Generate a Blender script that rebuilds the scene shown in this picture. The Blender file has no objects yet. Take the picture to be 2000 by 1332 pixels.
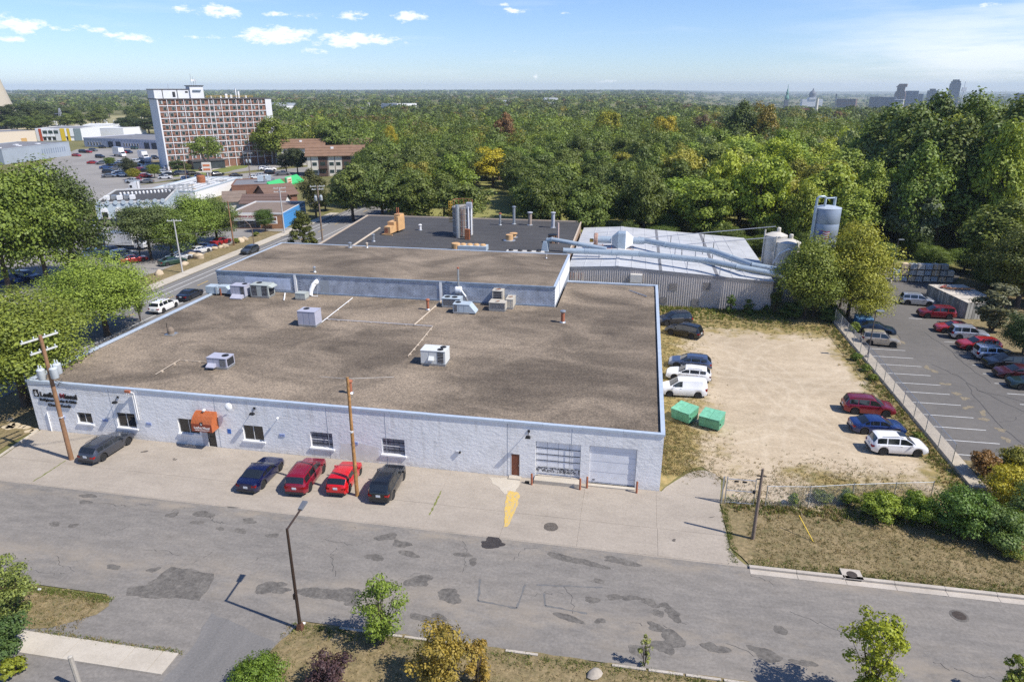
import bpy, bmesh, math, random
import numpy as np
from mathutils import Vector, Matrix
R = math.radians
scene = bpy.context.scene
COL = scene.collection
# ------------------------------------------------------------------ camera, sky, sun, exposure
cam_data = bpy.data.cameras.new('camera')
cam = bpy.data.objects.new('camera', cam_data); COL.objects.link(cam)
cam.location = (53.6755, -48.7195, 30.0)
cam.rotation_euler = (R(90 - 20.257), 0, R(10))
cam_data.sensor_width = 36.0
cam_data.lens = 24.0
cam_data.clip_start = 0.5
cam_data.clip_end = 60000
scene.camera = cam
SUN_EL, SUN_AZ = 50.0, -14.0          # azimuth measured from +x
world = bpy.data.worlds.new('World'); scene.world = world
world.use_nodes = True
wn = world.node_tree; wn.nodes.clear()
def N(t, kind, **kw):
    n = t.nodes.new(kind)
    for k, v in kw.items(): setattr(n, k, v)
    return n
sky = N(wn, 'ShaderNodeTexSky'); sky.sky_type = 'NISHITA'; sky.sun_disc = False
sky.sun_elevation = R(SUN_EL); sky.sun_rotation = R(90 - SUN_AZ)
sky.air_density = 1.0; sky.dust_density = 0.15; sky.ozone_density = 2.2; sky.altitude = 200
bg = N(wn, 'ShaderNodeBackground'); bg.inputs[1].default_value = 0.092
wout = N(wn, 'ShaderNodeOutputWorld')
wn.links.new(bg.outputs[0], wout.inputs[0])
tc = N(wn, 'ShaderNodeTexCoord')
def M(t, op, a, b=None, c=None, clamp=False):
    n = t.nodes.new('ShaderNodeMath'); n.operation = op; n.use_clamp = clamp
    for i, v in enumerate((a, b, c)):
        if v is None: continue
        if isinstance(v, (int, float)): n.inputs[i].default_value = v
        else: t.links.new(v, n.inputs[i])
    return n.outputs[0]
sep = N(wn, 'ShaderNodeSeparateXYZ'); wn.links.new(tc.outputs['Generated'], sep.inputs[0])
az = M(wn, 'ARCTAN2', sep.outputs[0], sep.outputs[1])          # clockwise from +y, radians
el = M(wn, 'ARCSINE', sep.outputs[2])
# cloud puffs: (azimuth deg from camera axis, elevation deg, half width, half height, weight)
def cloud_noise(scale, sx, sz, det, rough, seed):
    mp = N(wn, 'ShaderNodeMapping'); mp.inputs['Scale'].default_value = (sx, sx, sz)
    mp.inputs['Location'].default_value = (seed, seed * .7, seed * .3)
    wn.links.new(tc.outputs['Generated'], mp.inputs[0])
    n = N(wn, 'ShaderNodeTexNoise'); n.inputs['Scale'].default_value = scale
    n.inputs['Detail'].default_value = det; n.inputs['Roughness'].default_value = rough
    wn.links.new(mp.outputs[0], n.inputs['Vector'])
    return n.outputs['Fac']
cn = cloud_noise(60.0, 1.0, 2.4, 10, .66, 3.1)
puffs = [(430,22,46,14,1.0),(355,18,34,8,.8),(560,30,60,6,.85),(688,32,36,8,.9),(800,33,40,10,1.0),
         (545,70,75,16,1.1),(690,78,85,14,1.1),(620,100,40,6,.8),(40,52,46,15,1.0),(20,77,30,6,.8),(170,58,50,8,.7),
         (250,73,46,9,.95),(390,73,36,5,.7),(1005,22,32,7,.8),(985,9,14,4,.7),(1100,26,16,4,.6),(105,55,16,7,.7),
         (1180,160,40,5,.55),(1046,150,7,5,.8),(1935,12,30,6,.7),(1000,102,26,4,.5)]
msum = None
for (u, v, du, dv, w) in puffs:
    a0 = math.atan((u - 1000) / 1333.0 / (math.cos(R(20.257)) + math.sin(R(20.257)) * (666 - v) / 1333.0)) - R(10)
    yc = (666 - v) / 1333.0
    dz = -math.sin(R(20.257)) + math.cos(R(20.257)) * yc
    dd = math.sqrt(1 + yc * yc + ((u - 1000) / 1333.0) ** 2)
    e0 = math.asin(dz / dd)
    sa, se = du / 1333.0 * 1.05, dv / 1333.0 * 1.0
    g1 = M(wn, 'MULTIPLY', M(wn, 'SUBTRACT', az, a0), 1 / sa)
    g2 = M(wn, 'MULTIPLY', M(wn, 'SUBTRACT', el, e0), 1 / se)
    q = M(wn, 'ADD', M(wn, 'MULTIPLY', g1, g1), M(wn, 'MULTIPLY', g2, g2))
    ex_ = M(wn, 'MULTIPLY', M(wn, 'EXPONENT', M(wn, 'MULTIPLY', q, -1.0)), w)
    msum = ex_ if msum is None else M(wn, 'MAXIMUM', msum, ex_)
# scattered puffs all round the sky, thin streaks low on the right
gen = cloud_noise(4.0, 1.0, 3.0, 3, .5, 11.0)
genm = M(wn, 'MULTIPLY', M(wn, 'SUBTRACT', gen, .60), 2.5, clamp=True)
high = M(wn, 'MULTIPLY', M(wn, 'SUBTRACT', el, .16), 8.0, clamp=True)
msum = M(wn, 'MAXIMUM', msum, M(wn, 'MULTIPLY', genm, high))
puff = M(wn, 'MULTIPLY', M(wn, 'ADD', M(wn, 'MULTIPLY', M(wn, 'SUBTRACT', cn, .5), 3.4), M(wn, 'SUBTRACT', M(wn, 'MULTIPLY', msum, 1.5), .78)), 1.3, clamp=True)
st = cloud_noise(5.0, 1.0, 9.0, 7, .6, 7.7)
a_r = M(wn, 'MULTIPLY', M(wn, 'SUBTRACT', az, .14), 4.5, clamp=True)
low = M(wn, 'SUBTRACT', 1.0, M(wn, 'MULTIPLY', M(wn, 'ABSOLUTE', M(wn, 'SUBTRACT', el, .04)), 9.0), clamp=True)
streak = M(wn, 'MULTIPLY', M(wn, 'MULTIPLY', M(wn, 'MULTIPLY', M(wn, 'SUBTRACT', st, .34), 4.2, clamp=True), a_r), low)
st2 = M(wn, 'MULTIPLY', M(wn, 'MULTIPLY', M(wn, 'SUBTRACT', st, .56), 2.0, clamp=True), .35)
cl = M(wn, 'MAXIMUM', M(wn, 'MAXIMUM', puff, M(wn, 'MULTIPLY', streak, .6)), st2)
up = M(wn, 'MULTIPLY', M(wn, 'ADD', el, .004), 120.0, clamp=True)
cl = M(wn, 'MULTIPLY', cl, up, clamp=True)
mixc = N(wn, 'ShaderNodeMix', data_type='RGBA')
wn.links.new(cl, mixc.inputs[0])
hsv = N(wn, 'ShaderNodeHueSaturation'); hsv.inputs['Saturation'].default_value = 1.0; hsv.inputs['Value'].default_value = 1.0
wn.links.new(sky.outputs[0], hsv.inputs['Color'])
tint = N(wn, 'ShaderNodeMix', data_type='RGBA'); tint.blend_type = 'MULTIPLY'; tint.inputs[0].default_value = 1.0; tint.inputs[7].default_value = (.84, 1.0, 1.36, 1)
wn.links.new(hsv.outputs[0], tint.inputs[6]); wn.links.new(tint.outputs[2], mixc.inputs[6])
mixc.inputs[7].default_value = (10.4, 10.5, 10.7, 1)
wn.links.new(mixc.outputs[2], bg.inputs[0])
sun_data = bpy.data.lights.new('sun', 'SUN'); sun_data.energy = 5.0; sun_data.angle = R(.53)
sun_data.color = (1.0, .95, .87)
sun = bpy.data.objects.new('sun', sun_data); COL.objects.link(sun)
sd = Vector((math.cos(R(SUN_AZ)) * math.cos(R(SUN_EL)), math.sin(R(SUN_AZ)) * math.cos(R(SUN_EL)), math.sin(R(SUN_EL))))
sun.rotation_euler = sd.to_track_quat('Z', 'Y').to_euler(); sun.location = sd * 200
vs = scene.view_settings
vs.view_transform = 'Standard'; vs.look = 'None'; vs.gamma = 1.0; vs.use_curve_mapping = False
vs.exposure = 0.36
scene.render.engine = 'CYCLES'
scene.cycles.max_bounces = 6; scene.cycles.diffuse_bounces = 3; scene.cycles.glossy_bounces = 2
scene.cycles.transmission_bounces = 3; scene.cycles.volume_bounces = 0; scene.cycles.transparent_max_bounces = 8
scene.cycles.use_denoising = False
try:
    scene.cycles.denoiser = 'OPENIMAGEDENOISE'; scene.cycles.denoising_input_passes = 'RGB_ALBEDO_NORMAL'; scene.cycles.denoising_prefilter = 'ACCURATE'
except Exception: pass
scene.cycles.sample_clamp_indirect = 4.0
rnd = random.Random(7)
npr = np.random.RandomState(7)

# ------------------------------------------------------------------ materials
MATS = {}
def bsdf_mat(name):
    m = bpy.data.materials.new(name); m.use_nodes = True
    t = m.node_tree; b = t.nodes['Principled BSDF']
    MATS[name] = m
    return m, t, b
def c4(c): return (c[0], c[1], c[2], 1)
def vec(t, space, scale=(1, 1, 1)):
    if space == 'world':
        g = N(t, 'ShaderNodeNewGeometry').outputs['Position']
    else:
        g = N(t, 'ShaderNodeTexCoord').outputs['Object']
    if scale == (1, 1, 1): return g
    mp = N(t, 'ShaderNodeMapping'); mp.inputs['Scale'].default_value = scale
    t.links.new(g, mp.inputs[0]); return mp.outputs[0]
def noise(t, v, scale, detail=4, rough=.55, dist=0.0):
    n = N(t, 'ShaderNodeTexNoise'); n.inputs['Scale'].default_value = scale
    n.inputs['Detail'].default_value = detail; n.inputs['Roughness'].default_value = rough
    n.inputs['Distortion'].default_value = dist
    t.links.new(v, n.inputs['Vector']); return n.outputs['Fac']
def ramp(t, f, stops):
    r = N(t, 'ShaderNodeValToRGB'); e = r.color_ramp.elements
    while len(e) < len(stops): e.new(.5)
    for i, (p, c) in enumerate(stops): e[i].position = p; e[i].color = c4(c)
    t.links.new(f, r.inputs[0]); return r.outputs[0]
def mixrgb(t, f, a, b, mode='MIX'):
    n = N(t, 'ShaderNodeMix', data_type='RGBA'); n.blend_type = mode
    for i, v in ((0, f), (6, a), (7, b)):
        if isinstance(v, (int, float)): n.inputs[i].default_value = v
        elif isinstance(v, tuple): n.inputs[i].default_value = c4(v)
        else: t.links.new(v, n.inputs[i])
    return n.outputs[2]
def bump(t, b, h, strength=.3, dist=.02):
    n = N(t, 'ShaderNodeBump'); n.inputs['Strength'].default_value = strength; n.inputs['Distance'].default_value = dist
    t.links.new(h, n.inputs['Height']); t.links.new(n.outputs[0], b.inputs['Normal'])
def mat(name, col, rough=.7, metal=0.0, var=.12, scale=3.0, space='world', coat=0.0, bmp=0.0, bscale=40.0, bdist=.01, spec=None):
    """plain surface with slow and fast colour variation"""
    if name in MATS: return MATS[name]
    m, t, b = bsdf_mat(name)
    v = vec(t, space)
    b.inputs['Roughness'].default_value = rough; b.inputs['Metallic'].default_value = metal
    b.inputs['Coat Weight'].default_value = coat; b.inputs['Coat Roughness'].default_value = .08
    if spec is not None: b.inputs['Specular IOR Level'].default_value = spec
    if var > 0:
        f = noise(t, v, scale, 6, .65)
        lo = tuple(c * (1 - var) for c in col); hi = tuple(min(1, c * (1 + var)) for c in col)
        t.links.new(ramp(t, f, [(.3, lo), (.7, hi)]), b.inputs['Base Color'])
    else: b.inputs['Base Color'].default_value = c4(col)
    if bmp > 0: bump(t, b, noise(t, v, bscale, 4, .6), bmp, bdist)
    return m
def paint(name, col, rough=.28, metal=.25):
    m, t, b = bsdf_mat(name)
    v = vec(t, 'object')
    f = noise(t, v, 1.4, 3, .5)
    t.links.new(ramp(t, f, [(.3, tuple(c * .93 for c in col)), (.7, tuple(min(1, c * 1.05) for c in col))]), b.inputs['Base Color'])
    b.inputs['Roughness'].default_value = rough; b.inputs['Metallic'].default_value = metal
    b.inputs['Coat Weight'].default_value = .8; b.inputs['Coat Roughness'].default_value = .04
    return m
# ------------------------------------------------------------------ mesh builder
class MB:
    def __init__(s): s.v = []; s.f = []; s.m = []; s.cur = 0
    def add(s, vs, fs):
        o = len(s.v); s.v += [tuple(p) for p in vs]
        s.f += [tuple(i + o for i in f) for f in fs]; s.m += [s.cur] * len(fs)
        return s
    def box(s, c, d, rz=0.0, taper=1.0):
        cx, cy, cz = c; a, b, h = d[0] / 2, d[1] / 2, d[2] / 2
        cr, sr = math.cos(rz), math.sin(rz); vs = []
        for z, k in ((-h, 1.0), (h, taper)):
            for x, y in ((-a, -b), (a, -b), (a, b), (-a, b)):
                x *= k; y *= k
                vs.append((cx + x * cr - y * sr, cy + x * sr + y * cr, cz + z))
        return s.add(vs, [(0, 3, 2, 1), (4, 5, 6, 7), (0, 1, 5, 4), (1, 2, 6, 5), (2, 3, 7, 6), (3, 0, 4, 7)])
    def bx(s, x0, x1, y0, y1, z0, z1): return s.box(((x0 + x1) / 2, (y0 + y1) / 2, (z0 + z1) / 2), (x1 - x0, y1 - y0, z1 - z0))
    def tube(s, pts, r, n=8, cap=True):
        pts = [Vector(p) for p in pts]; rs = r if isinstance(r, (list, tuple)) else [r] * len(pts)
        o = len(s.v); fs = []; vs = []
        ref = None
        for i, p in enumerate(pts):
            d = (pts[min(i + 1, len(pts) - 1)] - pts[max(i - 1, 0)]).normalized()
            if ref is None:
                ref = d.cross(Vector((0, 0, 1)))
                if ref.length < .05: ref = d.cross(Vector((1, 0, 0)))
            ref = (ref - d * ref.dot(d))
            if ref.length < 1e-6: ref = d.orthogonal()
            ref.normalize(); q = d.cross(ref)
            for k in range(n):
                a = 2 * math.pi * k / n
                vs.append(p + (ref * math.cos(a) + q * math.sin(a)) * rs[i])
        for i in range(len(pts) - 1):
            for k in range(n):
                fs.append((i * n + k, i * n + (k + 1) % n, (i + 1) * n + (k + 1) % n, (i + 1) * n + k))
        if cap: fs += [tuple(range(n - 1, -1, -1)), tuple((len(pts) - 1) * n + k for k in range(n))]
        return s.add(vs, fs)
    def lathe(s, prof, c=(0, 0, 0), n=16, axis='z'):
        """prof: list of (radius, height)"""
        vs = []; fs = []
        for r_, h in prof:
            for k in range(n):
                a = 2 * math.pi * k / n; x, y = r_ * math.cos(a), r_ * math.sin(a)
                p = (x, y, h) if axis == 'z' else ((x, h, y) if axis == 'y' else (h, x, y))
                vs.append((p[0] + c[0], p[1] + c[1], p[2] + c[2]))
        for i in range(len(prof) - 1):
            for k in range(n):
                q = (i * n + k, i * n + (k + 1) % n, (i + 1) * n + (k + 1) % n, (i + 1) * n + k)
                fs.append(q if axis != 'y' else q[::-1])
        e = tuple(range(n - 1, -1, -1)); g = tuple((len(prof) - 1) * n + k for k in range(n))
        fs += [e, g] if axis != 'y' else [e[::-1], g[::-1]]
        return s.add(vs, fs)
    def prism(s, poly, z0, z1):
        n = len(poly)
        vs = [(p[0], p[1], z0) for p in poly] + [(p[0], p[1], z1) for p in poly]
        return s.add(vs, [tuple(range(n - 1, -1, -1)), tuple(range(n, 2 * n))] + [(i, (i + 1) % n, n + (i + 1) % n, n + i) for i in range(n)])
    def sheet(s, poly, z): return s.add([(p[0], p[1], z) for p in poly], [tuple(range(len(poly)))])
    def mesh(s, name, mats, smooth=False):
        me = bpy.data.meshes.new(name); me.from_pydata(s.v, [], s.f)
        for m in (mats if isinstance(mats, (list, tuple)) else [mats]): me.materials.append(m)
        if any(s.m): me.polygons.foreach_set('material_index', s.m)
        if smooth:
            me.polygons.foreach_set('use_smooth', [True] * len(me.polygons))
            if smooth is not True: me.set_sharp_from_angle(angle=R(smooth))
        me.update(); return me
    def build(s, name, mats, parent=None, smooth=False, loc=(0, 0, 0), rz=0):
        return obj(name, s.mesh(name, mats, smooth), parent, loc, rz)
def obj(name, me, parent=None, loc=(0, 0, 0), rz=0):
    o = bpy.data.objects.new(name, me); COL.objects.link(o)
    o.location = loc; o.rotation_euler = (0, 0, rz)
    if parent is not None: o.parent = parent
    return o
def tag(o, label, cat, group=None):
    o['label'] = label; o['category'] = cat
    if group: o['group'] = group
    return o
def thing(name, label, cat, loc=(0, 0, 0), rz=0, group=None):
    return tag(obj(name, None, None, loc, rz), label, cat, group)
def struct(name, mb, m, parent=None, smooth=False):
    o = mb.build(name, m, parent, smooth); 
    if parent is None: o['kind'] = 'structure'
    return o
def dup(root, loc, rz, label=None, group=None, scale=None, color=None):
    r = root.copy(); COL.objects.link(r); r.location = loc; r.rotation_euler = (0, 0, rz)
    if label: r['label'] = label
    if group: r['group'] = group
    if scale: r.scale = scale
    for ch in list(root.children):
        c = ch.copy(); COL.objects.link(c); c.parent = r
        if color: c.color = color
        for g in ch.children:
            d = g.copy(); COL.objects.link(d); d.parent = c
    return r
def text_mesh(s, size, depth, name='lettering', bold=0.0):
    cu = bpy.data.curves.new(name, 'FONT'); cu.body = s; cu.size = size; cu.extrude = depth; cu.offset = bold
    cu.resolution_u = 3
    o = bpy.data.objects.new(name, cu); COL.objects.link(o)
    dg = bpy.context.evaluated_depsgraph_get()
    me = bpy.data.meshes.new_from_object(o.evaluated_get(dg))
    bpy.data.objects.remove(o); bpy.data.curves.remove(cu)
    return me
def fit_text(s, x0, x1, z0, z1, y, depth, m, parent, name='lettering', bold=0.0):
    """lettering standing on the plane y, facing -y, filling the box"""
    me = text_mesh(s, 1.0, depth, name, bold)
    co = np.array([v.co[:] for v in me.vertices]); lo = co.min(0); hi = co.max(0)
    out = np.zeros_like(co)
    out[:, 0] = x0 + (co[:, 0] - lo[0]) / (hi[0] - lo[0]) * (x1 - x0)
    out[:, 2] = z0 + (co[:, 1] - lo[1]) / (hi[1] - lo[1]) * (z1 - z0)
    out[:, 1] = y - co[:, 2]
    for v, p in zip(me.vertices, out): v.co = p
    me.materials.clear(); me.materials.append(m)
    return obj(name, me, parent)
def blob(cx, cy, rx, ry, n=18, amp=.22, rot=0.0, seed=0):
    rr = random.Random(seed); ph = [rr.uniform(0, 6.28) for _ in range(5)]; am = [rr.uniform(.3, 1) * amp / (k + 1) for k in range(5)]
    pts = []
    for i in range(n):
        a = 2 * math.pi * i / n
        k = 1 + sum(am[j] * math.sin((j + 2) * a + ph[j]) for j in range(5)) + rr.uniform(-.06, .06)
        x, y = rx * k * math.cos(a), ry * k * math.sin(a)
        pts.append((cx + x * math.cos(rot) - y * math.sin(rot), cy + x * math.sin(rot) + y * math.cos(rot)))
    return pts
def rough_edge(pts, step=1.0, amp=.25, seed=1):
    """a closed outline with wavering edges"""
    rr = random.Random(seed); out = []
    for i, p in enumerate(pts):
        q = pts[(i + 1) % len(pts)]; d = math.hypot(q[0] - p[0], q[1] - p[1]); k = max(1, int(d / step))
        nx, ny = -(q[1] - p[1]) / max(d, 1e-6), (q[0] - p[0]) / max(d, 1e-6)
        for j in range(k):
            t_ = j / k; w = rr.uniform(-amp, amp) if j else 0
            out.append((p[0] + (q[0] - p[0]) * t_ + nx * w, p[1] + (q[1] - p[1]) * t_ + ny * w))
    return out

# ------------------------------------------------------------------ ground materials
def ground_mat(name, stops1, s1, stops2=None, s2=8.0, f2=.35, rough=.92, bmp=.35, bscale=25.0, fine=None, stretch=(1, 1, 1)):
    m, t, b = bsdf_mat(name); b.inputs['Roughness'].default_value = rough; b.inputs['Specular IOR Level'].default_value = .25
    v = vec(t, 'world', stretch)
    c = ramp(t, noise(t, v, s1, 8, .62, .4), stops1)
    if stops2: c = mixrgb(t, f2, c, ramp(t, noise(t, v, s2, 6, .7), stops2))
    if fine:
        g = noise(t, vec(t, 'world'), fine[0], 3, .7)
        c = mixrgb(t, 1.0, c, ramp(t, g, [(.25, (1 - fine[1],) * 3), (.75, (1 + fine[1],) * 3)]), 'MULTIPLY')
    t.links.new(c, b.inputs['Base Color'])
    bump(t, b, noise(t, vec(t, 'world'), bscale, 5, .7), bmp, .03)
    return m, t, b, c
g_base = ground_mat('meadow', [(.25, (.085, .10, .03)), (.5, (.15, .14, .05)), (.75, (.24, .20, .085))], .045,
                    [(.3, (.07, .09, .025)), (.7, (.22, .18, .08))], .6, .45)[0]
g_road = ground_mat('worn asphalt', [(.28, (.152, .137, .120)), (.5, (.202, .183, .16)), (.62, (.232, .205, .172)), (.78, (.305, .262, .21))], .13,
                    [(.3, (.115, .109, .102)), (.5, (.185, .173, .16)), (.7, (.265, .243, .217))], 1.1, .5, fine=(5.0, .20), stretch=(.45, 1.25, 1))
g_road, rt_, rb_, rc_ = g_road
def road_stains():
    t = rt_; p = N(t, 'ShaderNodeNewGeometry').outputs['Position']; s = N(t, 'ShaderNodeSeparateXYZ'); t.links.new(p, s.inputs[0])
    def band(at, w, slope): return M(t, 'SUBTRACT', 1.0, M(t, 'MULTIPLY', M(t, 'ABSOLUTE', M(t, 'SUBTRACT', s.outputs[1], M(t, 'ADD', M(t, 'MULTIPLY', s.outputs[0], slope), at))), 1 / w), clamp=True)
    n_ = noise(t, vec(t, 'world', (.5, 1, 1)), .55, 7, .7)
    f = M(t, 'MULTIPLY', M(t, 'MAXIMUM', band(-8.9, 1.0, -.0103), M(t, 'MULTIPLY', band(-16.2, 2.6, 0), .8)), M(t, 'MULTIPLY', M(t, 'SUBTRACT', n_, .44), 6.0, clamp=True))
    t.links.new(mixrgb(t, M(t, 'MULTIPLY', f, .75), rc_, (.29, .245, .19)), rb_.inputs['Base Color'])
road_stains()
g_lot = ground_mat('parking asphalt', [(.3, (.10, .094, .087)), (.6, (.142, .132, .12)), (.78, (.19, .172, .15))], .10,
                   [(.3, (.095, .089, .083)), (.7, (.168, .154, .138))], 1.3, .4, fine=(9.0, .14))[0]
g_far = ground_mat('far asphalt', [(.3, (.20, .19, .178)), (.7, (.29, .272, .25))], .06, None, fine=(3.0, .12))[0]
g_patch = ground_mat('patch asphalt', [(.3, (.092, .085, .077)), (.7, (.165, .151, .133))], 1.2, None, fine=(4.5, .4))[0]
g_conc = ground_mat('apron concrete', [(.3, (.29, .252, .208)), (.55, (.345, .30, .248)), (.75, (.39, .342, .288))], .14,
                    [(.3, (.25, .215, .177)), (.7, (.39, .34, .28))], .8, .5, fine=(5.0, .13), stretch=(.55, 1.2, 1))[0]
g_walk = ground_mat('pale concrete', [(.3, (.40, .355, .29)), (.7, (.50, .45, .375))], .4, None, fine=(9.0, .10))[0]
g_kerb = ground_mat('kerb concrete', [(.3, (.36, .32, .27)), (.7, (.47, .42, .36))], .6, None, fine=(9.0, .12))[0]
g_dirt, _t, _b, _c = ground_mat('pale dirt', [(.25, (.24, .188, .122)), (.48, (.37, .29, .19)), (.75, (.52, .425, .30))], .10,
                    [(.3, (.33, .265, .185)), (.7, (.57, .475, .35))], .8, .5, fine=(4.0, .2), stretch=(.6, 1.0, 1))
def dirt_tracks():
    """curved tyre tracks and grassy margins of the lot"""
    t, b = _t, _b
    p = N(t, 'ShaderNodeNewGeometry').outputs['Position']
    def ring(cx, cy, r_, w, f):
        s = N(t, 'ShaderNodeVectorMath', operation='DISTANCE'); t.links.new(p, s.inputs[0]); s.inputs[1].default_value = (cx, cy, 0)
        d = M(t, 'ABSOLUTE', M(t, 'SUBTRACT', s.outputs['Value'], r_))
        return M(t, 'MULTIPLY', M(t, 'SUBTRACT', 1.0, M(t, 'MULTIPLY', d, 1 / w), clamp=True), f)
    acc = None
    for a in [(58, 22, 13, .35, .5), (58, 22, 14.7, .35, .5), (84, 24, 16, .4, .5), (84, 24, 17.6, .4, .45), (66, 60, 34, .5, .4), (66, 60, 35.8, .5, .4),
              (52, 8, 22, .4, .5), (52, 8, 23.7, .4, .5), (75, 33, 9, .4, .35), (75, 33, 10.6, .4, .35), (95, 5, 27, .4, .4), (95, 5, 28.7, .4, .4)]:
        q = ring(*a); acc = q if acc is None else M(t, 'MAXIMUM', acc, q)
    nz = noise(t, p, .8, 4, .6)
    c = mixrgb(t, M(t, 'MULTIPLY', acc, M(t, 'MULTIPLY', M(t, 'SUBTRACT', nz, .30), 1.9, clamp=True)), _c, (.62, .535, .41))
    sp = N(t, 'ShaderNodeSeparateXYZ'); t.links.new(p, sp.inputs[0])
    n2 = noise(t, p, .35, 6, .7)
    def edge(coord, at, width, sgn):
        return M(t, 'MULTIPLY', M(t, 'SUBTRACT', coord, at), sgn / width)
    e = M(t, 'MAXIMUM', edge(sp.outputs[0], 62.8, 5.5, -1), edge(sp.outputs[1], 38.5, 5.5, 1))
    e = M(t, 'MAXIMUM', e, edge(sp.outputs[0], 78.4, 3.0, 1))
    e = M(t, 'MAXIMUM', e, M(t, 'MINIMUM', edge(sp.outputs[1], 5.6, 5.5, -1), edge(sp.outputs[0], 67.5, 7.0, 1)))
    mask = M(t, 'MULTIPLY', M(t, 'ADD', e, M(t, 'SUBTRACT', M(t, 'MULTIPLY', n2, 3.0), 1.45)), 1.8, clamp=True)
    gr = ramp(t, noise(t, p, 1.1, 7, .72), [(.28, (.10, .11, .035)), (.45, (.22, .175, .07)), (.6, (.32, .24, .10)), (.78, (.39, .31, .17))])
    c = mixrgb(t, mask, c, gr)
    t.links.new(c, b.inputs['Base Color'])
dirt_tracks()
g_dry = ground_mat('dry grass', [(.25, (.10, .09, .038)), (.42, (.17, .135, .065)), (.58, (.25, .19, .10)), (.78, (.33, .26, .155))], .28,
                   [(.3, (.075, .085, .03)), (.5, (.20, .155, .08)), (.7, (.31, .24, .135))], 1.7, .55, bmp=.8, bscale=14, fine=(4.0, .4))[0]
g_lawn = ground_mat('lawn', [(.3, (.10, .135, .03)), (.7, (.21, .23, .065))], .2, [(.3, (.09, .12, .03)), (.7, (.22, .20, .07))], 2.5, .4, bmp=.6, bscale=12)[0]
white_line = mat('line paint', (.60, .60, .58), .7, var=.18, scale=2.5)
yellow_line = mat('yellow paint', (.55, .36, .06), .7, var=.2, scale=2.5)
# ------------------------------------------------------------------ ground, roads, lots
def rect(x0, x1, y0, y1): return [(x0, y0), (x1, y0), (x1, y1), (x0, y1)]
def plate(name, poly, z, m, parent=None):
    return struct(name, MB().sheet(poly, z), m, parent)
g = MB()
xs = [-16000, -6000, -3000, -1200, -600, -100, 150, 350, 500, 650, 800, 950, 1100, 1300, 1500, 1800, 2200, 2800, 3600, 5000, 8000, 12000, 16000]; ys = [-400, -60, 60, 200, 500, 800, 1000, 1200, 1400, 1700, 2000, 2400, 3000, 4000, 6000, 9000, 13000, 22000]
def zg(x, y):
    """the land falls away to a river valley beyond the wood on the right"""
    d = math.hypot(x - cam.location.x, y - cam.location.y); a = math.degrees(math.atan2(x - cam.location.x, y - cam.location.y)) + 10
    s = lambda q: max(0, min(1, q)) ** 2 * (3 - 2 * max(0, min(1, q)))
    return -46 * s((d - 900) / 900) * s((a - 10) / 9)
gv = [(x, y, -.06 + zg(x, y)) for y in ys for x in xs]; nx_ = len(xs)
g.add(gv, [(j * nx_ + i, j * nx_ + i + 1, (j + 1) * nx_ + i + 1, (j + 1) * nx_ + i) for j in range(len(ys) - 1) for i in range(nx_ - 1)])
ground = struct('ground', g, g_base)
def edge_y(x): return -8.33 - .0103 * x
road = plate('road', [(-260, -18.6), (0, -18.62), (260, -19.2), (260, edge_y(130)), (0, edge_y(0)), (-260, -8.2)], 0, g_road)
avenue = plate('avenue', rect(-20.6, -9.6, -8.6, 150), 0, ground_mat('avenue asphalt', [(.3, (.15, .145, .14)), (.7, (.21, .2, .19))], .1, None, fine=(6, .14), stretch=(1.4, .4, 1))[0])
for k, (x, w, m) in enumerate([(-18.9, .14, white_line), (-17.3, .14, white_line), (-11.9, .14, white_line)]):
    plate('lane_line', rect(x - w / 2, x + w / 2, -8, 145), .008, m, avenue)
for k in range(16):
    plate('lane_dash', rect(-15.4, -15.25, -6 + k * 9, -3 + k * 9), .008, yellow_line, avenue)
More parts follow.
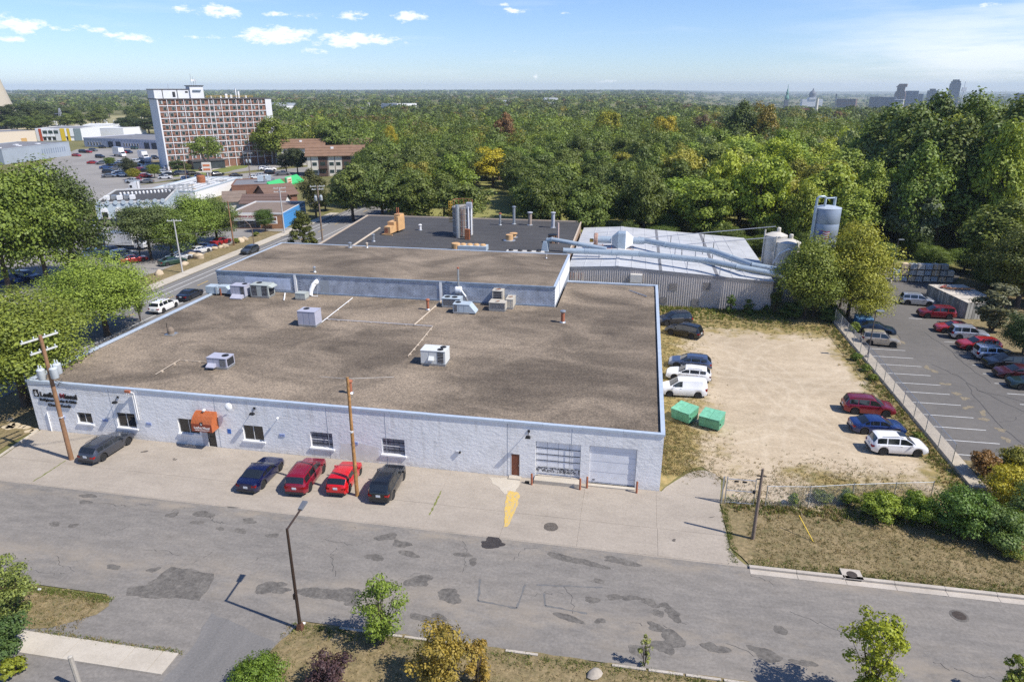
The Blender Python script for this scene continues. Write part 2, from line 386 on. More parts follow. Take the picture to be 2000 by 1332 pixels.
# repair patches, damp spot, manholes: flat marks on the road, each of its own outline
for k, (c, rx, ry, rot) in enumerate([((20.94, -10.21), .55, .3, .2), ((23.38, -10.77), .5, .25, 0), ((25.21, -8.23), .9, .28, .3), ((12.82, -9.06), .7, .3, .1), ((13.26, -9.85), .5, .3, 0),
        ((13.18, -12.76), .5, .26, .2), ((14.66, -12.69), .45, .22, 0), ((20.88, -16.29), .5, .3, 0), ((23.68, -16.06), .4, .28, .4), ((23.25, -9.74), .9, .4, .1), ((27.07, -9.92), .6, .3, .1),
        ((25.48, -11.16), .35, .22, 0), ((27.08, -11.13), .5, .3, 0), ((29.65, -11.23), .45, .28, .2), ((37.74, -9.98), .8, .45, .3), ((39.05, -10.58), .75, .4, -.2), ((39.89, -11.53), .7, .35, -.1),
        ((37.73, -12.29), .7, .35, .2), ((43.63, -10.98), .6, .28, 0), ((44.44, -11.55), .35, .35, 0), ((41.41, -14.06), 1.0, .55, .1), ((36.48, -16.20), 1.9, .75, .0), ((32.12, -16.30), 1.0, .55, .3),
        ((32.98, -16.44), .7, .3, 0), ((37.81, -16.44), .8, .5, .2), ((42.55, -17.22), .7, .35, 0), ((43.55, -17.13), .65, .38, 0), ((43.74, -15.06), .9, .6, .2), ((51.30, -10.23), 2.1, .38, -.22),
        ((54.35, -9.80), 1.4, .34, -.08), ((52.64, -13.87), .5, .3, .3), ((53.96, -13.36), .5, .3, 0), ((54.98, -13.27), .6, .28, 0), ((56.18, -13.48), .65, .3, -.2), ((57.11, -13.58), .4, .25, 0),
        ((57.58, -14.31), .6, .45, -.4), ((56.69, -14.33), .3, .4, 0), ((56.51, -15.52), .65, .3, -.3), ((57.46, -16.30), .75, .7, .2), ((56.85, -17.03), .6, .55, -.5), ((55.58, -17.61), .6, .55, .1),
        ((59.80, -16.59), .75, .4, 0), ((62.61, -16.56), 1.1, .42, -.2), ((64.61, -16.84), .7, .25, -.2), ((63.75, -14.49), .4, .4, 0), ((52.89, -12.04), .4, .25, 0), ((53.22, -15.59), .4, .2, 0), ((51.31, -15.67), .9, .3, -.2)]):
    plate('repair_patch', rough_edge(blob(c[0], c[1], rx * .94, ry * .94, 20, .34, rot, k), .11, .045, k), .006 + .0004 * (k % 7), g_patch, road)
big = [(24.66, -15.57), (26.04, -15.54), (27.88, -15.74), (28.26, -16.68), (28.44, -18.18), (26.43, -18.35), (23.64, -18.61), (23.25, -17.96), (24.22, -17.54), (24.42, -16.45)]
plate('repair_patch', rough_edge(big, .35, .12, 4), .0095, g_patch, road)
damp = mat('damp asphalt', (.045, .038, .033), .45, var=.3, scale=3)
plate('damp_patch', blob((45.34, -9.36)[0], (45.34, -9.36)[1], .95, .55, 22, .4, -.1, 77), .011, damp, road)
seal = mat('sealed cut', (.13, .128, .125), .9, var=.2)
for (q0, q1, w) in [((53.2, -12.6), (49.0, -13.1), .12), ((45.3, -13.2), (45.6, -15.2), .16), ((45.6, -15.2), (48.1, -15.4), .14), ((48.1, -15.4), (48.3, -13.2), .14),
                    ((49.6, -13.8), (49.8, -14.9), .16), ((49.8, -14.9), (52.4, -15.1), .14)]:
    q0, q1 = Vector(q0), Vector(q1); n_ = (q1 - q0).normalized(); n_ = Vector((-n_.y, n_.x)) * w / 2
    plate('sealed_crack', rough_edge([q0 - n_, q1 - n_, q1 + n_, q0 + n_], .3, .05, 5), .0045, seal, road)
iron = mat('cast iron', (.07, .055, .045), .7, .4, var=.3, scale=8)
def manhole(c, r_, label, z=.0):
    t = thing('manhole_cover', label, 'manhole', (c[0], c[1], z))
    MB().lathe([(r_ + .14, .004), (r_ + .14, .012), (r_, .014)], n=24).build('collar', g_patch, t)
    mb = MB().lathe([(r_, .012), (r_, .024), (r_ * .96, .026)], n=24)
    for k in range(-3, 4): mb.box((0, k * r_ * .24, .029), (1.5 * r_ * math.cos(k * .35), .04, .006))
    mb.build('lid', iron, t)
manhole((74.67, -11.38), .38, 'round iron manhole cover in the road at the right')
t = thing('storm_drain', 'square concrete storm drain inlet set in the kerb', 'drain', (69.25, -8.72, 0))
MB().box((0, .05, .08), (1.25, 1.0, .16)).build('inlet_slab', g_kerb, t)
MB().lathe([(.33, .162), (.33, .175), (.3, .178)], n=20).build('lid', iron, t)
MB().box((0, -.455, .07), (.95, .02, .07)).build('inlet_mouth', mat('dark void', (.01, .01, .01), .9, var=0), t)
# apron of concrete slabs before the front wall
apron = plate('apron', [(.6, edge_y(0)), (62.75, edge_y(62.75)), (62.1, -8.1), (61.75, -7.0), (61.6, -1.7), (61.95, .6), (62.1, 2.0), (61.7, 2.9), (61.0, 3.3), (60.3, 3.2), (59.5, 2.6), (58.5, 1.3), (57.6, .1), (57.25, -.6), (57.2, -.55), (.2, 0), (.2, -1.1), (1.0, -5.2)], .004, g_conc)
cuts = [.9, 6.9, 12.4, 18.0, 23.6, 29.2, 34.4, 40.0, 45.7, 51.2, 56.8, 61.5]
for i in range(len(cuts) - 1):
    for (y0, y1) in ((-8.22, -5.05), (-5.02, -.03)):
        x0, x1 = cuts[i] + .012, cuts[i + 1] - .012
        dz = rnd.uniform(-.003, .003)
        MB().box(((x0 + x1) / 2, (y0 + y1) / 2 - .0103 * (x0 + x1) / 2, .012 + dz), (x1 - x0, y1 - y0, .016), -.0103).build('concrete_slab', g_conc, apron)
weeds_m = mat('crack weeds', (.16, .17, .045), .9, var=.3)
for (x, y0, y1) in ((6.9, -8.0, -4.6), (40.0, -6.9, -3.6), (34.4, -3.2, -2.9)):
    plate('weed_strip', rough_edge([(x - .05, y0), (x + .05, y0), (x + .09, (y0 + y1) / 2), (x + .04, y1), (x - .05, y1)], .2, .05, int(x)), .026, weeds_m, apron)
plate('lid_of_pit', blob((49.17, -6.79)[0], (49.17, -6.79)[1], .52, .52, 20, .03), .027, mat('rust plate', (.10, .085, .07), .8, var=.35, scale=6), apron)
plate('pale_patch', rough_edge([(43.32, -0.92), (45.97, -0.69), (46.01, -1.40), (45.81, -2.95), (45.03, -3.16), (44.44, -2.29), (43.81, -1.86)], .3, .08, 9), .0265, g_walk, apron)
pm, pt, pb = bsdf_mat('worn yellow paint')
f_ = noise(pt, vec(pt, 'world', (1.8, .5, 1)), 3.2, 8, .8)
pt.links.new(ramp(pt, f_, [(.43, (.36, .31, .25)), (.47, (.55, .37, .08)), (.54, (.60, .40, .07)), (.58, (.38, .32, .24))]), pb.inputs['Base Color'])
pb.inputs['Roughness'].default_value = .75
plate('yellow_stripe', rough_edge([(45.79, -7.45), (46.06, -7.28), (46.27, -5.41), (46.27, -3.01), (46.06, -2.75), (45.17, -2.61), (45.33, -4.54)], .35, .07, 3), .031, pm, apron)
oil = mat('oil stain', (.10, .085, .07), .6, var=.3, scale=4)
for k, (c, a, b2) in enumerate([((12.56, -2.04), .35, .12), ((16.08, -2.86), .15, .1), ((57.94, -6.84), .16, .14), ((15.88, -2.72), .1, .1), ((60.85, -3.51), .2, .05), ((38.13, 0.41), .15, .08)]):
    plate('oil_stain', blob(c[0], c[1], a, b2, 14, .35, .4, k), .0275, oil, apron)
dirt_lot = plate('dirt_lot', [(57.1, -.55), (59.4, 3.1), (60.7, 3.95), (62.5, 1.9), (61.6, -1.6), (82.0, -1.2), (82.1, 49.6), (57.1, 49.6)], -.008, g_dirt)
verge = plate('verge', rough_edge([(62.95, -8.9), (112, -9.1), (118, 8), (82.6, 9), (82.0, -1.1), (61.7, -1.5), (61.75, -6.9)], .8, .1, 6), .012, g_dry)
kerb = thing('kerb', 'pale concrete kerb along the verge on the far side of the road', 'kerb', (0, 0, 0)); del kerb['category']; kerb['kind'] = 'structure'; del kerb['label']
x = 62.75
while x < 112:
    l = 3.0
    MB().bx(x + .012, x + l - .012, -9.12 - .004 * (x - 62), -8.85 - .004 * (x - 62), .003, .16).build('kerb_stone', g_kerb, kerb)
    MB().bx(x + .012, x + l - .012, -9.62 - .004 * (x - 62), -9.13 - .004 * (x - 62), .0035, .02).build('gutter_slab', g_kerb, kerb)
    x += l
# near side of the road
near_verge = plate('near_verge', rough_edge([(35.6, -18.72), (110, -18.9), (110, -40), (31.5, -40), (33.6, -26), (34.7, -21.9)], .8, .12, 3), .02, g_dry)
west_verge = plate('west_verge', rough_edge([(5, -18.75), (22.6, -18.8), (23.2, -19.6), (23.0, -20.4), (21.1, -21.8), (20.1, -22.1), (5, -22.1)], .6, .12, 8), .02, g_dry)
driveway = plate('driveway', [(22.3, -18.6), (35.6, -18.6), (35.0, -20.8), (34.7, -22), (33.4, -27), (10, -27), (10, -22.1), (20.1, -22.1), (22.9, -20.3)], -.004, g_road)
plate('dark_strip', rough_edge([(29.8, -19.0), (34.9, -20.6), (34.2, -23.2), (32.9, -26.8), (29.9, -26.8), (30.3, -22)], .6, .1, 14), .003, ground_mat('darker asphalt', [(.3, (.14, .135, .13)), (.7, (.19, .18, .17))], .5, None, fine=(8, .18), stretch=(1.5, .4, 1))[0], driveway)
walk = plate('sidewalk', rect(10, 29.95, -23.85, -22.28), .006, g_road)
x = 10.0
for l in (3.4, 3.4, 3.4, 3.4, 3.55, 1.75, .95):
    MB().bx(x + .01, x + l - .02, -23.8, -22.3, .008, .05).build('paving_slab', g_walk, walk); x += l
x = 36.0
while x < 70:
    if rnd.random() < .55: MB().bx(x + .05, x + 1.9, -18.98, -18.82, .0, .09).build('kerb_stone', g_kerb, kerb)
    x += 2.0
# right-hand parking lot
lot = plate('parking_lot', [(82.3, 6), (101, 6), (99.5, 45), (100.5, 62), (112, 80), (88, 80), (84, 54), (82.3, 48)], .004, g_lot)
for y in (36.3, 33.7, 31.1, 28.4, 25.75, 23.35, 20.7, 17.85, 15.25, 12.6, 9.9):
    plate('stall_line', rect(82.9, 87.5, y - .048, y + .048), .012, white_line, lot)
for y in (40.6, 35.4, 32.7, 30.1, 27.35, 24.65, 22.0, 19.3):
    plate('stall_line', rect(93.5, 98.3, y - .048, y + .048), .012, white_line, lot)
for q in [((91, 70), (93.5, 70.6)), ((93, 66), (95.5, 66.5)), ((95.8, 72.2), (98, 72.6)), ((90.0, 60.2), (91.9, 61)), ((92.5, 49.9), (94.2, 50.1))]:
    plate('stall_line', rect(q[0][0], q[1][0], q[0][1], q[0][1] + .12), .012, white_line, lot)
crk = mat('crack filler', (.045, .044, .044), .85, var=.15)
def crack(pts, w=.07, seed=0, par=None, z=.009):
    rr = random.Random(seed); out = []; 
    for i in range(len(pts) - 1):
        for k in range(5):
            q = k / 5; out.append((pts[i][0] * (1 - q) + pts[i + 1][0] * q + rr.uniform(-.16, .16), pts[i][1] * (1 - q) + pts[i + 1][1] * q + rr.uniform(-.16, .16)))
    L_ = [(p[0] - w / 2, p[1] - w / 3) for p in out]; R_ = [(p[0] + w / 2, p[1] + w / 3) for p in out]
    mb = MB()
    for i in range(len(out) - 1): mb.add([(L_[i][0], L_[i][1], z), (R_[i][0], R_[i][1], z), (R_[i + 1][0], R_[i + 1][1], z), (L_[i + 1][0], L_[i + 1][1], z)], [(0, 1, 2, 3)])
    mb.build('crack', crk, par or lot)
for k, ps in enumerate([[(86.6, 48), (87.5, 44), (88.6, 42), (87.6, 38)], [(89, 32), (90.4, 29), (91, 25), (93.2, 20), (94, 12)], [(88.4, 29), (92, 30), (95, 30.5)], [(90.6, 27), (89.6, 22), (89.2, 16), (90, 10)],
        [(91, 25), (94, 23), (96, 21)], [(93, 20), (91, 18), (89.3, 17)], [(92.3, 44), (93, 38), (92.6, 33), (93.4, 26)], [(93.2, 20), (95.5, 17), (97, 12)]]): crack(ps, .08, k)
rk = random.Random(8)
for k in range(26):
    x_, y_ = rk.uniform(8, 78), rk.uniform(-18, -9.6); a_ = rk.choice((0, 0, 1.5, 1.2)) + rk.uniform(-.25, .25); ps = [(x_, y_)]
    for j in range(rk.randrange(2, 4)):
        a_ += rk.uniform(-.5, .5); l_ = rk.uniform(.8, 2.0); ps.append((ps[-1][0] + l_ * math.cos(a_), max(-18.4, min(-9.2, ps[-1][1] + l_ * math.sin(a_)))))
    crack(ps, rk.uniform(.018, .035), k + 50, road, .0042)
leaf_lit = mat('fallen leaves', (.20, .165, .11), .9, var=.4, scale=6)
for k, c in enumerate([(88.0, 30.9), (88.4, 29.9), (88.2, 26.2), (88.3, 23.7), (88.6, 22.6), (88.0, 20.3), (88.9, 19.2), (88.4, 17.7), (88.9, 15.6), (88.5, 13.6), (89.2, 12.2), (87.9, 41.5), (88.2, 39.4)]):
    plate('leaf_litter', blob(c[0], c[1], .35, .5, 16, .6, k, k), .0105 + .0003 * (k % 4), leaf_lit, lot)
bank = plate('bank', rough_edge([(100.9, 4), (160, 4), (160, 120), (112.4, 80.5), (101.5, 62), (99.2, 49), (99.0, 44)], 1.2, .25, 12), .016, g_dry)
# ground west of the avenue
westwalk = thing('pavement', '', '', (0, 0, 0)); del westwalk['category']; del westwalk['label']; westwalk['kind'] = 'structure'
y = 24.0
while y < 116:
    MB().bx(-23.0, -20.75, y + .02, y + 2.98, .0, .1).build('paving_slab', g_walk, westwalk); y += 3.0
plate('verge_strip', rough_edge(rect(-27.6, -23.05, 20, 92), 1.5, .3, 2), .03, g_dry)
eastwalk = plate('east_verge', rough_edge(rect(-9.5, -.4, -8.5, 130), 1.5, .2, 22), .01, g_dry)
plate('car_lot', rect(-90, -27.2, 30, 98), -.02, g_far)
plate('back_street', [(-101.94, 106.46), (-90.39, 126.28), (-78.99, 156.95), (-61.64, 201.04), (-74.32, 229.22), (-97.36, 183.22), (-110.15, 151.46), (-122.94, 128.60)], -.012, g_far)
plate('mall_lot', [(-112.44, 130.45), (-110.15, 151.46), (-106.43, 173.96), (-101.97, 190.54), (-206.62, 306.09), (-238.12, 279.59), (-184.74, 193.76)], -.018, g_far)
plate('tower_lot', [(-106.43, 173.96), (-91.88, 210.13), (-78.86, 239.32), (-94.62, 274.35), (-112.92, 231.07), (-112.07, 206.57)], -.014, g_far)
plate('tower_lawn', rough_edge([(-112.95, 178.91), (-98.26, 184.65), (-101.97, 208.35), (-109.97, 245.52), (-122.65, 287.13), (-131.99, 273.48), (-128.60, 232.82), (-128.22, 203.73)], 4, 1, 5), -.006, g_lawn)
pw = plate('footpath', [(-108.92, 179.62), (-111.62, 224.76), (-114.58, 228.57), (-113.21, 185.25)], .006, g_walk)
plate('dry_strip', rough_edge([(-149.01, 203.90), (-145.72, 225.29), (-156.01, 239.84), (-162.38, 217.96)], 4, 1, 6), -.004, g_dry)
plate('shop_yard', rect(-42, -23.1, 86, 97), .002, g_far)
plate('cemetery_ground', rough_edge([(-391.93, 385.77), (-297.94, 440.71), (-501.90, 729.36), (-701.76, 694.12)], 20, 6, 6), -.01, ground_mat('cemetery grass', [(.3, (.20, .19, .08)), (.7, (.36, .31, .17))], .03, None, fine=(.3, .2))[0])
plate('side_street', rect(-20, 2, 86, 96), -.005, g_far)
plate('park_lawn', rough_edge([(-5, 84), (120, 84), (130, 210), (-5, 230)], 4, 1, 15), -.03, ground_mat('park grass', [(.3, (.17, .185, .05)), (.6, (.27, .255, .085)), (.8, (.36, .30, .13))], .08, [(.3, (.14, .16, .04)), (.7, (.32, .27, .11))], 1.2, .4)[0])

# ------------------------------------------------------------------ building materials
m_wall, t, b = bsdf_mat('white stucco')
v = vec(t, 'object'); b.inputs['Roughness'].default_value = .85
c = ramp(t, noise(t, v, .7, 7, .65), [(.28, (.66, .65, .635)), (.5, (.80, .79, .775)), (.75, (.85, .84, .825))])
streak = noise(t, vec(t, 'object', (1.6, 1, .12)), 1.3, 6, .7)
c = mixrgb(t, M(t, 'MULTIPLY', M(t, 'SUBTRACT', streak, .54), 3.6, clamp=True), c, (.50, .475, .44))
zz_ = N(t, 'ShaderNodeSeparateXYZ'); t.links.new(v, zz_.inputs[0])
splash = M(t, 'MULTIPLY', M(t, 'SUBTRACT', 1.0, M(t, 'MULTIPLY', zz_.outputs[2], 1.6), clamp=True), M(t, 'MULTIPLY', M(t, 'SUBTRACT', noise(t, v, 1.1, 7, .7), .36), 2.6, clamp=True))
c = mixrgb(t, M(t, 'MULTIPLY', splash, .7), c, (.40, .365, .31))
t.links.new(c, b.inputs['Base Color'])
bump(t, b, noise(t, vec(t, 'object', (1, 1, 1.8)), 2.4, 8, .6), .5, .08)
m_gravel, t, b = bsdf_mat('gravel roof'); b.inputs['Roughness'].default_value = .95; b.inputs['Specular IOR Level'].default_value = .15
v = vec(t, 'world')
c = ramp(t, noise(t, vec(t, 'world', (.75, 1.1, 1)), .13, 8, .6, .6), [(.34, (.072, .058, .045)), (.44, (.125, .101, .077)), (.53, (.215, .173, .131)), (.63, (.295, .237, .178)), (.8, (.34, .272, .203))])
c = mixrgb(t, .35, c, ramp(t, noise(t, vec(t, 'world', (.5, 1.5, 1)), .7, 6, .7), [(.3, (.10, .084, .069)), (.7, (.23, .188, .147))]))
sp_ = ramp(t, noise(t, v, 7.5, 4, .85), [(.32, (.42,) * 3), (.5, (1.0,) * 3), (.68, (1.9, 1.82, 1.65))])
c = mixrgb(t, 1.0, c, sp_, 'MULTIPLY')
t.links.new(c, b.inputs['Base Color']); bump(t, b, noise(t, v, 22, 3, .7), .6, .03)
m_cope = mat('coping metal', (.50, .57, .65), .45, .25, var=.10, scale=1.5)
m_base = mat('blue grey flashing', (.20, .25, .32), .55, .2, var=.2, scale=1.5)
m_white = mat('white paint', (.74, .74, .74), .6, var=.08, scale=2)
m_glass = mat('dark glass', (.012, .014, .016), .06, 0, var=.2, scale=1.0, spec=.8)
m_frame = mat('pale frame', (.58, .58, .58), .5, var=.08)
m_galv = mat('galvanised steel', (.50, .52, .53), .42, .75, var=.12, scale=3)
m_grey = mat('grey enamel', (.42, .43, .47), .5, .1, var=.08, scale=2)
m_dark = mat('dark coil', (.03, .03, .033), .7, .2, var=.3, scale=12)
m_black = mat('black metal', (.018, .018, .02), .5, .2, var=.2)
m_rust = mat('rusty steel', (.27, .095, .038), .85, .15, var=.4, scale=5)
m_terra = mat('red oxide pipe', (.36, .125, .065), .75, .1, var=.25, scale=5)
m_brown = mat('brown door paint', (.17, .052, .025), .6, var=.25, scale=3)
m_orange = mat('orange awning', (.42, .115, .035), .55, var=.10, scale=4)
m_awndark = mat('brown red awning front', (.27, .05, .02), .55, var=.12, scale=4)
m_letter = mat('black lettering', (.012, .012, .016), .5, var=0)
m_bluebox = mat('blue louvre', (.33, .38, .56), .6, var=.1)
m_bluesign = mat('blue sign', (.03, .13, .45), .4, var=.1)
m_void = MATS['dark void']
m_conc = MATS['kerb concrete']
m_block = mat('silver painted block', (.40, .44, .51), .55, .25, var=.32, scale=.9, bmp=.3, bscale=12, bdist=.02)
m_mortar = mat('block joints', (.26, .29, .34), .9, var=.1)
m_brightw = mat('bright white siding', (.78, .78, .77), .6, var=.05)
# ------------------------------------------------------------------ main building
BR = -.0103
bld = thing('warehouse_shop', 'low white shop building with a wide brown gravel roof', 'building', (0, 0, 0), BR)
W_, D_, ZT, ZR = 57.1, 43.4, 5.05, 4.86
wins = [(4.52, 6.06, 1.13, 2.21), (8.67, 10.59, 1.10, 2.58), (14.87, 16.9, 1.10, 2.56), (21.2, 23.12, 1.02, 2.50), (27.52, 29.56, .95, 2.45), (33.99, 36.02, .95, 2.48)]
holes = wins + [(17.62, 18.42, .0, 2.15), (45.05, 45.85, .12, 2.2), (47.1, 50.75, .35, 3.5), (51.42, 55.15, .12, 3.55)]
def holed_wall(mb, x0, x1, z0, z1, hs, y=0.0, dep=.26, z_=None):
    xs_ = sorted({x0, x1} | {h[0] for h in hs} | {h[1] for h in hs}); zs_ = sorted({z0, z1} | {h[2] for h in hs} | {h[3] for h in hs})
    inh = lambda x, z: any(h[0] < x < h[1] and h[2] < z < h[3] for h in hs)
    for i in range(len(xs_) - 1):
        for j in range(len(zs_) - 1):
            if not inh((xs_[i] + xs_[i + 1]) / 2, (zs_[j] + zs_[j + 1]) / 2):
                mb.add([(xs_[i], y, zs_[j]), (xs_[i + 1], y, zs_[j]), (xs_[i + 1], y, zs_[j + 1]), (xs_[i], y, zs_[j + 1])], [(0, 1, 2, 3)])
    for (a, b_, c_, d) in hs:
        e = y + dep
        mb.add([(a, y, c_), (a, e, c_), (a, e, d), (a, y, d)], [(0, 1, 2, 3)])
        mb.add([(b_, y, c_), (b_, y, d), (b_, e, d), (b_, e, c_)], [(0, 1, 2, 3)])
        mb.add([(a, y, d), (a, e, d), (b_, e, d), (b_, y, d)], [(0, 1, 2, 3)])
        mb.add([(a, y, c_), (b_, y, c_), (b_, e, c_), (a, e, c_)], [(0, 1, 2, 3)])
    return mb
holed_wall(MB(), 0, W_, 0, 4.9, holes).build('front_wall', m_wall, bld)
MB().add([(W_, 0, 0), (W_, D_, 0), (W_, D_, 4.9), (W_, 0, 4.9)], [(0, 1, 2, 3)]).build('side_wall', m_wall, bld)
MB().add([(0, D_, 0), (0, 0, 0), (0, 0, 4.9), (0, D_, 4.9)], [(0, 1, 2, 3)]).build('side_wall', m_wall, bld)
MB().add([(W_, D_, 0), (44.6, D_, 0), (44.6, D_, 4.9), (W_, D_, 4.9)], [(0, 1, 2, 3)]).build('back_wall', m_wall, bld)
MB().bx(.3, W_ - .3, .3, D_ - .3, .0, .05).build('floor_slab', m_dark, bld)
mb = MB().sheet([(.28, .28), (W_ - .28, .28), (W_ - .28, D_ - .28), (44.9, D_ - .28), (44.9, 31.6), (.28, 31.6)], ZR)
mb.build('roof', m_gravel, bld)
for (x0, x1, y0, y1) in ((-.08, W_ + .08, -.08, .26), (-.08, .26, .27, 30.9), (W_ - .26, W_ + .08, .27, D_ + .08), (44.9, W_ - .27, D_ - .26, D_ + .08)):
    n_ = max(1, int(max(x1 - x0, y1 - y0) / 3.05)); hx = (x1 - x0) > (y1 - y0)
    for k in range(n_):
        a0, a1 = k / n_, (k + 1) / n_
        if hx: q = (x0 + (x1 - x0) * a0 + .006, x0 + (x1 - x0) * a1 - .006, y0, y1)
        else: q = (x0, x1, y0 + (y1 - y0) * a0 + .006, y0 + (y1 - y0) * a1 - .006)
        MB().bx(*q, 4.9, 5.08 + rnd.uniform(-.006, .006)).build('coping_cap', m_cope, bld)
for k in range(11):
    x = 3.2 + k * 5.2
    MB().bx(x - .012, x + .012, -.012, .02, 0, 4.88).build('wall_seam', m_mortar, bld) if k in (1, 3, 5, 6, 8, 9) else None
m_blind = mat('dark blind', (.045, .045, .05), .6, var=.3, scale=6)
m_plastic = mat('clouded glazing', (.20, .205, .225), .35, var=.35, scale=2.5, space='object')
for k, (a, b_, c_, d) in enumerate(wins):
    f = MB(); w_ = .06
    f.bx(a, a + w_, .10, .2, c_, d); f.bx(b_ - w_, b_, .10, .2, c_, d); f.bx(a + w_, b_ - w_, .10, .2, d - w_, d); f.bx(a + w_, b_ - w_, .10, .2, c_, c_ + w_)
    if k < 4: f.bx((a + b_) / 2 - .025, (a + b_) / 2 + .025, .11, .19, c_ + w_, d - w_)
    wo = f.build('window', m_frame if k < 4 else m_white, bld)
    if k < 4:
        for (p, q) in ((a + w_, (a + b_) / 2 - .025), ((a + b_) / 2 + .025, b_ - w_)):
            MB().bx(p, q, .14, .155, c_ + w_, d - w_).build('pane', m_glass, wo)
        if k == 0:
            for j in range(9): MB().bx(a + .45, b_ - .12, .16, .17, c_ + .1 + j * .1, c_ + .17 + j * .1).build('blind_slat', m_blind, wo)
    else:
        nx, nz = 4, 4
        for i in range(nx):
            for j in range(nz):
                p0 = a + w_ + (b_ - a - 2 * w_) * i / nx; p1 = a + w_ + (b_ - a - 2 * w_) * (i + 1) / nx
                q0 = c_ + w_ + (d - c_ - 2 * w_) * j / nz; q1 = c_ + w_ + (d - c_ - 2 * w_) * (j + 1) / nz
                MB().bx(p0 + .015, p1 - .015, .14 + rnd.uniform(-.01, .01), .17, q0 + .015, q1 - .015).build('pane', m_plastic, wo)
        for j in range(1, 4): MB().bx(a + w_, b_ - w_, .11, .138, c_ + (d - c_) * j / 4 - .02, c_ + (d - c_) * j / 4 + .02).build('muntin', m_dark if j % 2 else m_white, wo)
    MB().bx(a - .1, b_ + .12, -.12, .10, c_ - .14, c_ - .002).build('window_sill', m_white, bld)
pp_ = rough_edge([(30.1, .15), (33.6, .1), (33.7, 1.5), (32.3, 1.75), (30.2, 1.6)], .3, .1, 6)
MB().add([(p[0], -.004, p[1]) for p in pp_], [tuple(range(len(pp_)))]).build('paint_patch', mat('bare tan render', (.70, .665, .61), .9, var=.14, scale=1.5), bld)
for (u0, z) in ((2.95, 1.62), (7.42, 1.65), (11.9, 1.72), (24.9, 1.85), (31.6, 1.75)):
    lv = MB().bx(u0 - .26, u0 + .26, -.02, .0, z - .14, z + .14).build('vent_louvre', m_bluebox, bld)
    for j in range(3): MB().box((u0, -.035, z - .09 + j * .09), (.5, .035, .03)).build('louvre_slat', m_bluebox, lv)
# awning, glass door and its step
aw = thing('door_awning', 'orange rounded metal awning with a brown lettered front over the shop door', 'awning', (16.95, -.17, 0), BR)
A0, A1, AZ0, AZ1, AP = .0, 1.95, 2.0, 3.55, 1.0
prof = [(0, AZ1), (-.28, AZ1 - .06), (-.6, AZ1 - .26), (-.85, AZ1 - .52), (-AP, AZ1 - .80)]
mb = MB()
for i in range(len(prof) - 1):
    for k in range(14):
        x0 = A0 + (A1 - A0) * k / 14; x1 = A0 + (A1 - A0) * (k + 1) / 14; xm = (x0 + x1) / 2
        (y0, z0), (y1, z1) = prof[i], prof[i + 1]
        mb.add([(x0 + .012, y1, z1), (x1 - .012, y1, z1), (x1 - .012, y0, z0), (x0 + .012, y0, z0)], [(0, 1, 2, 3)])
        mb.add([(x1 - .012, y1, z1), (x1 + .012, y1 - .02, z1 + .02), (x1 + .012, y0 - .0, z0 + .02), (x1 - .012, y0, z0)], [(0, 1, 2, 3)])
mb.build('ribbed_top', m_orange, aw)
MB().bx(A0, A1, -AP - .015, -AP + .0, AZ0, prof[-1][1]).build('front_panel', m_awndark, aw)
for x in (A0, A1):
    MB().add([(x, 0, AZ1)] + [(x, p[0], p[1]) for p in prof[1:]] + [(x, -AP, AZ0), (x, 0, AZ0)], [(0, 1, 2, 3, 4, 5, 6) if x == A1 else (6, 5, 4, 3, 2, 1, 0)]).build('side_cheek', m_orange, aw)
m_sgn = mat('sign white', (.8, .8, .78), .5, var=0)
fit_text('Leaflet Missal', A0 + .25, A1 - .22, AZ0 + .27, AZ0 + .5, -AP - .02, .006, m_sgn, aw, bold=.012)
fit_text('RELIGIOUS BOOKS & GIFTS', A0 + .3, A1 - .28, AZ0 + .10, AZ0 + .19, -AP - .02, .006, m_sgn, aw)
def emblem(x, z, h, y, m, parent):
    e = MB(); w = h * .72
    e.bx(x - w / 2, x + w / 2, y - .05, y, z - h / 2, z + h / 2)
    o = e.build('emblem', m, parent)
    k = MB(); k.bx(x - .035 * h, x + .035 * h, y - .062, y - .051, z - h * .36, z + h * .36); k.bx(x - h * .2, x + h * .2, y - .062, y - .051, z + h * .06, z + h * .13)
    k.lathe([(h * .2, y - .061), (h * .2, y - .0505)], (x, 0, z - h * .18), 12, 'y'); k.build('emblem_mark', MATS['pale frame'] if m is m_letter else m_sgn, o)
emblem(A0 + .98, AZ0 + .74, .34, -AP + .03, m_letter, aw)
dr = MB(); dr.bx(17.62, 17.68, .04, .12, 0, 2.1); dr.bx(18.36, 18.42, .04, .12, 0, 2.1); dr.bx(17.68, 18.36, .04, .12, 2.02, 2.1); dr.bx(17.68, 18.36, .05, .11, .0, .1); dr.bx(17.68, 18.36, .05, .11, .95, 1.02)
do = dr.build('glass_door', m_black, bld)
MB().bx(17.68, 18.36, .07, .085, .1, 2.02).build('pane', m_glass, do); MB().tube([(17.76, .02, .85), (17.76, .02, 1.25)], .015, 6).build('handle', m_galv, do)
MB().bx(17.1, 17.6, -.03, .0, .0, 2.0).build('side_panel', m_grey, bld)
# brown steel door
dr = MB().bx(45.12, 45.78, .03, .09, .13, 2.12).build('steel_door', m_brown, bld)
f = MB(); f.bx(45.05, 45.12, -.01, .14, .12, 2.2); f.bx(45.78, 45.85, -.01, .14, .12, 2.2); f.bx(45.12, 45.78, -.01, .14, 2.12, 2.2); f.build('door_frame', m_frame, dr)
MB().lathe([(.035, -.03), (.035, .03)], (45.72, 0, 1.1), 8, 'y').build('handle', m_galv, dr)
MB().bx(44.95, 45.95, -.5, -.02, .0, .13).build('door_step', g_walk, bld)
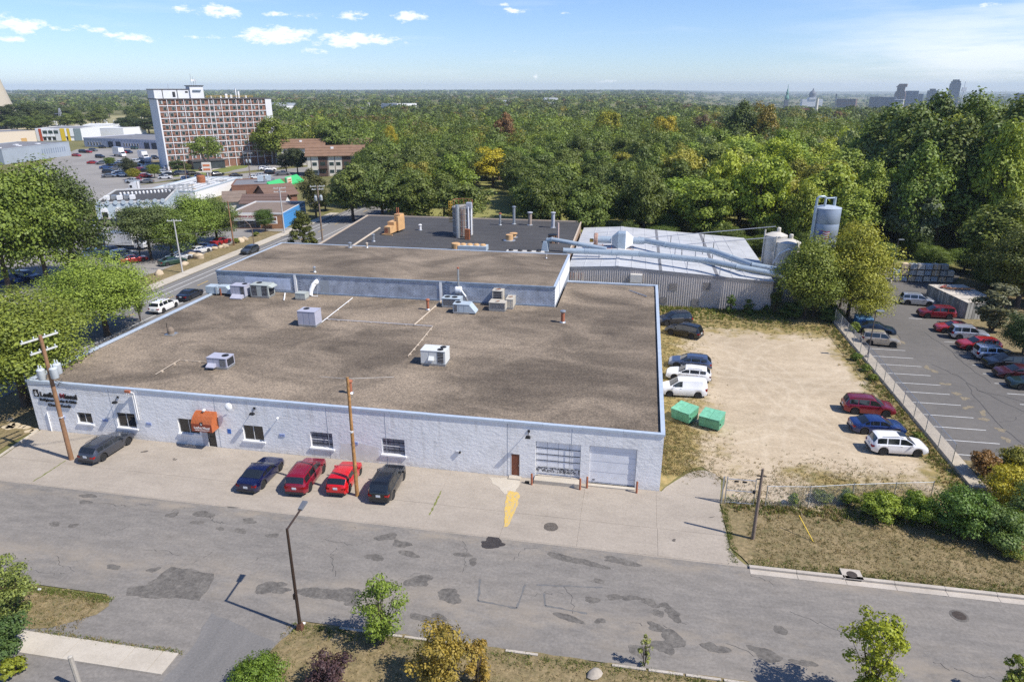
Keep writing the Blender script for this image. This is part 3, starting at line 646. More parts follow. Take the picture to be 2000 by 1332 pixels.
# sectional garage doors
m_gar1 = mat('white door panel', (.80, .80, .81), .5, var=.10, scale=1.2, space='object')
m_peel, t, b = bsdf_mat('peeling door panel')
t.links.new(ramp(t, noise(t, vec(t, 'object', (1, 1, 1.2)), 4.5, 8, .75, .8), [(.44, (.80, .80, .81)), (.52, (.10, .10, .105))]), b.inputs['Base Color']); b.inputs['Roughness'].default_value = .7
gd = obj('garage_door', None, bld)
for i in range(5):
    for j in range(4):
        x0 = 47.14 + i * 0; x0 = 47.14 + j * .9; z0 = .62 + i * .565
        MB().bx(x0 + .02, x0 + .885, .14 + rnd.uniform(0, .012), .2, z0 + .03, z0 + .545).build('door_panel', m_peel if i == 0 else m_gar1, gd)
for i in range(6): MB().bx(47.12, 50.73, .115, .139, .60 + i * .565 - .012, .60 + i * .565 + .022).build('door_rail', m_dark if i in (2, 3, 4) else m_white, gd)
MB().bx(47.1, 50.75, .205, .24, .36, 3.5).build('door_back', m_white, gd)
MB().bx(47.1, 50.75, -.75, .13, .0, .35).build('dock_step', g_walk, bld)
MB().bx(47.3, 50.6, .0, .14, .352, .40).build('dock_edge', m_conc, bld)
gd = obj('garage_door', None, bld)
for i in range(7):
    z0 = .2 + i * .478
    MB().bx(51.44, 55.13, .14 + .01 * (i % 2), .2, z0 + .008, z0 + .47).build('door_panel', mat('plain door slat', (.72, .73, .76), .45, var=.08, scale=1.5, space='object'), gd)
MB().bx(51.42, 55.15, .205, .24, .12, 3.55).build('door_back', m_grey, gd)
MB().bx(51.75, 51.95, .12, .139, .36, .44).build('handle', m_black, gd)
MB().bx(51.42, 55.15, -.35, .13, .0, .12).build('dock_step', g_walk, bld)
for (x, lab) in ((46.95, 'left bollard of the peeling garage door'), (50.85, 'right bollard of the peeling garage door'), (51.38, 'left bollard of the plain grey garage door'), (55.3, 'right bollard of the plain grey garage door')):
    tt = thing('bollard', 'rust brown steel ' + lab, 'bollard', (x, -.95 - .0103 * x if x < 51 else -.6 - .0103 * x, 0), 0, 'bollards at the garage doors')
    MB().tube([(0, 0, 0), (0, 0, 1.0)], .085, 10).build('post', m_terra, tt); MB().lathe([(.085, 1.0), (.06, 1.04), (.0, 1.055)], n=10).build('cap', m_rust, tt)
# shop sign
sg = thing('shop_sign', 'black raised letters of the shop name on the white wall', 'sign', (0, 0, 0), BR)
fit_text('Leaflet', 1.18, 2.98, 3.52, 4.02, -.06, .05, m_letter, sg, bold=.02)
fit_text('M', 3.25, 3.72, 3.55, 4.0, -.06, .05, mat('dark red letter', (.12, .012, .02), .5, var=0), sg, bold=.02)
fit_text('issal', 3.78, 5.0, 3.52, 4.02, -.06, .05, m_letter, sg, bold=.02)
fit_text('Religious Books & Gifts', 1.0, 4.85, 3.02, 3.36, -.06, .04, m_letter, sg, bold=.018)
fit_text('Church Goods', 1.75, 4.1, 2.62, 2.90, -.06, .04, m_letter, sg, bold=.018)
emblem(.72, 3.83, .72, 0, m_letter, sg)
# small fittings on the front wall
def onwall(x, z): return (x, -.0103 * x, z)
for (x, z, lab) in (((9.29, 3.85)[0], (9.29, 3.85)[1], 'black floodlight between the lettering and the first large window'), ((22.61, 3.93)[0], (22.61, 3.93)[1], 'black floodlight above the window right of the awning'), ((46.54, 4.05)[0], (46.54, 4.05)[1], 'black floodlight above the brown steel door')):
    tt = thing('floodlight', lab, 'floodlight', onwall(x, z), BR, 'floodlights on the front wall')
    MB().bx(-.09, .09, -.06, 0, .2, .4).build('wall_plate', m_black, tt); MB().tube([(0, -.05, .3), (0, -.28, .22), (0, -.42, .08)], .03, 6).build('arm', m_black, tt)
    MB().box((0, -.5, 0), (.42, .3, .16), 0, .8).build('lamp_head', m_black, tt)
tt = thing('satellite_dish', 'round white satellite dish on the front wall right of the awning', 'satellite dish', onwall(*(20.40, 4.37)), BR)
MB().lathe([(.02, .0), (.2, .03), (.33, .10), (.335, .11), (.2, .05), (.02, .02)], (0, 0, 0), 20, 'y').build('dish', m_white, tt); MB().tube([(0, .1, 0), (0, .3, -.05), (0, .45, -.3)], .025, 6).build('mast', m_grey, tt)
MB().tube([(0, .05, -.25), (0, -.32, .0)], .015, 5).build('feed_arm', m_grey, tt); tt.rotation_euler = (R(-15), 0, BR + R(8)); tt.location.y -= .48
tt = thing('security_camera', 'small white security camera on top of the orange awning', 'camera', (17.85, -.35, 3.54), BR)
MB().tube([(0, 0, 0), (0, 0, .12)], .03, 6).build('stalk', m_grey, tt); MB().box((0, -.06, .18), (.16, .3, .14)).build('camera_body', m_white, tt)
tt = thing('security_camera', 'small white security camera right of the window beside the awning', 'camera', onwall(*(24.87, 3.65)), BR)
MB().tube([(0, 0, 0), (0, -.3, 0)], .025, 6).build('stalk', m_grey, tt); MB().box((0, -.38, .0), (.13, .26, .13)).build('camera_body', m_white, tt)
tag(MB().bx(-.17, .17, -.02, 0, -.22, .22).build('wall_sign', m_bluesign, None, loc=onwall(*(19.84, 1.74)), rz=BR), 'small blue sign on the white wall right of the door', 'sign')
tt = thing('meter_box', 'small dark meter and hose tap on the white wall left of the brown door', 'meter', onwall(*(40.64, 1.85)), BR)
MB().bx(-.18, .02, -.12, 0, -.1, .1).build('meter_case', m_grey, tt); MB().lathe([(.09, -.16), (.09, 0)], (.16, 0, 0), 10, 'y').build('dial', m_dark, tt)
tt = thing('downpipe', 'short white downpipe at the left end of the front wall', 'pipe', onwall(1.42, 0), BR)
MB().tube([(0, -.07, 0), (0, -.07, 1.95)], .055, 8).build('pipe', m_white, tt); MB().bx(-.09, .09, -.09, 0, 1.5, 1.56).build('clip', m_white, tt)
tt = thing('service_mast', 'white conduit mast with cable heads at the parapet left of the awning', 'conduit', onwall(10.9, 0), BR)
for dx in (0, .18): MB().tube([(dx, -.12, 2.1), (dx, -.12, 4.7), (dx - .05, -.35, 4.95)], .05, 8).build('conduit', m_white, tt)
MB().box((-.15, -.4, 4.98), (.5, .2, .22)).build('bracket', m_terra, tt)
for k in range(3): MB().lathe([(.03, 0), (.07, .04), (.03, .08), (.06, .12)], (-.4 + k * .2, -.5, 4.75), 8).build('insulator', m_grey, tt)
# ------------------------------------------------------------------ raised rear block of the shop
ub = thing('raised_block', 'raised brown roofed block with silver painted block walls behind the shop roof', 'building', (0, 0, 0), -.006)
X0, X1, Y0, Y1, UZ = -.6, 44.7, 31.45, 49.3, 7.32
MB().bx(X0, X1, Y0, Y1, 0, UZ - .08).build('core_wall', m_mortar, ub)
MB().sheet(rect(X0 + .2, X1 - .2, Y0 + .2, Y1 - .2), UZ).build('roof', m_gravel, ub)
bl = MB()
for r_ in range(12):
    z0 = 5.02 + r_ * .178; x = X0 + (.2 if r_ % 2 else 0)
    while x < X1 - .2:
        l = .395
        if not (10.3 < x < 11.0 or 30.0 < x < 30.6): bl.box((x + l / 2, Y0 - .006 - rnd.uniform(0, .008), z0 + .084), (l - .014, .03, .162))
        x += .405
o = bl.build('wall_blocks', m_block, ub); o['kind'] = 'stuff'
for (x0, x1, m) in ((3.4, 9.9, None),): MB().bx(x0, x1, Y0 - .032, Y0 - .026, 5.2, 6.75).build('whitewash_patch', mat('whitewash', (.52, .58, .70), .7, var=.2, scale=.8), ub)
MB().bx(14.1, 15.3, Y0 - .03, Y0 - .022, 4.95, 6.75).build('bricked_door', mat('grey board', (.30, .33, .36), .7, var=.1), ub)
for x in (10.65, 30.3): MB().bx(x - .16, x + .16, Y0 - .12, Y0, ZR, UZ).build('pilaster', m_brightw, ub)
for (x0, x1) in ((X0, 10.4), (10.9, 30.1), (30.5, X1)): MB().bx(x0, x1, Y0 - .14, Y0 - .03, ZR, 5.02).build('wall_flashing', m_base, ub)
for (x0, x1, y0, y1) in ((X0 - .06, X1 + .06, Y0 - .1, Y0 + .22), (X0 - .06, X0 + .22, Y0 + .23, Y1), (X1 - .22, X1 + .06, Y0 + .23, Y1), (X0 + .23, X1 - .23, Y1 - .2, Y1 + .06)):
    n_ = max(1, int(max(x1 - x0, y1 - y0) / 3.05)); hx = (x1 - x0) > (y1 - y0)
    for k in range(n_):
        a0, a1 = k / n_, (k + 1) / n_
        q = (x0 + (x1 - x0) * a0 + .006, x0 + (x1 - x0) * a1 - .006, y0, y1) if hx else (x0, x1, y0 + (y1 - y0) * a0 + .006, y0 + (y1 - y0) * a1 - .006)
        MB().bx(*q, UZ - .16, UZ + .07).build('coping_cap', m_base if (hx and y0 < 40) else m_cope, ub)
MB().bx(X1, X1 + .03, Y0 + .1, Y1 - .1, 4.9, UZ - .16).build('side_siding', m_brightw, ub)
MB().bx(X1 + .03, X1 + .07, 36.3, 36.4, 4.9, UZ - .2).build('downpipe', m_base, ub)
# ------------------------------------------------------------------ flat black-roofed rear building
m_bit = ground_mat('bitumen roof', [(.3, (.050, .049, .050)), (.6, (.072, .070, .071)), (.78, (.10, .096, .095))], .12, [(.3, (.045, .045, .047)), (.7, (.09, .087, .086))], 1.0, .4, fine=(5.0, .12), rough=.85)[0]
m_tan = mat('tan fascia', (.48, .40, .31), .6, var=.1)
rb = thing('rear_building', 'low building with a flat dark bitumen roof below the oaks', 'building', (0, 0, 0))
poly = [(3.6, 49.6), (44.3, 49.6), (44.0, 83.0), (.9, 82.5)]
MB().prism(poly, 0, 5.95).build('walls', mat('buff brick', (.30, .22, .16), .9, var=.15), rb)
MB().sheet([(3.75, 49.7), (44.1, 49.7), (43.85, 82.8), (1.1, 82.3)], 5.96).build('roof', m_bit, rb)
for k in range(10):
    y = 52.5 + k * 3.1
    MB().sheet(rect(3.0 - (y - 50) * .06, 44.0, y, y + .07), 5.966).build('roof_seam', mat('seam strip', (.035, .035, .037), .8, var=.2), rb)
for i in range(4):
    p, q = Vector(poly[i]), Vector(poly[(i + 1) % 4])
    d = (q - p); L_ = d.length; a = math.atan2(d.y, d.x); n_ = max(1, int(L_ / 3.4))
    for k in range(n_):
        m_ = p + d * ((k + .5) / n_)
        MB().box((m_.x, m_.y, 6.0), (L_ / n_ - .02, .22, .22), a).build('coping_cap', m_tan, rb)
# ------------------------------------------------------------------ ribbed metal building
mt = thing('metal_shed', 'long low ribbed grey metal shed with a pale sheet roof', 'building', (0, 0, 0))
MX0, MXR, MX1, MY0, MY1 = 44.75, 51.9, 73.9, 49.75, 80.3
def mz(x): return 5.75 - abs(x - MXR) * (.06 if x < MXR else .0614)
m_rib = mat('grey ribbed steel', (.52, .48, .455), .55, .25, var=.08, scale=1.2)
m_sheet, t, b = bsdf_mat('pale roof sheet'); b.inputs['Roughness'].default_value = .5; b.inputs['Metallic'].default_value = .25
t.links.new(ramp(t, noise(t, vec(t, 'world', (.6, 1.2, 1)), .5, 7, .7), [(.28, (.42, .425, .43)), (.5, (.56, .565, .57)), (.72, (.66, .66, .66))]), b.inputs['Base Color'])
x = MX0 + .0
opens = [(59.55, 60.6, 2.5, 3.55), (64.3, 65.35, 2.75, 3.85), (56.6, 57.5, .5, 1.5), (58.4, 59.3, .5, 1.4), (62.9, 63.9, .4, 1.4)]
while x < MX1 - .3:
    w = min(.972, MX1 - x); mb = MB()
    pr = [(0, 0), (.05, -.07), (.13, -.07), (.18, 0), (.324, 0)]
    off = 0
    while off < w - .01:
        for i in range(4):
            a, b_ = x + off + pr[i][0], x + off + pr[i + 1][0]
            if a >= MX1: break
            b_ = min(b_, MX1)
            mb.add([(a, MY0 + pr[i][1], 0), (b_, MY0 + pr[i + 1][1], 0), (b_, MY0 + pr[i + 1][1], mz(b_) - .35), (a, MY0 + pr[i][1], mz(a) - .35)], [(0, 1, 2, 3)])
        off += .324
    mb.build('wall_panel', m_rib, mt); x += .972
x = MX0
while x < MX1 - .1:
    w = min(3.24, MX1 - x); q = MB()
    cutx = [x, x + w] if not (x < MXR < x + w) else [x, MXR, x + w]
    for i in range(len(cutx) - 1):
        a, b_ = cutx[i], cutx[i + 1]
        q.add([(a + .01, MY0 - .1, mz(a) - .42), (b_ - .01, MY0 - .1, mz(b_) - .42), (b_ - .01, MY0 - .1, mz(b_) + .02), (a + .01, MY0 - .1, mz(a) + .02),
               (a + .01, MY0 - .07, mz(a) - .42), (b_ - .01, MY0 - .07, mz(b_) - .42)], [(0, 1, 2, 3), (0, 4, 5, 1)])
    q.build('verge_trim', mat('grey trim', (.25, .25, .27), .5, .3, var=.1), mt); x += w
MB().add([(MX1, MY0, 0), (MX1, MY1, 0), (MX1, MY1, mz(MX1)), (MX1, MY0, mz(MX1))], [(0, 1, 2, 3)]).build('side_wall', m_rib, mt)
MB().add([(MX0, MY1, 0), (MX0, MY0, 0), (MX0, MY0, mz(MX0)), (MX0, MY1, mz(MX0))], [(0, 1, 2, 3)]).build('side_wall', m_rib, mt)
MB().add([(MX1, MY1, 0), (MX0, MY1, 0), (MX0, MY1, mz(MX0)), (MXR, MY1, mz(MXR)), (MX1, MY1, mz(MX1))], [(0, 1, 2, 3, 4)]).build('back_wall', m_rib, mt)
sx = [MX0, 47.1, 49.5, MXR, 54.0, 56.1, 58.15, 60.1, 62.0, 64.05, 66.15, 68.3, 70.2, 72.1, MX1 + .1]
for i in range(len(sx) - 1):
    y = MY0 - .12
    while y < MY1:
        y1 = min(MY1 + .1, y + 5.1); a, b_ = sx[i] + .008, sx[i + 1] - .008; dz = rnd.uniform(0, .012)
        MB().add([(a, y, mz(a) + .03 + dz), (b_, y, mz(b_) + .03 + dz), (b_, y1 - .02, mz(b_) + .03 + dz), (a, y1 - .02, mz(a) + .03 + dz),
                  (a, y, mz(a)), (b_, y, mz(b_)), (b_, y1 - .02, mz(b_)), (a, y1 - .02, mz(a))],
                 [(0, 1, 2, 3), (0, 4, 5, 1), (1, 5, 6, 2), (2, 6, 7, 3), (3, 7, 4, 0)]).build('roof_sheet', m_sheet, mt)
        y = y1
for k in range(12):
    a = sx[k + 1] if k < 12 else sx[-1]
for a in (47.1, 49.5, 54.0, 56.1, 60.1, 62.0, 68.3, 70.2): MB().bx(a - .05, a + .05, MY0 - .1, MY1, mz(a) + .03, mz(a) + .075).build('roof_seam', m_sheet, mt)
for a in (58.15, 66.15): MB().bx(a - .22, a + .22, MY0 - .1, MY1, mz(a) + .03, mz(a) + .085).build('roof_seam', mat('weathered strip', (.19, .19, .20), .7, .2, var=.25), mt)
MB().bx(MXR - .25, MXR + .25, MY0 - .1, MY1, mz(MXR) + .02, mz(MXR) + .10).build('ridge_cap', m_sheet, mt)
for (a, b_, c_, d) in opens:
    o = MB().bx(a, b_, MY0 - .1, MY0 - .075, c_, d).build('wall_louvre', m_dark, mt)
    for j in range(7): MB().box(((a + b_) / 2, MY0 - .11, c_ + (d - c_) * (j + .5) / 7), (b_ - a, .03, .05)).build('slat', m_rib, o)
MB().bx(53.9, 55.6, MY0 - .75, MY0 - .08, 3.55, 4.75).build('vent_hood', mat('cream hood', (.60, .57, .52), .6, var=.06), mt)
for (a, b_) in ((46.0, 46.08), (47.0, 47.08)): MB().tube([(a, MY0 - .5, 0), (a, MY0 - .5, 4.6)], .05, 6).build('pipe', m_tan, mt)
for k in range(5): MB().tube([(45.2 + k * .4, MY0 - .45, 3.7), (45.2 + k * .4, MY0 - .45, 4.6)], .025, 5).build('railing_bar', m_terra, mt)

# ------------------------------------------------------------------ rooftop units
m_unit_l = mat('lilac grey enamel', (.42, .42, .49), .5, .1, var=.10, scale=2.5, space='object')
m_unit_w = mat('off white enamel', (.62, .63, .61), .5, .05, var=.08, scale=2.5, space='object')
m_unit_g = mat('green grey enamel', (.40, .43, .40), .55, .1, var=.10, scale=2.5, space='object')
m_unit_b = mat('pale blue enamel', (.42, .49, .54), .5, .1, var=.10, scale=2.5, space='object')
m_unit_t = mat('tan enamel', (.47, .43, .36), .6, .05, var=.12, scale=2.5, space='object')
m_fanrust = mat('rusted fan', (.30, .11, .04), .8, var=.35, scale=7, space='object')
def fan(u, x, y, z, r, rust=False):
    o = MB().lathe([(r, 0), (r, .05), (r * .88, .06), (r * .86, .012)], (x, y, z), 18).build('fan_ring', m_unit_g if rust else m_dark, u)
    MB().lathe([(r * .84, .0), (r * .84, .016)], (x, y, z), 18).build('fan_well', m_dark if not rust else m_fanrust, o)
    mb = MB()
    for k in range(4): mb.box((x, y, z + .028), (r * 1.5, r * .26, .012), k * math.pi / 4)
    mb.build('fan_blades', m_black if not rust else m_fanrust, o)
def rtu(label, loc, rz, d, m, fans=(), coils=(), hood=None, curb=True, panels=3, rust=False):
    """boxy roof unit; d = (length, depth, height); coils: faces '-y','+x','-x' with span"""
    u = thing('rooftop_unit', label, 'air conditioner', loc, rz, 'rooftop air conditioners on the brown gravel roofs')
    L_, D2, H_ = d; z0 = .18 if curb else .05
    if curb: MB().bx(-L_ / 2 + .03, L_ / 2 - .03, -D2 / 2 + .03, D2 / 2 - .03, 0, z0).build('curb', m_galv, u)
    MB().bx(-L_ / 2, L_ / 2, -D2 / 2, D2 / 2, z0, H_).build('cabinet', m, u)
    MB().bx(-L_ / 2 - .03, L_ / 2 + .03, -D2 / 2 - .03, D2 / 2 + .03, H_, H_ + .05).build('lid', m, u)
    MB().bx(-L_ / 2 - .02, L_ / 2 + .02, -D2 / 2 - .02, D2 / 2 + .02, z0, z0 + .07).build('base_rail', m_galv, u)
    for (fx, fy, r) in fans: fan(u, fx, fy, H_ + .05, r, rust)
    for (face, a, b_) in coils:
        n_ = 7
        if face in ('-y',):
            o = MB().bx(a, b_, -D2 / 2 - .012, -D2 / 2 - .001, z0 + .12, H_ - .08).build('coil', m_dark, u)
            for k in range(n_): MB().bx(a, b_, -D2 / 2 - .03, -D2 / 2 - .013, z0 + .15 + k * (H_ - z0 - .25) / n_, z0 + .17 + k * (H_ - z0 - .25) / n_).build('coil_slat', m_grey, o)
        else:
            s_ = 1 if face == '+x' else -1; x = s_ * L_ / 2
            o = MB().bx(min(x, x + s_ * .012), max(x, x + s_ * .012), a, b_, z0 + .12, H_ - .08).build('coil', m_dark, u)
    for k in range(1, panels):
        x = -L_ / 2 + L_ * k / panels
        MB().bx(x - .012, x + .012, -D2 / 2 - .008, -D2 / 2, z0 + .08, H_).build('panel_seam', m_base, u)
    if hood:
        face, a, b_, h0, h1, out = hood
        y = -D2 / 2
        if face == '-y': MB().add([(a, y, h1), (b_, y, h1), (b_, y - out, h0 + .1), (a, y - out, h0 + .1), (a, y, h0), (b_, y, h0), (b_, y - out, h0), (a, y - out, h0)],
                                  [(3, 2, 1, 0), (7, 6, 2, 3), (0, 4, 7, 3), (1, 2, 6, 5), (4, 5, 6, 7)]).build('intake_hood', m, u)
        if face == '+x':
            x = L_ / 2
            MB().add([(x, a, h1), (x, b_, h1), (x + out, b_, h0 + .1), (x + out, a, h0 + .1), (x, a, h0), (x, b_, h0), (x + out, b_, h0), (x + out, a, h0)],
                     [(0, 3, 2, 1), (3, 7, 6, 2), (0, 4, 7, 3), (1, 2, 6, 5), (7, 4, 5, 6)]).build('intake_hood', m, u)
    return u
ZG = 4.86
rtu('small lilac grey roof unit with a low hood at the front left of the roof', (15.5, 6.45, ZG), BR, (2.05, 1.35, 1.1), m_unit_l, [(.5, .1, .33)], [('-y', .3, .92), ('+x', -.55, .55)], ('-y', -.95, -.1, .25, .6, .45))
rtu('tall lilac grey roof unit on a galvanised base with one dark fan, in mid roof', (18.35, 19.65, ZG), BR, (2.1, 1.6, 1.75), m_unit_l, [(-.4, .25, .34)], [('-x', -.4, .5)])
rtu('large off white roof unit with two fans and a front vent box', (35.55, 11.0, ZG), BR, (2.45, 1.6, 1.5), m_unit_w, [(.65, -.35, .3), (.75, .35, .3)], [('-y', .45, 1.05)], ('-y', -.4, .1, .6, 1.0, .35))
u = thing('air_handler', 'pale blue duct box with an elbow beside the raised wall at the far left', 'air handler', (1.2, 29.0, ZG), 0)
MB().bx(-1.5, .25, -.55, .75, .25, 1.15).build('duct_box', m_unit_b, u); MB().bx(.26, 1.3, -.4, .75, .3, 1.2).build('plenum', m_unit_b, u)
MB().bx(-.05, .04, -.62, .8, .15, 1.2).build('flange', m_galv, u); MB().bx(.45, .62, -.5, -.42, 0, .95).build('rusty_post', m_terra, u)
MB().add([(1.3, -.4, 1.2), (2.0, -.4, .5), (2.0, .75, .5), (1.3, .75, 1.2), (1.3, -.4, .3), (2.0, -.4, .2), (2.0, .75, .2), (1.3, .75, .3)], [(0, 1, 2, 3), (0, 4, 5, 1), (1, 5, 6, 2), (3, 2, 6, 7)]).build('sloped_duct', m_unit_b, u)
for x in (-1.3, .1): MB().bx(x, x + .08, -.5, .7, 0, .25).build('leg', m_black, u)
rtu('dark lilac roof unit with a pale slanted hood near the left of the raised wall', (4.55, 28.7, ZG), BR, (2.0, 1.5, 1.55), m_unit_l, [(.5, .3, .33)], [('-y', .4, .9)], ('-y', -.8, .8, .05, .5, .7))
rtu('green grey roof unit with dark coil sides right of the lilac hooded one', (7.3, 29.2, ZG), BR, (2.5, 1.6, 1.65), m_unit_g, [(-.5, .3, .36)], [('-y', -1.1, -.35), ('-y', .35, 1.1), ('+x', -.6, .6)], ('+x', -.7, .7, 1.35, 1.65, .5))
rtu('small squat green grey roof unit beside the curved duct on the raised wall', (12.85, 28.9, ZG), BR, (1.35, 1.1, .85), m_unit_g, [], [], None, True, 2)
rtu('pale blue condenser with twin fans beside the pale pipe run, against the raised wall', (32.5, 29.2, ZG), BR, (2.3, 1.4, 1.15), m_unit_b, [(-.6, 0, .36), (.3, 0, .36)], [('-y', -1.0, 1.0)])
rtu('pale roof unit with a sloping right end in front of the blue condenser', (34.3, 27.1, ZG), BR, (2.0, 1.4, 1.15), m_unit_b, [(-.55, .1, .34)], [('-y', -.9, -.5)], ('+x', -.7, .7, .15, 1.15, .75))
rtu('tan condenser with a dark coil front, nearest of the three rusty topped units', (38.3, 28.9, ZG), BR, (2.0, 1.5, 1.05), m_unit_t, [(0, -.25, .3)], [('-y', -.9, .9)], rust=True)
rtu('taller rusty topped condenser against the raised wall, left of its neighbour', (38.0, 30.55, ZG), BR, (1.3, 1.2, 2.0), m_unit_t, [(0, 0, .4)], [('-y', -.5, .5)], rust=True)
rtu('rusty topped narrow condenser tucked behind the tan one, nearest the raised corner', (39.6, 30.2, ZG), BR, (.9, 1.9, 1.2), m_unit_t, [(0, .1, .32)], [], rust=True)
u = thing('roof_fan', 'squat brown mushroom roof fan with a mast at the left of the roof', 'roof fan', (4.87, 13.9, ZG), 0)
MB().bx(-.5, .5, -.5, .5, 0, .12).build('curb', m_galv, u); MB().lathe([(.34, .12), (.38, .5), (.30, .75), (.12, .85)], n=14).build('fan_hood', mat('weathered brown', (.20, .155, .115), .8, var=.2), u); MB().tube([(-.45, .1, 0), (-.45, .1, 1.3)], .03, 5).build('mast', m_black, u)
def stack(label, c, h, r, m, cap=True, z=ZG, name='vent_pipe', capm=None, flange=True):
    u = thing(name, label, 'vent pipe', (c[0], c[1], z))
    if flange: MB().lathe([(r * 1.7, 0), (r * 1.7, .05), (r * 1.05, .16)], n=14).build('flashing', m_galv, u)
    MB().tube([(0, 0, 0), (0, 0, h)], r, 14).build('pipe', m, u)
    if cap: MB().lathe([(r * .9, h), (r * 1.5, h + .10), (r * 1.5, h + .22), (r * .3, h + .32)], n=14).build('rain_cap', capm or m, u)
    return u
stack('red oxide vent pipe with a flat cap near the front parapet', (30.16, 2.80), 1.0, .17, m_terra)
stack('red oxide vent pipe with a pale metal cap at the right of the roof', (46.52, 25.39), 1.2, .22, m_terra, capm=m_galv)
stack('red oxide vent pipe left of the blue condensers', (29.90, 27.38), 1.1, .17, m_terra)
stack('small grey vent pipe on the left of the raised roof', (12.86, 33.02), .5, .13, m_galv, z=7.32, name='roof_vent')
stack('small tan vent pipe at the back edge of the raised roof', (14.15, 48.33), .5, .14, m_tan, z=7.32, name='roof_vent')
stack('small galvanised vent pair by the rear parapet of the raised roof', (11.62, 47.88), .55, .2, m_galv, z=7.32, name='roof_vent')
stack('little dark vent pipe near the right end of the raised roof', (41.93, 46.09), .6, .09, m_tan, False, z=7.32, name='roof_vent')
u = thing('exhaust_blower', 'white blower drum with a tall flue on a bracket of the raised wall', 'blower', (32.9, 30.8, ZG), 0); u.scale = (.72, .72, .95)
MB().lathe([(.45, -.55), (.5, -.4), (.5, .4), (.45, .55)], (0, 0, 1.75), 16, 'x').build('drum', m_white, u); MB().tube([(0, 0, 2.2), (0, 0, 4.6)], .17, 10).build('flue', m_galv, u); MB().lathe([(.2, 4.6), (.2, 4.8)], n=10).build('flue_cap', m_terra, u)
for sx_ in (-.45, .45): MB().tube([(sx_, -.3, 0), (sx_, 0, 1.4), (sx_, .5, 1.6)], .05, 6).build('bracket_leg', m_galv, u)
MB().tube([(.5, -.2, 1.7), (1.3, -.3, .9), (1.6, -.2, .3)], .2, 8).build('outlet', m_galv, u)
u = thing('curved_duct', 'white curved duct coming out of the raised wall on a steel frame', 'duct', (13.6, 30.75, ZG), 0); u.scale = (.6, .6, .85)
MB().tube([(-.6, -.6, .1), (-.5, -.35, .8), (-.1, 0, 1.5), (.3, .3, 1.9), (.5, 1.0, 2.0)], [.45, .45, .45, .4, .4], 14).build('duct', m_brightw, u); MB().lathe([(.46, 0), (.46, .1)], (.3, .3, 1.85), 14).build('collar', m_unit_t, u)
for x in (-.9, .9): MB().tube([(x, -.5, 0), (x, .4, 1.6)], .04, 5).build('frame_leg', m_galv, u)
MB().bx(-1.1, 1.1, -.8, -.6, 0, .08).build('frame_sill', m_white, u)
def roofpipe(label, pts, r, m, z=ZG, blocks=3):
    u = thing('gas_pipe', label, 'pipe', (pts[0][0], pts[0][1], z))
    P_ = [(p[0] - pts[0][0], p[1] - pts[0][1], .14) for p in pts]
    MB().tube(P_, r, 6).build('pipe', m, u)
    for i in range(len(P_) - 1):
        for k in range(blocks):
            q = (k + .5) / blocks; MB().box((P_[i][0] * (1 - q) + P_[i + 1][0] * q, P_[i][1] * (1 - q) + P_[i + 1][1] * q, .06), (.22, .22, .12)).build('support_block', m_tan, u)
roofpipe('thin pale pipe bending from the front left roof unit', [(10.68, 3.32), (10.63, 7.08), (13.48, 7.04)], .035, m_tan, blocks=2)
roofpipe('straight pale pipe running from the tall unit back to the raised wall', [(19.41, 20.24), (19.14, 30.07)], .045, m_brightw)
roofpipe('long thin grey pipe running right from the tall roof unit', [(19.21, 21.51), (23.89, 21.40), (32.27, 21.23)], .04, m_grey, blocks=4)
roofpipe('thin pale pipe running to the large off white unit', [(32.32, 21.06), (32.43, 15.91), (32.44, 11.90)], .04, m_tan)
roofpipe('thick pale pipe slanting out from the blue condensers', [(30.64, 30.74), (30.12, 21.21)], .085, m_tan, blocks=2)
roofpipe('short pale pipe stub in front of the raised wall', [(9.64, 30.51), (10.95, 27.72)], .09, m_brightw, blocks=1)
roofpipe('short grey pipe lying at the right back corner of the roof', [(53.85, 39.77), (56.09, 37.28)], .06, m_galv, blocks=1)
# ------------------------------------------------------------------ things on the black roof
ZB = 5.97
u = thing('dust_tower', 'round weathered grey dust tower with a caged ladder on the black roof', 'dust collector', (24.7, 66.4, ZB))
m_wood = mat('weathered staves', (.27, .25, .225), .9, var=.2, scale=1.5, space='object')
RT = 1.75
for k in range(26):
    a0 = 2 * math.pi * k / 26; a1 = a0 + 2 * math.pi / 26 * .93; am = (a0 + a1) / 2; rr_ = RT + rnd.uniform(-.015, .015)
    pts = [(rr_ * math.cos(a), rr_ * math.sin(a)) for a in (a0, am, a1)]
    mb = MB(); mb.prism([(p[0] * .93, p[1] * .93) for p in pts][::-1] + pts, .15, 5.2 + .25 * math.cos(am)); mb.build('stave', m_wood, u)
MB().lathe([(RT * .92, .0), (RT * .92, 5.1), (.1, 5.35)], n=26).build('drum', m_wood, u)
for z in (.6, 1.7, 2.8, 3.9, 4.9): MB().lathe([(RT + .02, z), (RT + .045, z + .02), (RT + .045, z + .09), (RT + .02, z + .11)], n=26).build('hoop', m_galv, u)
MB().tube([(-.35, -RT - .45, 0), (-.35, -RT - .45, 5.6)], .33, 14).build('riser_pipe', m_galv, u)
MB().tube([(1.35, -1.4, .4), (1.35, -1.4, 5.2)], .16, 10).build('riser_pipe', m_white, u); MB().tube([(1.75, -1.0, .4), (1.75, -1.0, 5.0)], .14, 10).build('riser_pipe', m_white, u)
MB().bx(1.0, 1.9, -1.5, -.7, 4.9, 5.9).build('motor_box', m_grey, u)
m_yel = mat('yellow safety paint', (.55, .33, .04), .6, var=.2)
mb = MB()
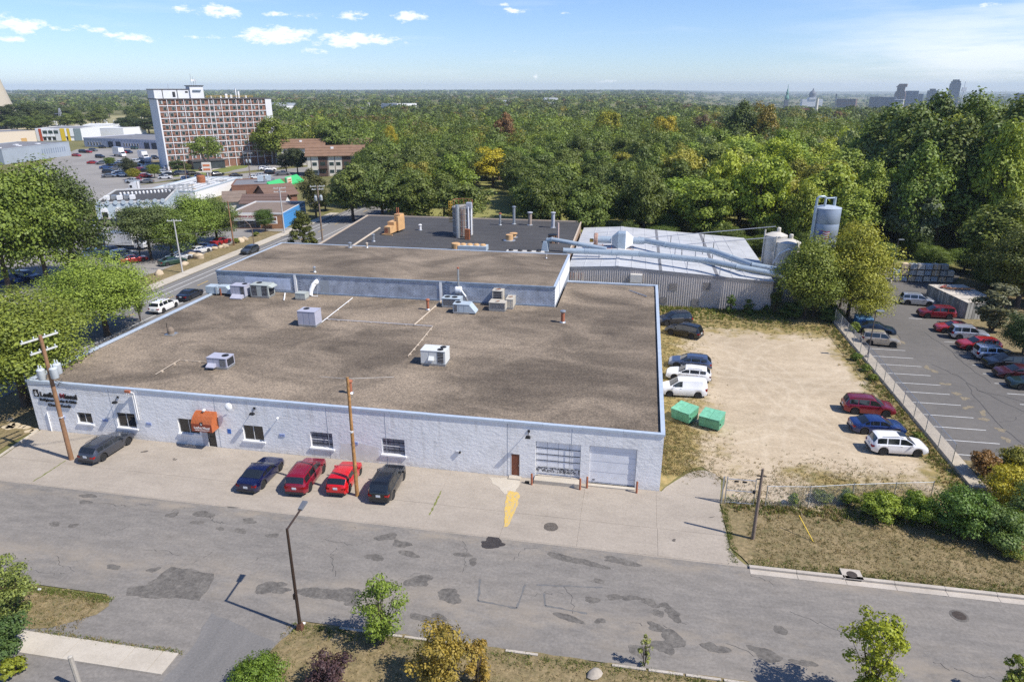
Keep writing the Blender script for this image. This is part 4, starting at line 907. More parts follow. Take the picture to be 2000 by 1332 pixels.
for k in range(7): mb.tube([(RT * math.cos(a) , RT * math.sin(a), 5.2) if j == 0 else (RT * math.cos(a), RT * math.sin(a), 6.1) for j, a in ((0, k * math.pi / 6 + .1), (1, k * math.pi / 6 + .1))], .035, 5)
ring = [(RT * math.cos(k * math.pi / 8), RT * math.sin(k * math.pi / 8), 6.1) for k in range(9)]
mb.tube(ring, .035, 5); mb.build('guard_rail', m_terra, u)
mb = MB()
for k in range(8): mb.tube([(-RT - .35 + .32 * math.cos(q * math.pi / 4), .32 * math.sin(q * math.pi / 4), 2.3 + k * .5) for q in range(9)], .03, 4)
for q in range(4): mb.tube([(-RT - .35 + .32 * math.cos(q * math.pi / 2 + .4), .32 * math.sin(q * math.pi / 2 + .4), 2.3) , (-RT - .35 + .32 * math.cos(q * math.pi / 2 + .4), .32 * math.sin(q * math.pi / 2 + .4), 5.9)], .03, 4)
mb.build('ladder_cage', m_yel, u)
mb = MB()
for s_ in (.2, .8): mb.tube([(s_, -RT - .12, .2), (s_ * .9, -RT - .05, 5.0)], .03, 5)
for k in range(14): mb.tube([(.2, -RT - .11, .5 + k * .32), (.8, -RT - .11, .5 + k * .32)], .02, 4)
mb.build('ladder', m_rust, u)
MB().bx(1.15, 1.95, -RT - 1.75, -RT - 1.15, 0, 1.75).build('rust_flue', m_rust, u)
m_pump = mat('tan orange steel', (.55, .33, .15), .6, var=.15, scale=1.5)
u = thing('cyclone_unit', 'tan orange stepped fan housing at the left of the black roof', 'fan housing', (11.9, 66.5, ZB), R(-8)); u.scale = (.66, .74, .85)
MB().bx(-.9, .9, -3.0, -1.0, .3, 1.7).build('lower_box', m_pump, u); MB().bx(-1.0, .9, -1.0, 1.6, .3, 2.4).build('middle_box', m_pump, u); MB().bx(-.5, 1.25, 1.7, 3.8, .3, 3.6).build('tall_box', m_pump, u)
MB().bx(.92, 1.5, .2, 3.6, .4, 3.3).build('side_duct', m_pump, u); MB().bx(-1.5, 1.6, -3.4, -3.1, 0, .25).build('skid', m_pump, u); MB().bx(-1.2, -.9, -3.4, 4.0, 0, .29).build('skid', m_pump, u)
for x in (-.1, .4): MB().tube([(x, 2.6, 3.6), (x, 2.6, 4.9)], .12, 8).build('exhaust_pipe', m_terra, u)
MB().bx(-.7, .2, -3.02, -3.0, .5, 1.4).build('access_panel', m_terra, u)
stack('tall slim grey flue, second from the left at the back of the black roof', (31.66, 78.38), 3.1, .26, m_galv, z=ZB, name='flue')
stack('short grey flue with a rusty cap, leftmost at the back of the black roof', (29.27, 76.91), 2.0, .2, m_galv, z=ZB, name='flue', capm=m_terra)
stack('buff brown flue, third from the left at the back of the black roof', (34.78, 77.88), 2.2, .34, mat('buff flue', (.33, .26, .21), .8, var=.2), z=ZB, name='flue', capm=m_grey)
stack('dark grey flue, rightmost at the back of the black roof', (39.34, 76.12), 2.6, .32, m_grey, z=ZB, name='flue')
stack('squat tan drum vent in the middle of the black roof', (33.44, 63.56), 1.0, .62, m_pump, False, z=ZB, name='drum_vent')
stack('domed tan vent just behind the squat drum vent', (33.68, 66.19), .55, .45, m_pump, True, z=ZB, name='dome_vent')
stack('short brown flue at the left front of the black roof', (11.15, 58.79), 1.0, .2, m_galv, z=ZB, name='flue')
stack('small white capped vent left of the dust tower', (15.96, 69.53), .8, .22, m_white, z=ZB, name='roof_vent')
u = thing('rust_drum', 'rusty square drum with a slim pink flue near the corner of the black roof', 'drum', (*(40.79, 63.19), ZB))
MB().lathe([(.75, 0), (.75, 1.3)], n=12).build('drum', mat('brown patchy drum', (.22, .13, .08), .8, var=.5, scale=2), u); MB().lathe([(.8, 1.3), (.8, 1.36)], n=12).build('rim', m_black, u); MB().tube([(1.0, -.5, 0), (.95, -.5, 3.4)], .16, 8).build('slim_flue', mat('pink flue', (.50, .38, .34), .7, var=.1), u)
u = thing('fan_bank', 'long grey curb with four tan dome fans at the front of the black roof', 'fan bank', (29.0, 55.6, ZB))
MB().bx(-2.3, 2.3, -.9, .9, 0, .75).build('curb', m_unit_b, u)
for k in range(4): MB().lathe([(.5, .75), (.5, .85), (.33, .98), (.1, 1.03)], (-1.6 + k * 1.07, 0, 0), 14).build('fan_dome', m_pump, u)
MB().lathe([(.7, 0), (.7, 1.0), (.66, 1.05)], (-2.75, -.3, 0), 14).build('side_drum', m_pump, u)
u = thing('skylight_row', 'row of low skylights on the black roof just behind the raised roof', 'skylight', (37.3, 54.6, ZB))
MB().bx(-2.7, 3.2, -.6, .6, 0, .35).build('curb', mat('cream curb', (.50, .48, .44), .7, var=.1), u)
for k in range(4): MB().lathe([(.38, .35), (.36, .5), (.2, .6)], (-2.0 + k * 1.45, 0, 0), 12).build('dome', m_dark, u)
roofpipe('long tan pipe running back across the black roof to the tan housing', [(9.29, 54.05), (8.23, 69.63)], .16, m_tan, z=ZB, blocks=4)
# ------------------------------------------------------------------ big ducts over the metal shed
m_duct = mat('pale blue duct', (.37, .44, .495), .45, .35, var=.10, scale=1.2)
def duct(label, pts, r, supports, name='duct'):
    u = thing(name, label, 'duct', (0, 0, 0)); pts = [Vector(p) for p in pts]
    for i in range(len(pts) - 1):
        d = pts[i + 1] - pts[i]; n_ = max(1, round(d.length / 5.0))
        for k in range(n_):
            a = pts[i] + d * (k / n_); b_ = pts[i] + d * ((k + 1) / n_)
            MB().tube([a, b_], r, 14).build('duct_section', m_duct, u, smooth=60)
            dn = d.normalized()
            MB().tube([a - dn * .06, a + dn * .06], r + .05, 14).build('flange', m_duct, u, smooth=60)
    for q in supports:
        MB().tube([(q[0], q[1], q[2]), (q[0], q[1], q[3])], .06, 5).build('support_post', m_grey, u)
    return u
duct('long pale blue duct along the front slope of the metal shed roof', [(43.6, 54.0, 6.75), (46.9, 54.2, 6.75), (55.1, 53.9, 6.75), (64.6, 51.3, 6.7), (68.5, 48.9, 6.55), (74.6, 47.2, 6.0)], .43,
     [(49, 54.1, 5.5, 6.4), (54, 53.9, 5.5, 6.4), (58, 53.1, 5.3, 6.4), (62, 52.0, 5.1, 6.3), (66.5, 50.3, 4.8, 6.1)])
duct('pale blue duct bending down over the right half of the shed roof to the tanks', [(55.0, 63.2, 7.0), (59.1, 60.4, 6.9), (65.8, 57.2, 6.9), (70.9, 50.9, 6.4), (75.4, 49.6, 6.0)], .45,
     [(60.6, 59.8, 5.2, 6.5), (63.6, 58.3, 5.0, 6.5), (68.5, 53.9, 4.7, 6.2)])
duct('thin pale blue duct rising from the black roof corner', [(40.6, 57.5, 6.2), (40.7, 57.2, 7.6), (41.4, 57.0, 7.8), (50, 55.6, 6.9)], .34, [])
u = thing('hopper_leg', 'tapered pale steel duct leg on the black roof corner', 'duct', (40.4, 56.4, ZB)); MB().box((0, 0, .8), (1.1, .9, 1.6), 0, .5).build('tapered_leg', m_duct, u); MB().bx(-.62, .62, -.55, .55, 0, .1).build('base_plate', m_galv, u)
u = thing('blower_set', 'rusty fan wheel feeding a pale blue chamber on a steel frame over the shed roof', 'blower', (50.6, 62.6, 5.6))
MB().lathe([(.95, -.3), (1.05, -.2), (1.05, .2), (.95, .3)], (-2.6, 0, 1.3), 18, 'x').build('fan_wheel', mat('rust pink housing', (.34, .21, .16), .8, var=.35, scale=3), u)
MB().lathe([(.3, 0), (.3, .6)], (-3.6, 0, 1.1), 10, 'x').build('motor', m_yel, u); MB().lathe([(.55, 0), (.55, 2.2)], (-2.3, 0, 1.3), 14, 'x').build('neck', m_duct, u)
MB().add([(0, -.6, .8), (0, .6, .8), (0, .6, 1.8), (0, -.6, 1.8), (1.0, -1.2, .1), (1.0, 1.2, .1), (1.0, 1.2, 2.6), (1.0, -1.2, 2.6)], [(0, 3, 2, 1), (0, 4, 7, 3), (1, 2, 6, 5), (3, 7, 6, 2), (0, 1, 5, 4)]).build('inlet_cone', m_duct, u)
MB().bx(1.0, 2.2, -1.2, 1.2, .1, 2.6).build('chamber', m_duct, u)
MB().add([(2.2, -1.2, .1), (2.2, 1.2, .1), (2.2, 1.2, 2.6), (2.2, -1.2, 2.6), (3.4, -.6, .8), (3.4, .6, .8), (3.4, .6, 1.8), (3.4, -.6, 1.8)], [(0, 4, 7, 3), (1, 2, 6, 5), (3, 7, 6, 2), (0, 1, 5, 4)]).build('outlet_cone', m_brightw, u)
MB().lathe([(.52, 0), (.52, 1.8)], (3.4, 0, 1.3), 14, 'x').build('neck', m_duct, u)
mb = MB()
for x in (-3.0, -1.5, 0, 1.5, 3.0):
    for y in (-1.1, 1.1): mb.tube([(x, y, -.1), (x, y, .35)], .05, 4)
for y in (-1.1, 1.1): mb.tube([(-3.4, y, .1), (3.6, y, .1)], .05, 4)
mb.build('steel_frame', m_rust, u)
def wirepipe(label, a, b_, r=.06):
    u = thing('conveying_pipe', label, 'pipe', (0, 0, 0)); MB().tube([a, b_], r, 6).build('pipe', m_grey, u)
    for q in (.25, .5): 
        p = Vector(a) * (1 - q) + Vector(b_) * q; MB().tube([p, (p.x, p.y, mz(p.x))], .05, 5).build('post', m_black, u)
wirepipe('thin dark pipe crossing high above the shed roof to the rear white tank', (55.0, 66.0, 6.6), (75.3, 60.5, 10.3))
wirepipe('thin dark pipe just below the other, crossing to the front white tank', (57.0, 60.5, 6.4), (75.5, 57.2, 9.4))
# ------------------------------------------------------------------ silo and tanks
m_silo = mat('blue grey silo steel', (.27, .32, .40), .45, .2, var=.08, scale=.8)
m_tank = mat('cream tank steel', (.55, .515, .45), .55, .05, var=.10, scale=.8)
u = thing('silo', 'tall blue grey silo with a flag painted on its side above the trees', 'silo', (80.3, 52.6, 0))
for k in range(6):
    MB().lathe([(1.75, 2.5 + k * 2.0), (1.76, 2.52 + k * 2.0), (1.76, 4.47 + k * 2.0), (1.75, 4.49 + k * 2.0)], n=32).build('shell_ring', m_silo, u, smooth=50)
MB().lathe([(1.77, 14.5), (1.77, 14.6), (1.0, 14.8), (.1, 14.95)], n=32).build('roof_cone', mat('silo roof', (.42, .47, .53), .5, .2, var=.08), u, smooth=50)
MB().lathe([(.5, .2), (1.75, 2.5)], n=24).build('hopper_cone', m_silo, u, smooth=50)
for a in (.4, 1.97, 3.54, 5.1): MB().tube([(1.66 * math.cos(a), 1.66 * math.sin(a), 0), (1.66 * math.cos(a), 1.66 * math.sin(a), 2.7)], .14, 6).build('leg', m_silo, u)
MB().tube([(-1.8, -.9, .5), (-1.8, -.9, 15.9), (-1.6, -.9, 16.15), (-.9, -.6, 16.15), (-.6, -.5, 16.0), (-.6, -.5, 14.7)], .16, 10).build('fill_pipe', m_duct, u, smooth=60)
MB().tube([(-.5, -.4, 15.9), (.9, .2, 15.9)], .10, 8).build('cross_pipe', m_duct, u); MB().tube([(.8, .2, 14.8), (.8, .2, 16.0)], .2, 8).build('filter_pipe', m_duct, u)
mb = MB()
for s_ in (-.2, .2): mb.tube([(-2.0 + s_ * .5, -1.7 - s_ * .2, 2), (-2.0 + s_ * .5, -1.7 - s_ * .2, 15)], .03, 4)
mb.build('ladder', m_duct, u)
fa = math.atan2(-57.3 - 52.6 + 0, 53.7 - 80.3)
m_fr, m_fw, m_fb = mat('flag red', (.50, .06, .08), .6, var=.05), mat('flag white', (.72, .70, .70), .6, var=.03), mat('flag blue', (.06, .10, .32), .6, var=.05)
fl = obj('painted_flag', None, u)
for k in range(9):
    a0, a1 = fa - .42, fa + .38; z0 = 10.2 + k * .155; mb = MB()
    for j in range(8):
        p, q = a0 + (a1 - a0) * j / 8, a0 + (a1 - a0) * (j + 1) / 8; wv = .06 * math.sin(j * .9)
        mb.add([(1.767 * math.cos(p), 1.767 * math.sin(p), z0 + wv), (1.767 * math.cos(q), 1.767 * math.sin(q), z0 + wv), (1.767 * math.cos(q), 1.767 * math.sin(q), z0 + .15 + wv), (1.767 * math.cos(p), 1.767 * math.sin(p), z0 + .15 + wv)], [(0, 1, 2, 3)])
    mb.build('stripe', m_fr if k % 2 == 0 else m_fw, fl)
mb = MB()
for j in range(4):
    p, q = fa - .42 + .3 * j / 4, fa - .42 + .3 * (j + 1) / 4
    mb.add([(1.773 * math.cos(p), 1.773 * math.sin(p), 10.9), (1.773 * math.cos(q), 1.773 * math.sin(q), 10.9), (1.773 * math.cos(q), 1.773 * math.sin(q), 11.6), (1.773 * math.cos(p), 1.773 * math.sin(p), 11.6)], [(0, 1, 2, 3)])
mb.build('canton', m_fb, fl)
def tank(label, x, y, r, h):
    u = thing('storage_tank', label, 'tank', (x, y, 0))
    n_ = int(h // 2)
    for k in range(n_): MB().lathe([(r, h * k / n_), (r + .01, h * k / n_ + .02), (r + .01, h * (k + 1) / n_ - .02), (r, h * (k + 1) / n_)], n=28).build('shell_ring', m_tank, u, smooth=50)
    MB().lathe([(r + .04, h), (r + .04, h + .08), (r * .4, h + .5), (.1, h + .55)], n=28).build('roof_cone', m_tank, u, smooth=50)
    MB().lathe([(.3, h + .4), (.3, h + 1.1), (.2, h + 1.2)], (.3, .2, 0), 10).build('top_vent', m_tank, u)
    MB().tube([(-r - .15, -.3, .3), (-r - .15, -.3, h + .9)], .12, 8).build('riser_pipe', m_tank, u)
    return u
tank('cream storage tank, the rear one beside the end of the metal shed', 75.6, 60.6, 1.6, 8.92)
tank('cream storage tank, the front one half hidden by the green tree', 76.6, 56.4, 1.7, 8.76)
MB().tube([(-2.0, -1.2, 5.8), (-1.5, -1.9, 7.4), (-.3, -2.1, 8.2), (.6, -2.0, 7.8)], .12, 8).build('curved_pipe', m_brightw, [o for o in COL.objects if o.get('label', '').startswith('cream storage tank, the front')][0])

# ------------------------------------------------------------------ vehicles
m_tyre = mat('tyre rubber', (.014, .014, .015), .85, var=.2, space='object')
m_rim = mat('alloy rim', (.50, .51, .52), .3, .8, var=.05, space='object')
m_rimd = mat('dark rim', (.10, .10, .11), .35, .7, var=.05, space='object')
m_trim = mat('black plastic trim', (.022, .022, .024), .6, var=.1, space='object')
m_cglass = mat('car glass', (.014, .017, .020), .04, 0, var=.1, space='object', spec=.9)
m_head = mat('headlight lens', (.62, .64, .66), .08, .2, var=.05, space='object')
m_tail = mat('tail light lens', (.42, .012, .012), .12, 0, var=.1, space='object')
m_plate = mat('number plate', (.55, .58, .62), .5, var=.05, space='object')
def sm(a, b_, x): x = min(1, max(0, (x - a) / (b_ - a))); return x * x * (3 - 2 * x)
CARS = {
 # L, W, wheel radius, front axle, rear axle, ground clearance, roofline (x,z), belt (x,z), glass: (rear glass x0,x1),(windscreen x0,x1), side windows [(x0,x1)...]
 'suv': dict(L=4.75, W=1.88, wr=.36, fa=1.42, ra=-1.38, gc=.24, top=[(-2.36, .72), (-2.33, 1.02), (-2.26, 1.12), (-1.98, 1.60), (-1.7, 1.68), (-.3, 1.72), (.35, 1.66), (1.22, 1.12), (1.36, 1.08), (2.05, .97), (2.28, .84), (2.37, .62)],
     belt=[(-2.36, .70), (-2.2, 1.04), (1.0, 1.03), (1.4, 1.02), (2.05, .9), (2.37, .58)], rg=(-2.24, -1.99), ws=(.42, 1.18), sw=[(-1.95, -1.2), (-1.1, -.18), (-.08, .95)]),
 'wagon': dict(L=4.8, W=1.88, wr=.34, fa=1.48, ra=-1.40, gc=.20, top=[(-2.39, .70), (-2.36, .98), (-2.28, 1.06), (-1.86, 1.42), (-1.5, 1.47), (-.2, 1.50), (.3, 1.45), (1.12, 1.02), (1.26, .98), (2.05, .86), (2.3, .74), (2.4, .55)],
     belt=[(-2.39, .68), (-2.2, .96), (.9, .94), (1.3, .93), (2.05, .8), (2.4, .52)], rg=(-2.26, -1.88), ws=(.36, 1.08), sw=[(-1.8, -1.2), (-1.1, -.15), (-.05, .85)]),
 'hatch': dict(L=4.3, W=1.80, wr=.33, fa=1.33, ra=-1.28, gc=.19, top=[(-2.13, .72), (-2.1, .98), (-2.02, 1.05), (-1.62, 1.42), (-1.2, 1.49), (-.2, 1.50), (.25, 1.45), (1.05, 1.03), (1.18, .99), (1.85, .87), (2.06, .75), (2.14, .55)],
     belt=[(-2.13, .70), (-1.95, .98), (.9, .95), (1.2, .94), (1.85, .8), (2.14, .52)], rg=(-2.0, -1.64), ws=(.3, 1.01), sw=[(-1.6, -1.15), (-1.06, -.15), (-.05, .82)]),
 'coupe': dict(L=4.78, W=1.91, wr=.35, fa=1.45, ra=-1.30, gc=.16, top=[(-2.38, .72), (-2.36, .95), (-2.2, 1.0), (-1.75, 1.04), (-.75, 1.34), (-.2, 1.38), (.1, 1.36), (.85, 1.0), (1.0, .97), (1.9, .86), (2.25, .74), (2.39, .52)],
     belt=[(-2.38, .70), (-2.2, .93), (.6, .90), (1.0, .90), (1.9, .78), (2.39, .5)], rg=(-1.66, -.82), ws=(.16, .82), sw=[(-1.15, -.62), (-.52, .62)]),
 'sedan': dict(L=4.75, W=1.84, wr=.33, fa=1.42, ra=-1.36, gc=.18, top=[(-2.37, .70), (-2.35, .96), (-2.2, 1.02), (-1.72, 1.06), (-1.02, 1.40), (-.5, 1.45), (.1, 1.44), (.35, 1.39), (1.1, 1.0), (1.25, .96), (2.0, .85), (2.28, .72), (2.38, .54)],
     belt=[(-2.37, .68), (-2.2, .95), (.9, .93), (1.25, .92), (2.0, .79), (2.38, .5)], rg=(-1.66, -1.08), ws=(.4, 1.06), sw=[(-1.35, -.98), (-.9, -.12), (-.02, .85)]),
 'boxsuv': dict(L=4.4, W=1.80, wr=.36, fa=1.28, ra=-1.33, gc=.25, top=[(-2.18, .75), (-2.17, 1.05), (-2.14, 1.15), (-2.0, 1.70), (-1.7, 1.75), (-.2, 1.77), (.3, 1.72), (.95, 1.18), (1.08, 1.14), (1.9, 1.05), (2.12, .9), (2.2, .62)],
     belt=[(-2.18, .73), (-2.1, 1.07), (.8, 1.06), (1.1, 1.06), (1.9, .98), (2.2, .6)], rg=(-2.13, -2.01), ws=(.36, .92), sw=[(-1.95, -1.25), (-1.15, -.28), (-.18, .76)]),
 'van': dict(L=4.73, W=1.73, wr=.33, fa=1.45, ra=-1.42, gc=.22, top=[(-2.36, .8), (-2.35, 1.2), (-2.33, 1.4), (-2.22, 1.84), (-2.0, 1.88), (0, 1.88), (.55, 1.84), (1.45, 1.2), (1.58, 1.13), (2.1, .98), (2.32, .8), (2.37, .55)],
     belt=[(-2.36, .78), (-2.3, 1.10), (1.2, 1.08), (1.6, 1.06), (2.1, .92), (2.37, .52)], rg=(-2.32, -2.24), ws=(.64, 1.42), sw=[(.2, 1.15)]),
 'pickup': dict(L=5.6, W=1.98, wr=.39, fa=1.75, ra=-1.75, gc=.32, top=[(-2.8, .85), (-2.79, 1.12), (-2.75, 1.16), (-.62, 1.16), (-.6, 1.2), (-.45, 1.76), (-.2, 1.82), (.6, 1.82), (.9, 1.76), (1.4, 1.22), (1.55, 1.17), (2.5, 1.08), (2.72, .92), (2.8, .65)],
     belt=[(-2.8, .83), (-2.7, 1.13), (1.2, 1.12), (1.6, 1.1), (2.5, 1.0), (2.8, .6)], rg=(-.6, -.5), ws=(.95, 1.38), sw=[(-.4, .3), (.4, 1.15)]),
}
def car_sampler(S):
    tx, tz = zip(*S['top']); bx_, bz = zip(*S['belt']); L_ = S['L'] / 2; W2 = S['W'] / 2
    def f(x):
        zt = float(np.interp(x, tx, tz)); zb = float(np.interp(x, bx_, bz)); zb = min(zb, zt - .012)
        e = abs(x) / L_; w = W2 * (1 - .20 * max(0, (e - .72) / .28) ** 2.2)
        if x > 0: w *= 1 - .03 * sm(.5, 1, x / L_)
        bot = S['gc'] + .10 * sm(L_ - .55, L_, abs(x))
        for ax in (S['fa'], S['ra']):
            rr_ = S['wr'] + .07; d = abs(x - ax)
            if d < rr_: bot = max(bot, S['wr'] + math.sqrt(max(0, rr_ * rr_ - d * d)) * .99)
        h = zt - zb; k = min(1, h / .22)
        wr_ = w * .93 - .21 * h
        half = [(w * .955, bot), (w * .992, min(bot + .06, zb - .1)), (w, bot + .55 * (zb - bot)), (w * .975, zb - .04), (w * .935, zb), (wr_ + .025 * (1 - k), zt - .075 * k), (wr_ * .90, zt - .025 * k), (wr_ * .5, zt - .006 * k), (0, zt)]
        return half
    return f
def car_meshes(kind):
    S = CARS[kind]; f = car_sampler(S); L_ = S['L'] / 2
    xs_ = {p[0] for p in S['top']} | {-L_, L_}
    for ax in (S['fa'], S['ra']):
        rr_ = S['wr'] + .07
        for k in range(13): xs_.add(ax + rr_ * math.cos(math.pi * k / 12))
        xs_.add(ax - rr_ - .015); xs_.add(ax + rr_ + .015)
    xs_ |= set(np.linspace(-L_ + .3, L_ - .3, 14))
    xs_ = sorted(x for x in xs_ if -L_ <= x <= L_); q = [xs_[0]]
    for x in xs_[1:]:
        if x - q[-1] > .012: q.append(x)
    xs_ = q; mb = MB(); n = 17; vs = []
    for x in xs_:
        h = f(x); ring = h + [(-p[0], p[1]) for p in h[-2::-1]]
        vs += [(x, p[0], p[1]) for p in ring]
    fs = []
    for i in range(len(xs_) - 1):
        for k in range(n - 1): fs.append((i * n + k, (i + 1) * n + k, (i + 1) * n + k + 1, i * n + k + 1))
    fs += [tuple(range(n)), tuple((len(xs_) - 1) * n + k for k in range(n - 1, -1, -1))]
    mb.add(vs, fs); out = {}
    out['body'] = [(mb, None, 38)]
    # glass panels follow the shell, standing 9 mm proud
    def panel(xa, xb, pts, nx=5):
        m2 = MB(); v2 = []
        X = np.linspace(xa, xb, nx); c_ = len(pts)
        for x in X:
            h = f(x)
            for (side, a, b_, t_) in pts:
                p = Vector(h[a]).lerp(Vector(h[b_]), t_); v2.append([x, p.x * side, p.y])
        V = [Vector(v_) for v_ in v2]; out_ = []
        for i in range(nx):
            for j in range(c_):
                a = V[min(i + 1, nx - 1) * c_ + j] - V[max(i - 1, 0) * c_ + j]; b_ = V[i * c_ + min(j + 1, c_ - 1)] - V[i * c_ + max(j - 1, 0)]
                nn = a.cross(b_); nn.normalize()
                cc = Vector((0, 0, .8)); 
                if nn.dot(V[i * c_ + j] - cc) < 0: nn = -nn
                out_.append(V[i * c_ + j] + nn * .010)
        fs2 = [(i * c_ + j, (i + 1) * c_ + j, (i + 1) * c_ + j + 1, i * c_ + j + 1) for i in range(nx - 1) for j in range(c_ - 1)]
        m2.add(out_, fs2); return m2
    across = [(1, 5, 6, .35), (1, 6, 7, .0), (1, 7, 8, .0), (1, 8, 8, 0), (-1, 7, 8, 0), (-1, 6, 7, 0), (-1, 5, 6, .35)]
    out['windscreen'] = [(panel(S['ws'][0], S['ws'][1], across, 6), m_cglass, 60)]
    if kind != 'van': out['rear_window'] = [(panel(S['rg'][0], S['rg'][1], across, 6), m_cglass, 60)]
    out['side_window'] = []
    for s_ in (1, -1):
        for (a, b_) in S['sw']: out['side_window'].append((panel(a, b_, [(s_, 4, 5, t_) for t_ in (.10, .4, .7, .90)], 7), m_cglass, 60))
    m2 = MB()
    m2.box((0, 0, S['gc'] + .16), (S['L'] - .5, S['W'] * .80, .24)); out['underbody'] = [(m2, m_trim, False)]
    hl = []; tl = []
    for s_ in (1, -1):
        h = f(L_ - .16); w = h[2][0]; zf = h[4][1]
        m2 = MB(); m2.add([(L_ - .045, s_ * w * .60, zf - .16), (L_ - .28, s_ * w * .99, zf - .10), (L_ - .34, s_ * w * .975, zf + .02), (L_ - .10, s_ * w * .62, zf - .045), (L_ - .2, s_ * w * .7, zf - .1)],
              [(0, 1, 2, 3) if s_ > 0 else (3, 2, 1, 0), (0, 1, 4), (1, 2, 4), (2, 3, 4), (3, 0, 4)]); hl.append((m2, m_head, False))
        h = f(-L_ + .12); w = h[2][0]; zr = min(h[4][1], h[3][1] + .02)
        hgt_ = .2 if kind not in ('van', 'boxsuv') else .34
        m2 = MB(); x0 = -L_ - .012
        m2.add([(x0, s_ * w * .62, zr - hgt_ * .75), (x0, s_ * w * .62, zr - .02), (x0 + .03, s_ * w * .98, zr), (x0 + .03, s_ * w * .98, zr - hgt_), (x0 + .26, s_ * (w + .035), zr + .0), (x0 + .26, s_ * (w + .035), zr - hgt_ * .8)],
              [(0, 1, 2, 3), (3, 2, 4, 5), (3, 2, 1, 0), (5, 4, 2, 3)]); tl.append((m2, m_tail, False))
    out['headlight'] = hl; out['tail_light'] = tl
    m2 = MB(); m2.box((-L_ - .012, 0, .78 if kind not in ('coupe',) else .62), (.03, .34, .17)); out['number_plate'] = [(m2, m_plate, False)]
    m2 = MB(); m2.box((-L_ + .02, 0, S['gc'] + .15), (.14, S['W'] * .80, .16)); out['rear_bumper'] = [(m2, m_trim, False)]
    m2 = MB(); m2.box((L_ - .05, 0, S['gc'] + .28), (.13, S['W'] * .58, .26)); out['grille'] = [(m2, m_trim, False)]
    out['mirror'] = []
    for s_ in (1, -1):
        xm = S['sw'][-1][1] - .08; h = f(xm); m2 = MB(); m2.box((xm, s_ * (h[2][0] + .10), h[4][1] + .07), (.12, .22, .14), 0, .8); out['mirror'].append((m2, None, False))
    if kind in ('suv', 'wagon', 'boxsuv'):
        out['roof_rail'] = []
        for s_ in (1, -1):
            pts = [(x, s_ * (f(x)[6][0] + .02), f(x)[6][1] + .05) for x in np.linspace(S['top'][4][0] + .1, S['ws'][0] - .25, 6)]
            m2 = MB(); m2.tube(pts, .022, 5); out['roof_rail'].append((m2, m_trim, False))
    if kind == 'pickup':
        m2 = MB(); m2.bx(-2.68, -.66, -.78, .78, 1.10, 1.172); out['load_bed'] = [(m2, m_trim, False)]
    out['door_handle'] = []
    for s_ in (1, -1):
        for (a, b_) in S['sw'][-2:]:
            h = f(a + .12); m2 = MB(); m2.box((a + .14, s_ * (h[3][0] + .012), h[3][1] - .03), (.18, .03, .03)); out['door_handle'].append((m2, None, False))
    return out
def wheel_mb(r):
    ty = MB().lathe([(r * .62, -.10), (r * .93, -.11), (r, -.07), (r, .07), (r * .93, .11), (r * .62, .10)], n=20, axis='y')
    rim = MB().lathe([(r * .63, -.085), (r * .60, -.06), (r * .60, .06), (r * .63, .085)], n=16, axis='y')
    for y in (-.09, .09):
        for k in range(5):
            a = 2 * math.pi * k / 5; c_, s_ = math.cos(a), math.sin(a)
            rim.add([(c_ * r * .08 - s_ * r * .09, y, s_ * r * .08 + c_ * r * .09), (c_ * r * .62 - s_ * r * .06, y, s_ * r * .62 + c_ * r * .06), (c_ * r * .62 + s_ * r * .06, y, s_ * r * .62 - c_ * r * .06), (c_ * r * .08 + s_ * r * .09, y, s_ * r * .08 - c_ * r * .09)], [(0, 1, 2, 3), (3, 2, 1, 0)])
        rim.lathe([(r * .16, y - .006), (r * .16, y + .006)], n=10, axis='y')
    return ty, rim
PROTO = {}; PAINT = {}
def car_paint(col, metal=.25):
    k = tuple(col) + (metal,)
    if k not in PAINT: PAINT[k] = paint('car paint', col, .25, metal)
    return PAINT[k]
m_ph = bpy.data.materials.new('paint slot')
def proto(kind):
    if kind not in PROTO:
        d = []
        for name, lst in car_meshes(kind).items():
            for (mb, m, smth) in lst: d.append((name, mb.mesh(name, m or m_ph, smth), m is None))
        ty, rim = wheel_mb(CARS[kind]['wr'])
        PROTO[kind] = (d, ty.mesh('tyre', m_tyre, 40), rim.mesh('rim', m_rim, False))
    return PROTO[kind]
def car(kind, label, pos, col, metal=.25, group=None, rim=None, name='parked_car', cat='car'):
    d, ty, rm = proto(kind); S = CARS[kind]
    r = thing(name, label, cat, (pos[0], pos[1], pos[3] if len(pos) > 3 else .01), R(pos[2]), group)
    p = car_paint(col, metal)
    for (nm, me, painted) in d:
        o = obj(nm, me, r)
        if painted: o.material_slots[0].link = 'OBJECT'; o.material_slots[0].material = p
    for ax in (S['fa'], S['ra']):
        for s_ in (1, -1):
            w = obj('wheel', ty, r, (ax, s_ * (S['W'] / 2 - .125), S['wr']))
            ro = obj('rim', rm, w)
            if rim: ro.material_slots[0].link = 'OBJECT'; ro.material_slots[0].material = rim
    return r
SH = .03
gF = 'cars parked along the front wall'
def CP(t, z=.012): return (t[0], t[1], t[2], z)
car('wagon', 'dark grey estate car parked beside the utility pole at the left end of the wall', CP((9.41, -2.62, 86.96), SH), (.055, .06, .075), .4, gF)
car('coupe', 'dark blue two door coupe, leftmost of the row of four facing the wall', CP((25.04, -4.36, 89.19), SH), (.004, .007, .045), .1, gF, m_rimd)
car('suv', 'dark red crossover between the blue coupe and the bright red hatchback', CP((28.84, -4.09, 93.22), SH), (.27, .008, .025), .35, gF)
car('hatch', 'bright red hatchback parked just left of the slim wooden pole', CP((32.01, -3.77, 93.29), SH), (.56, .006, .010), .1, gF)
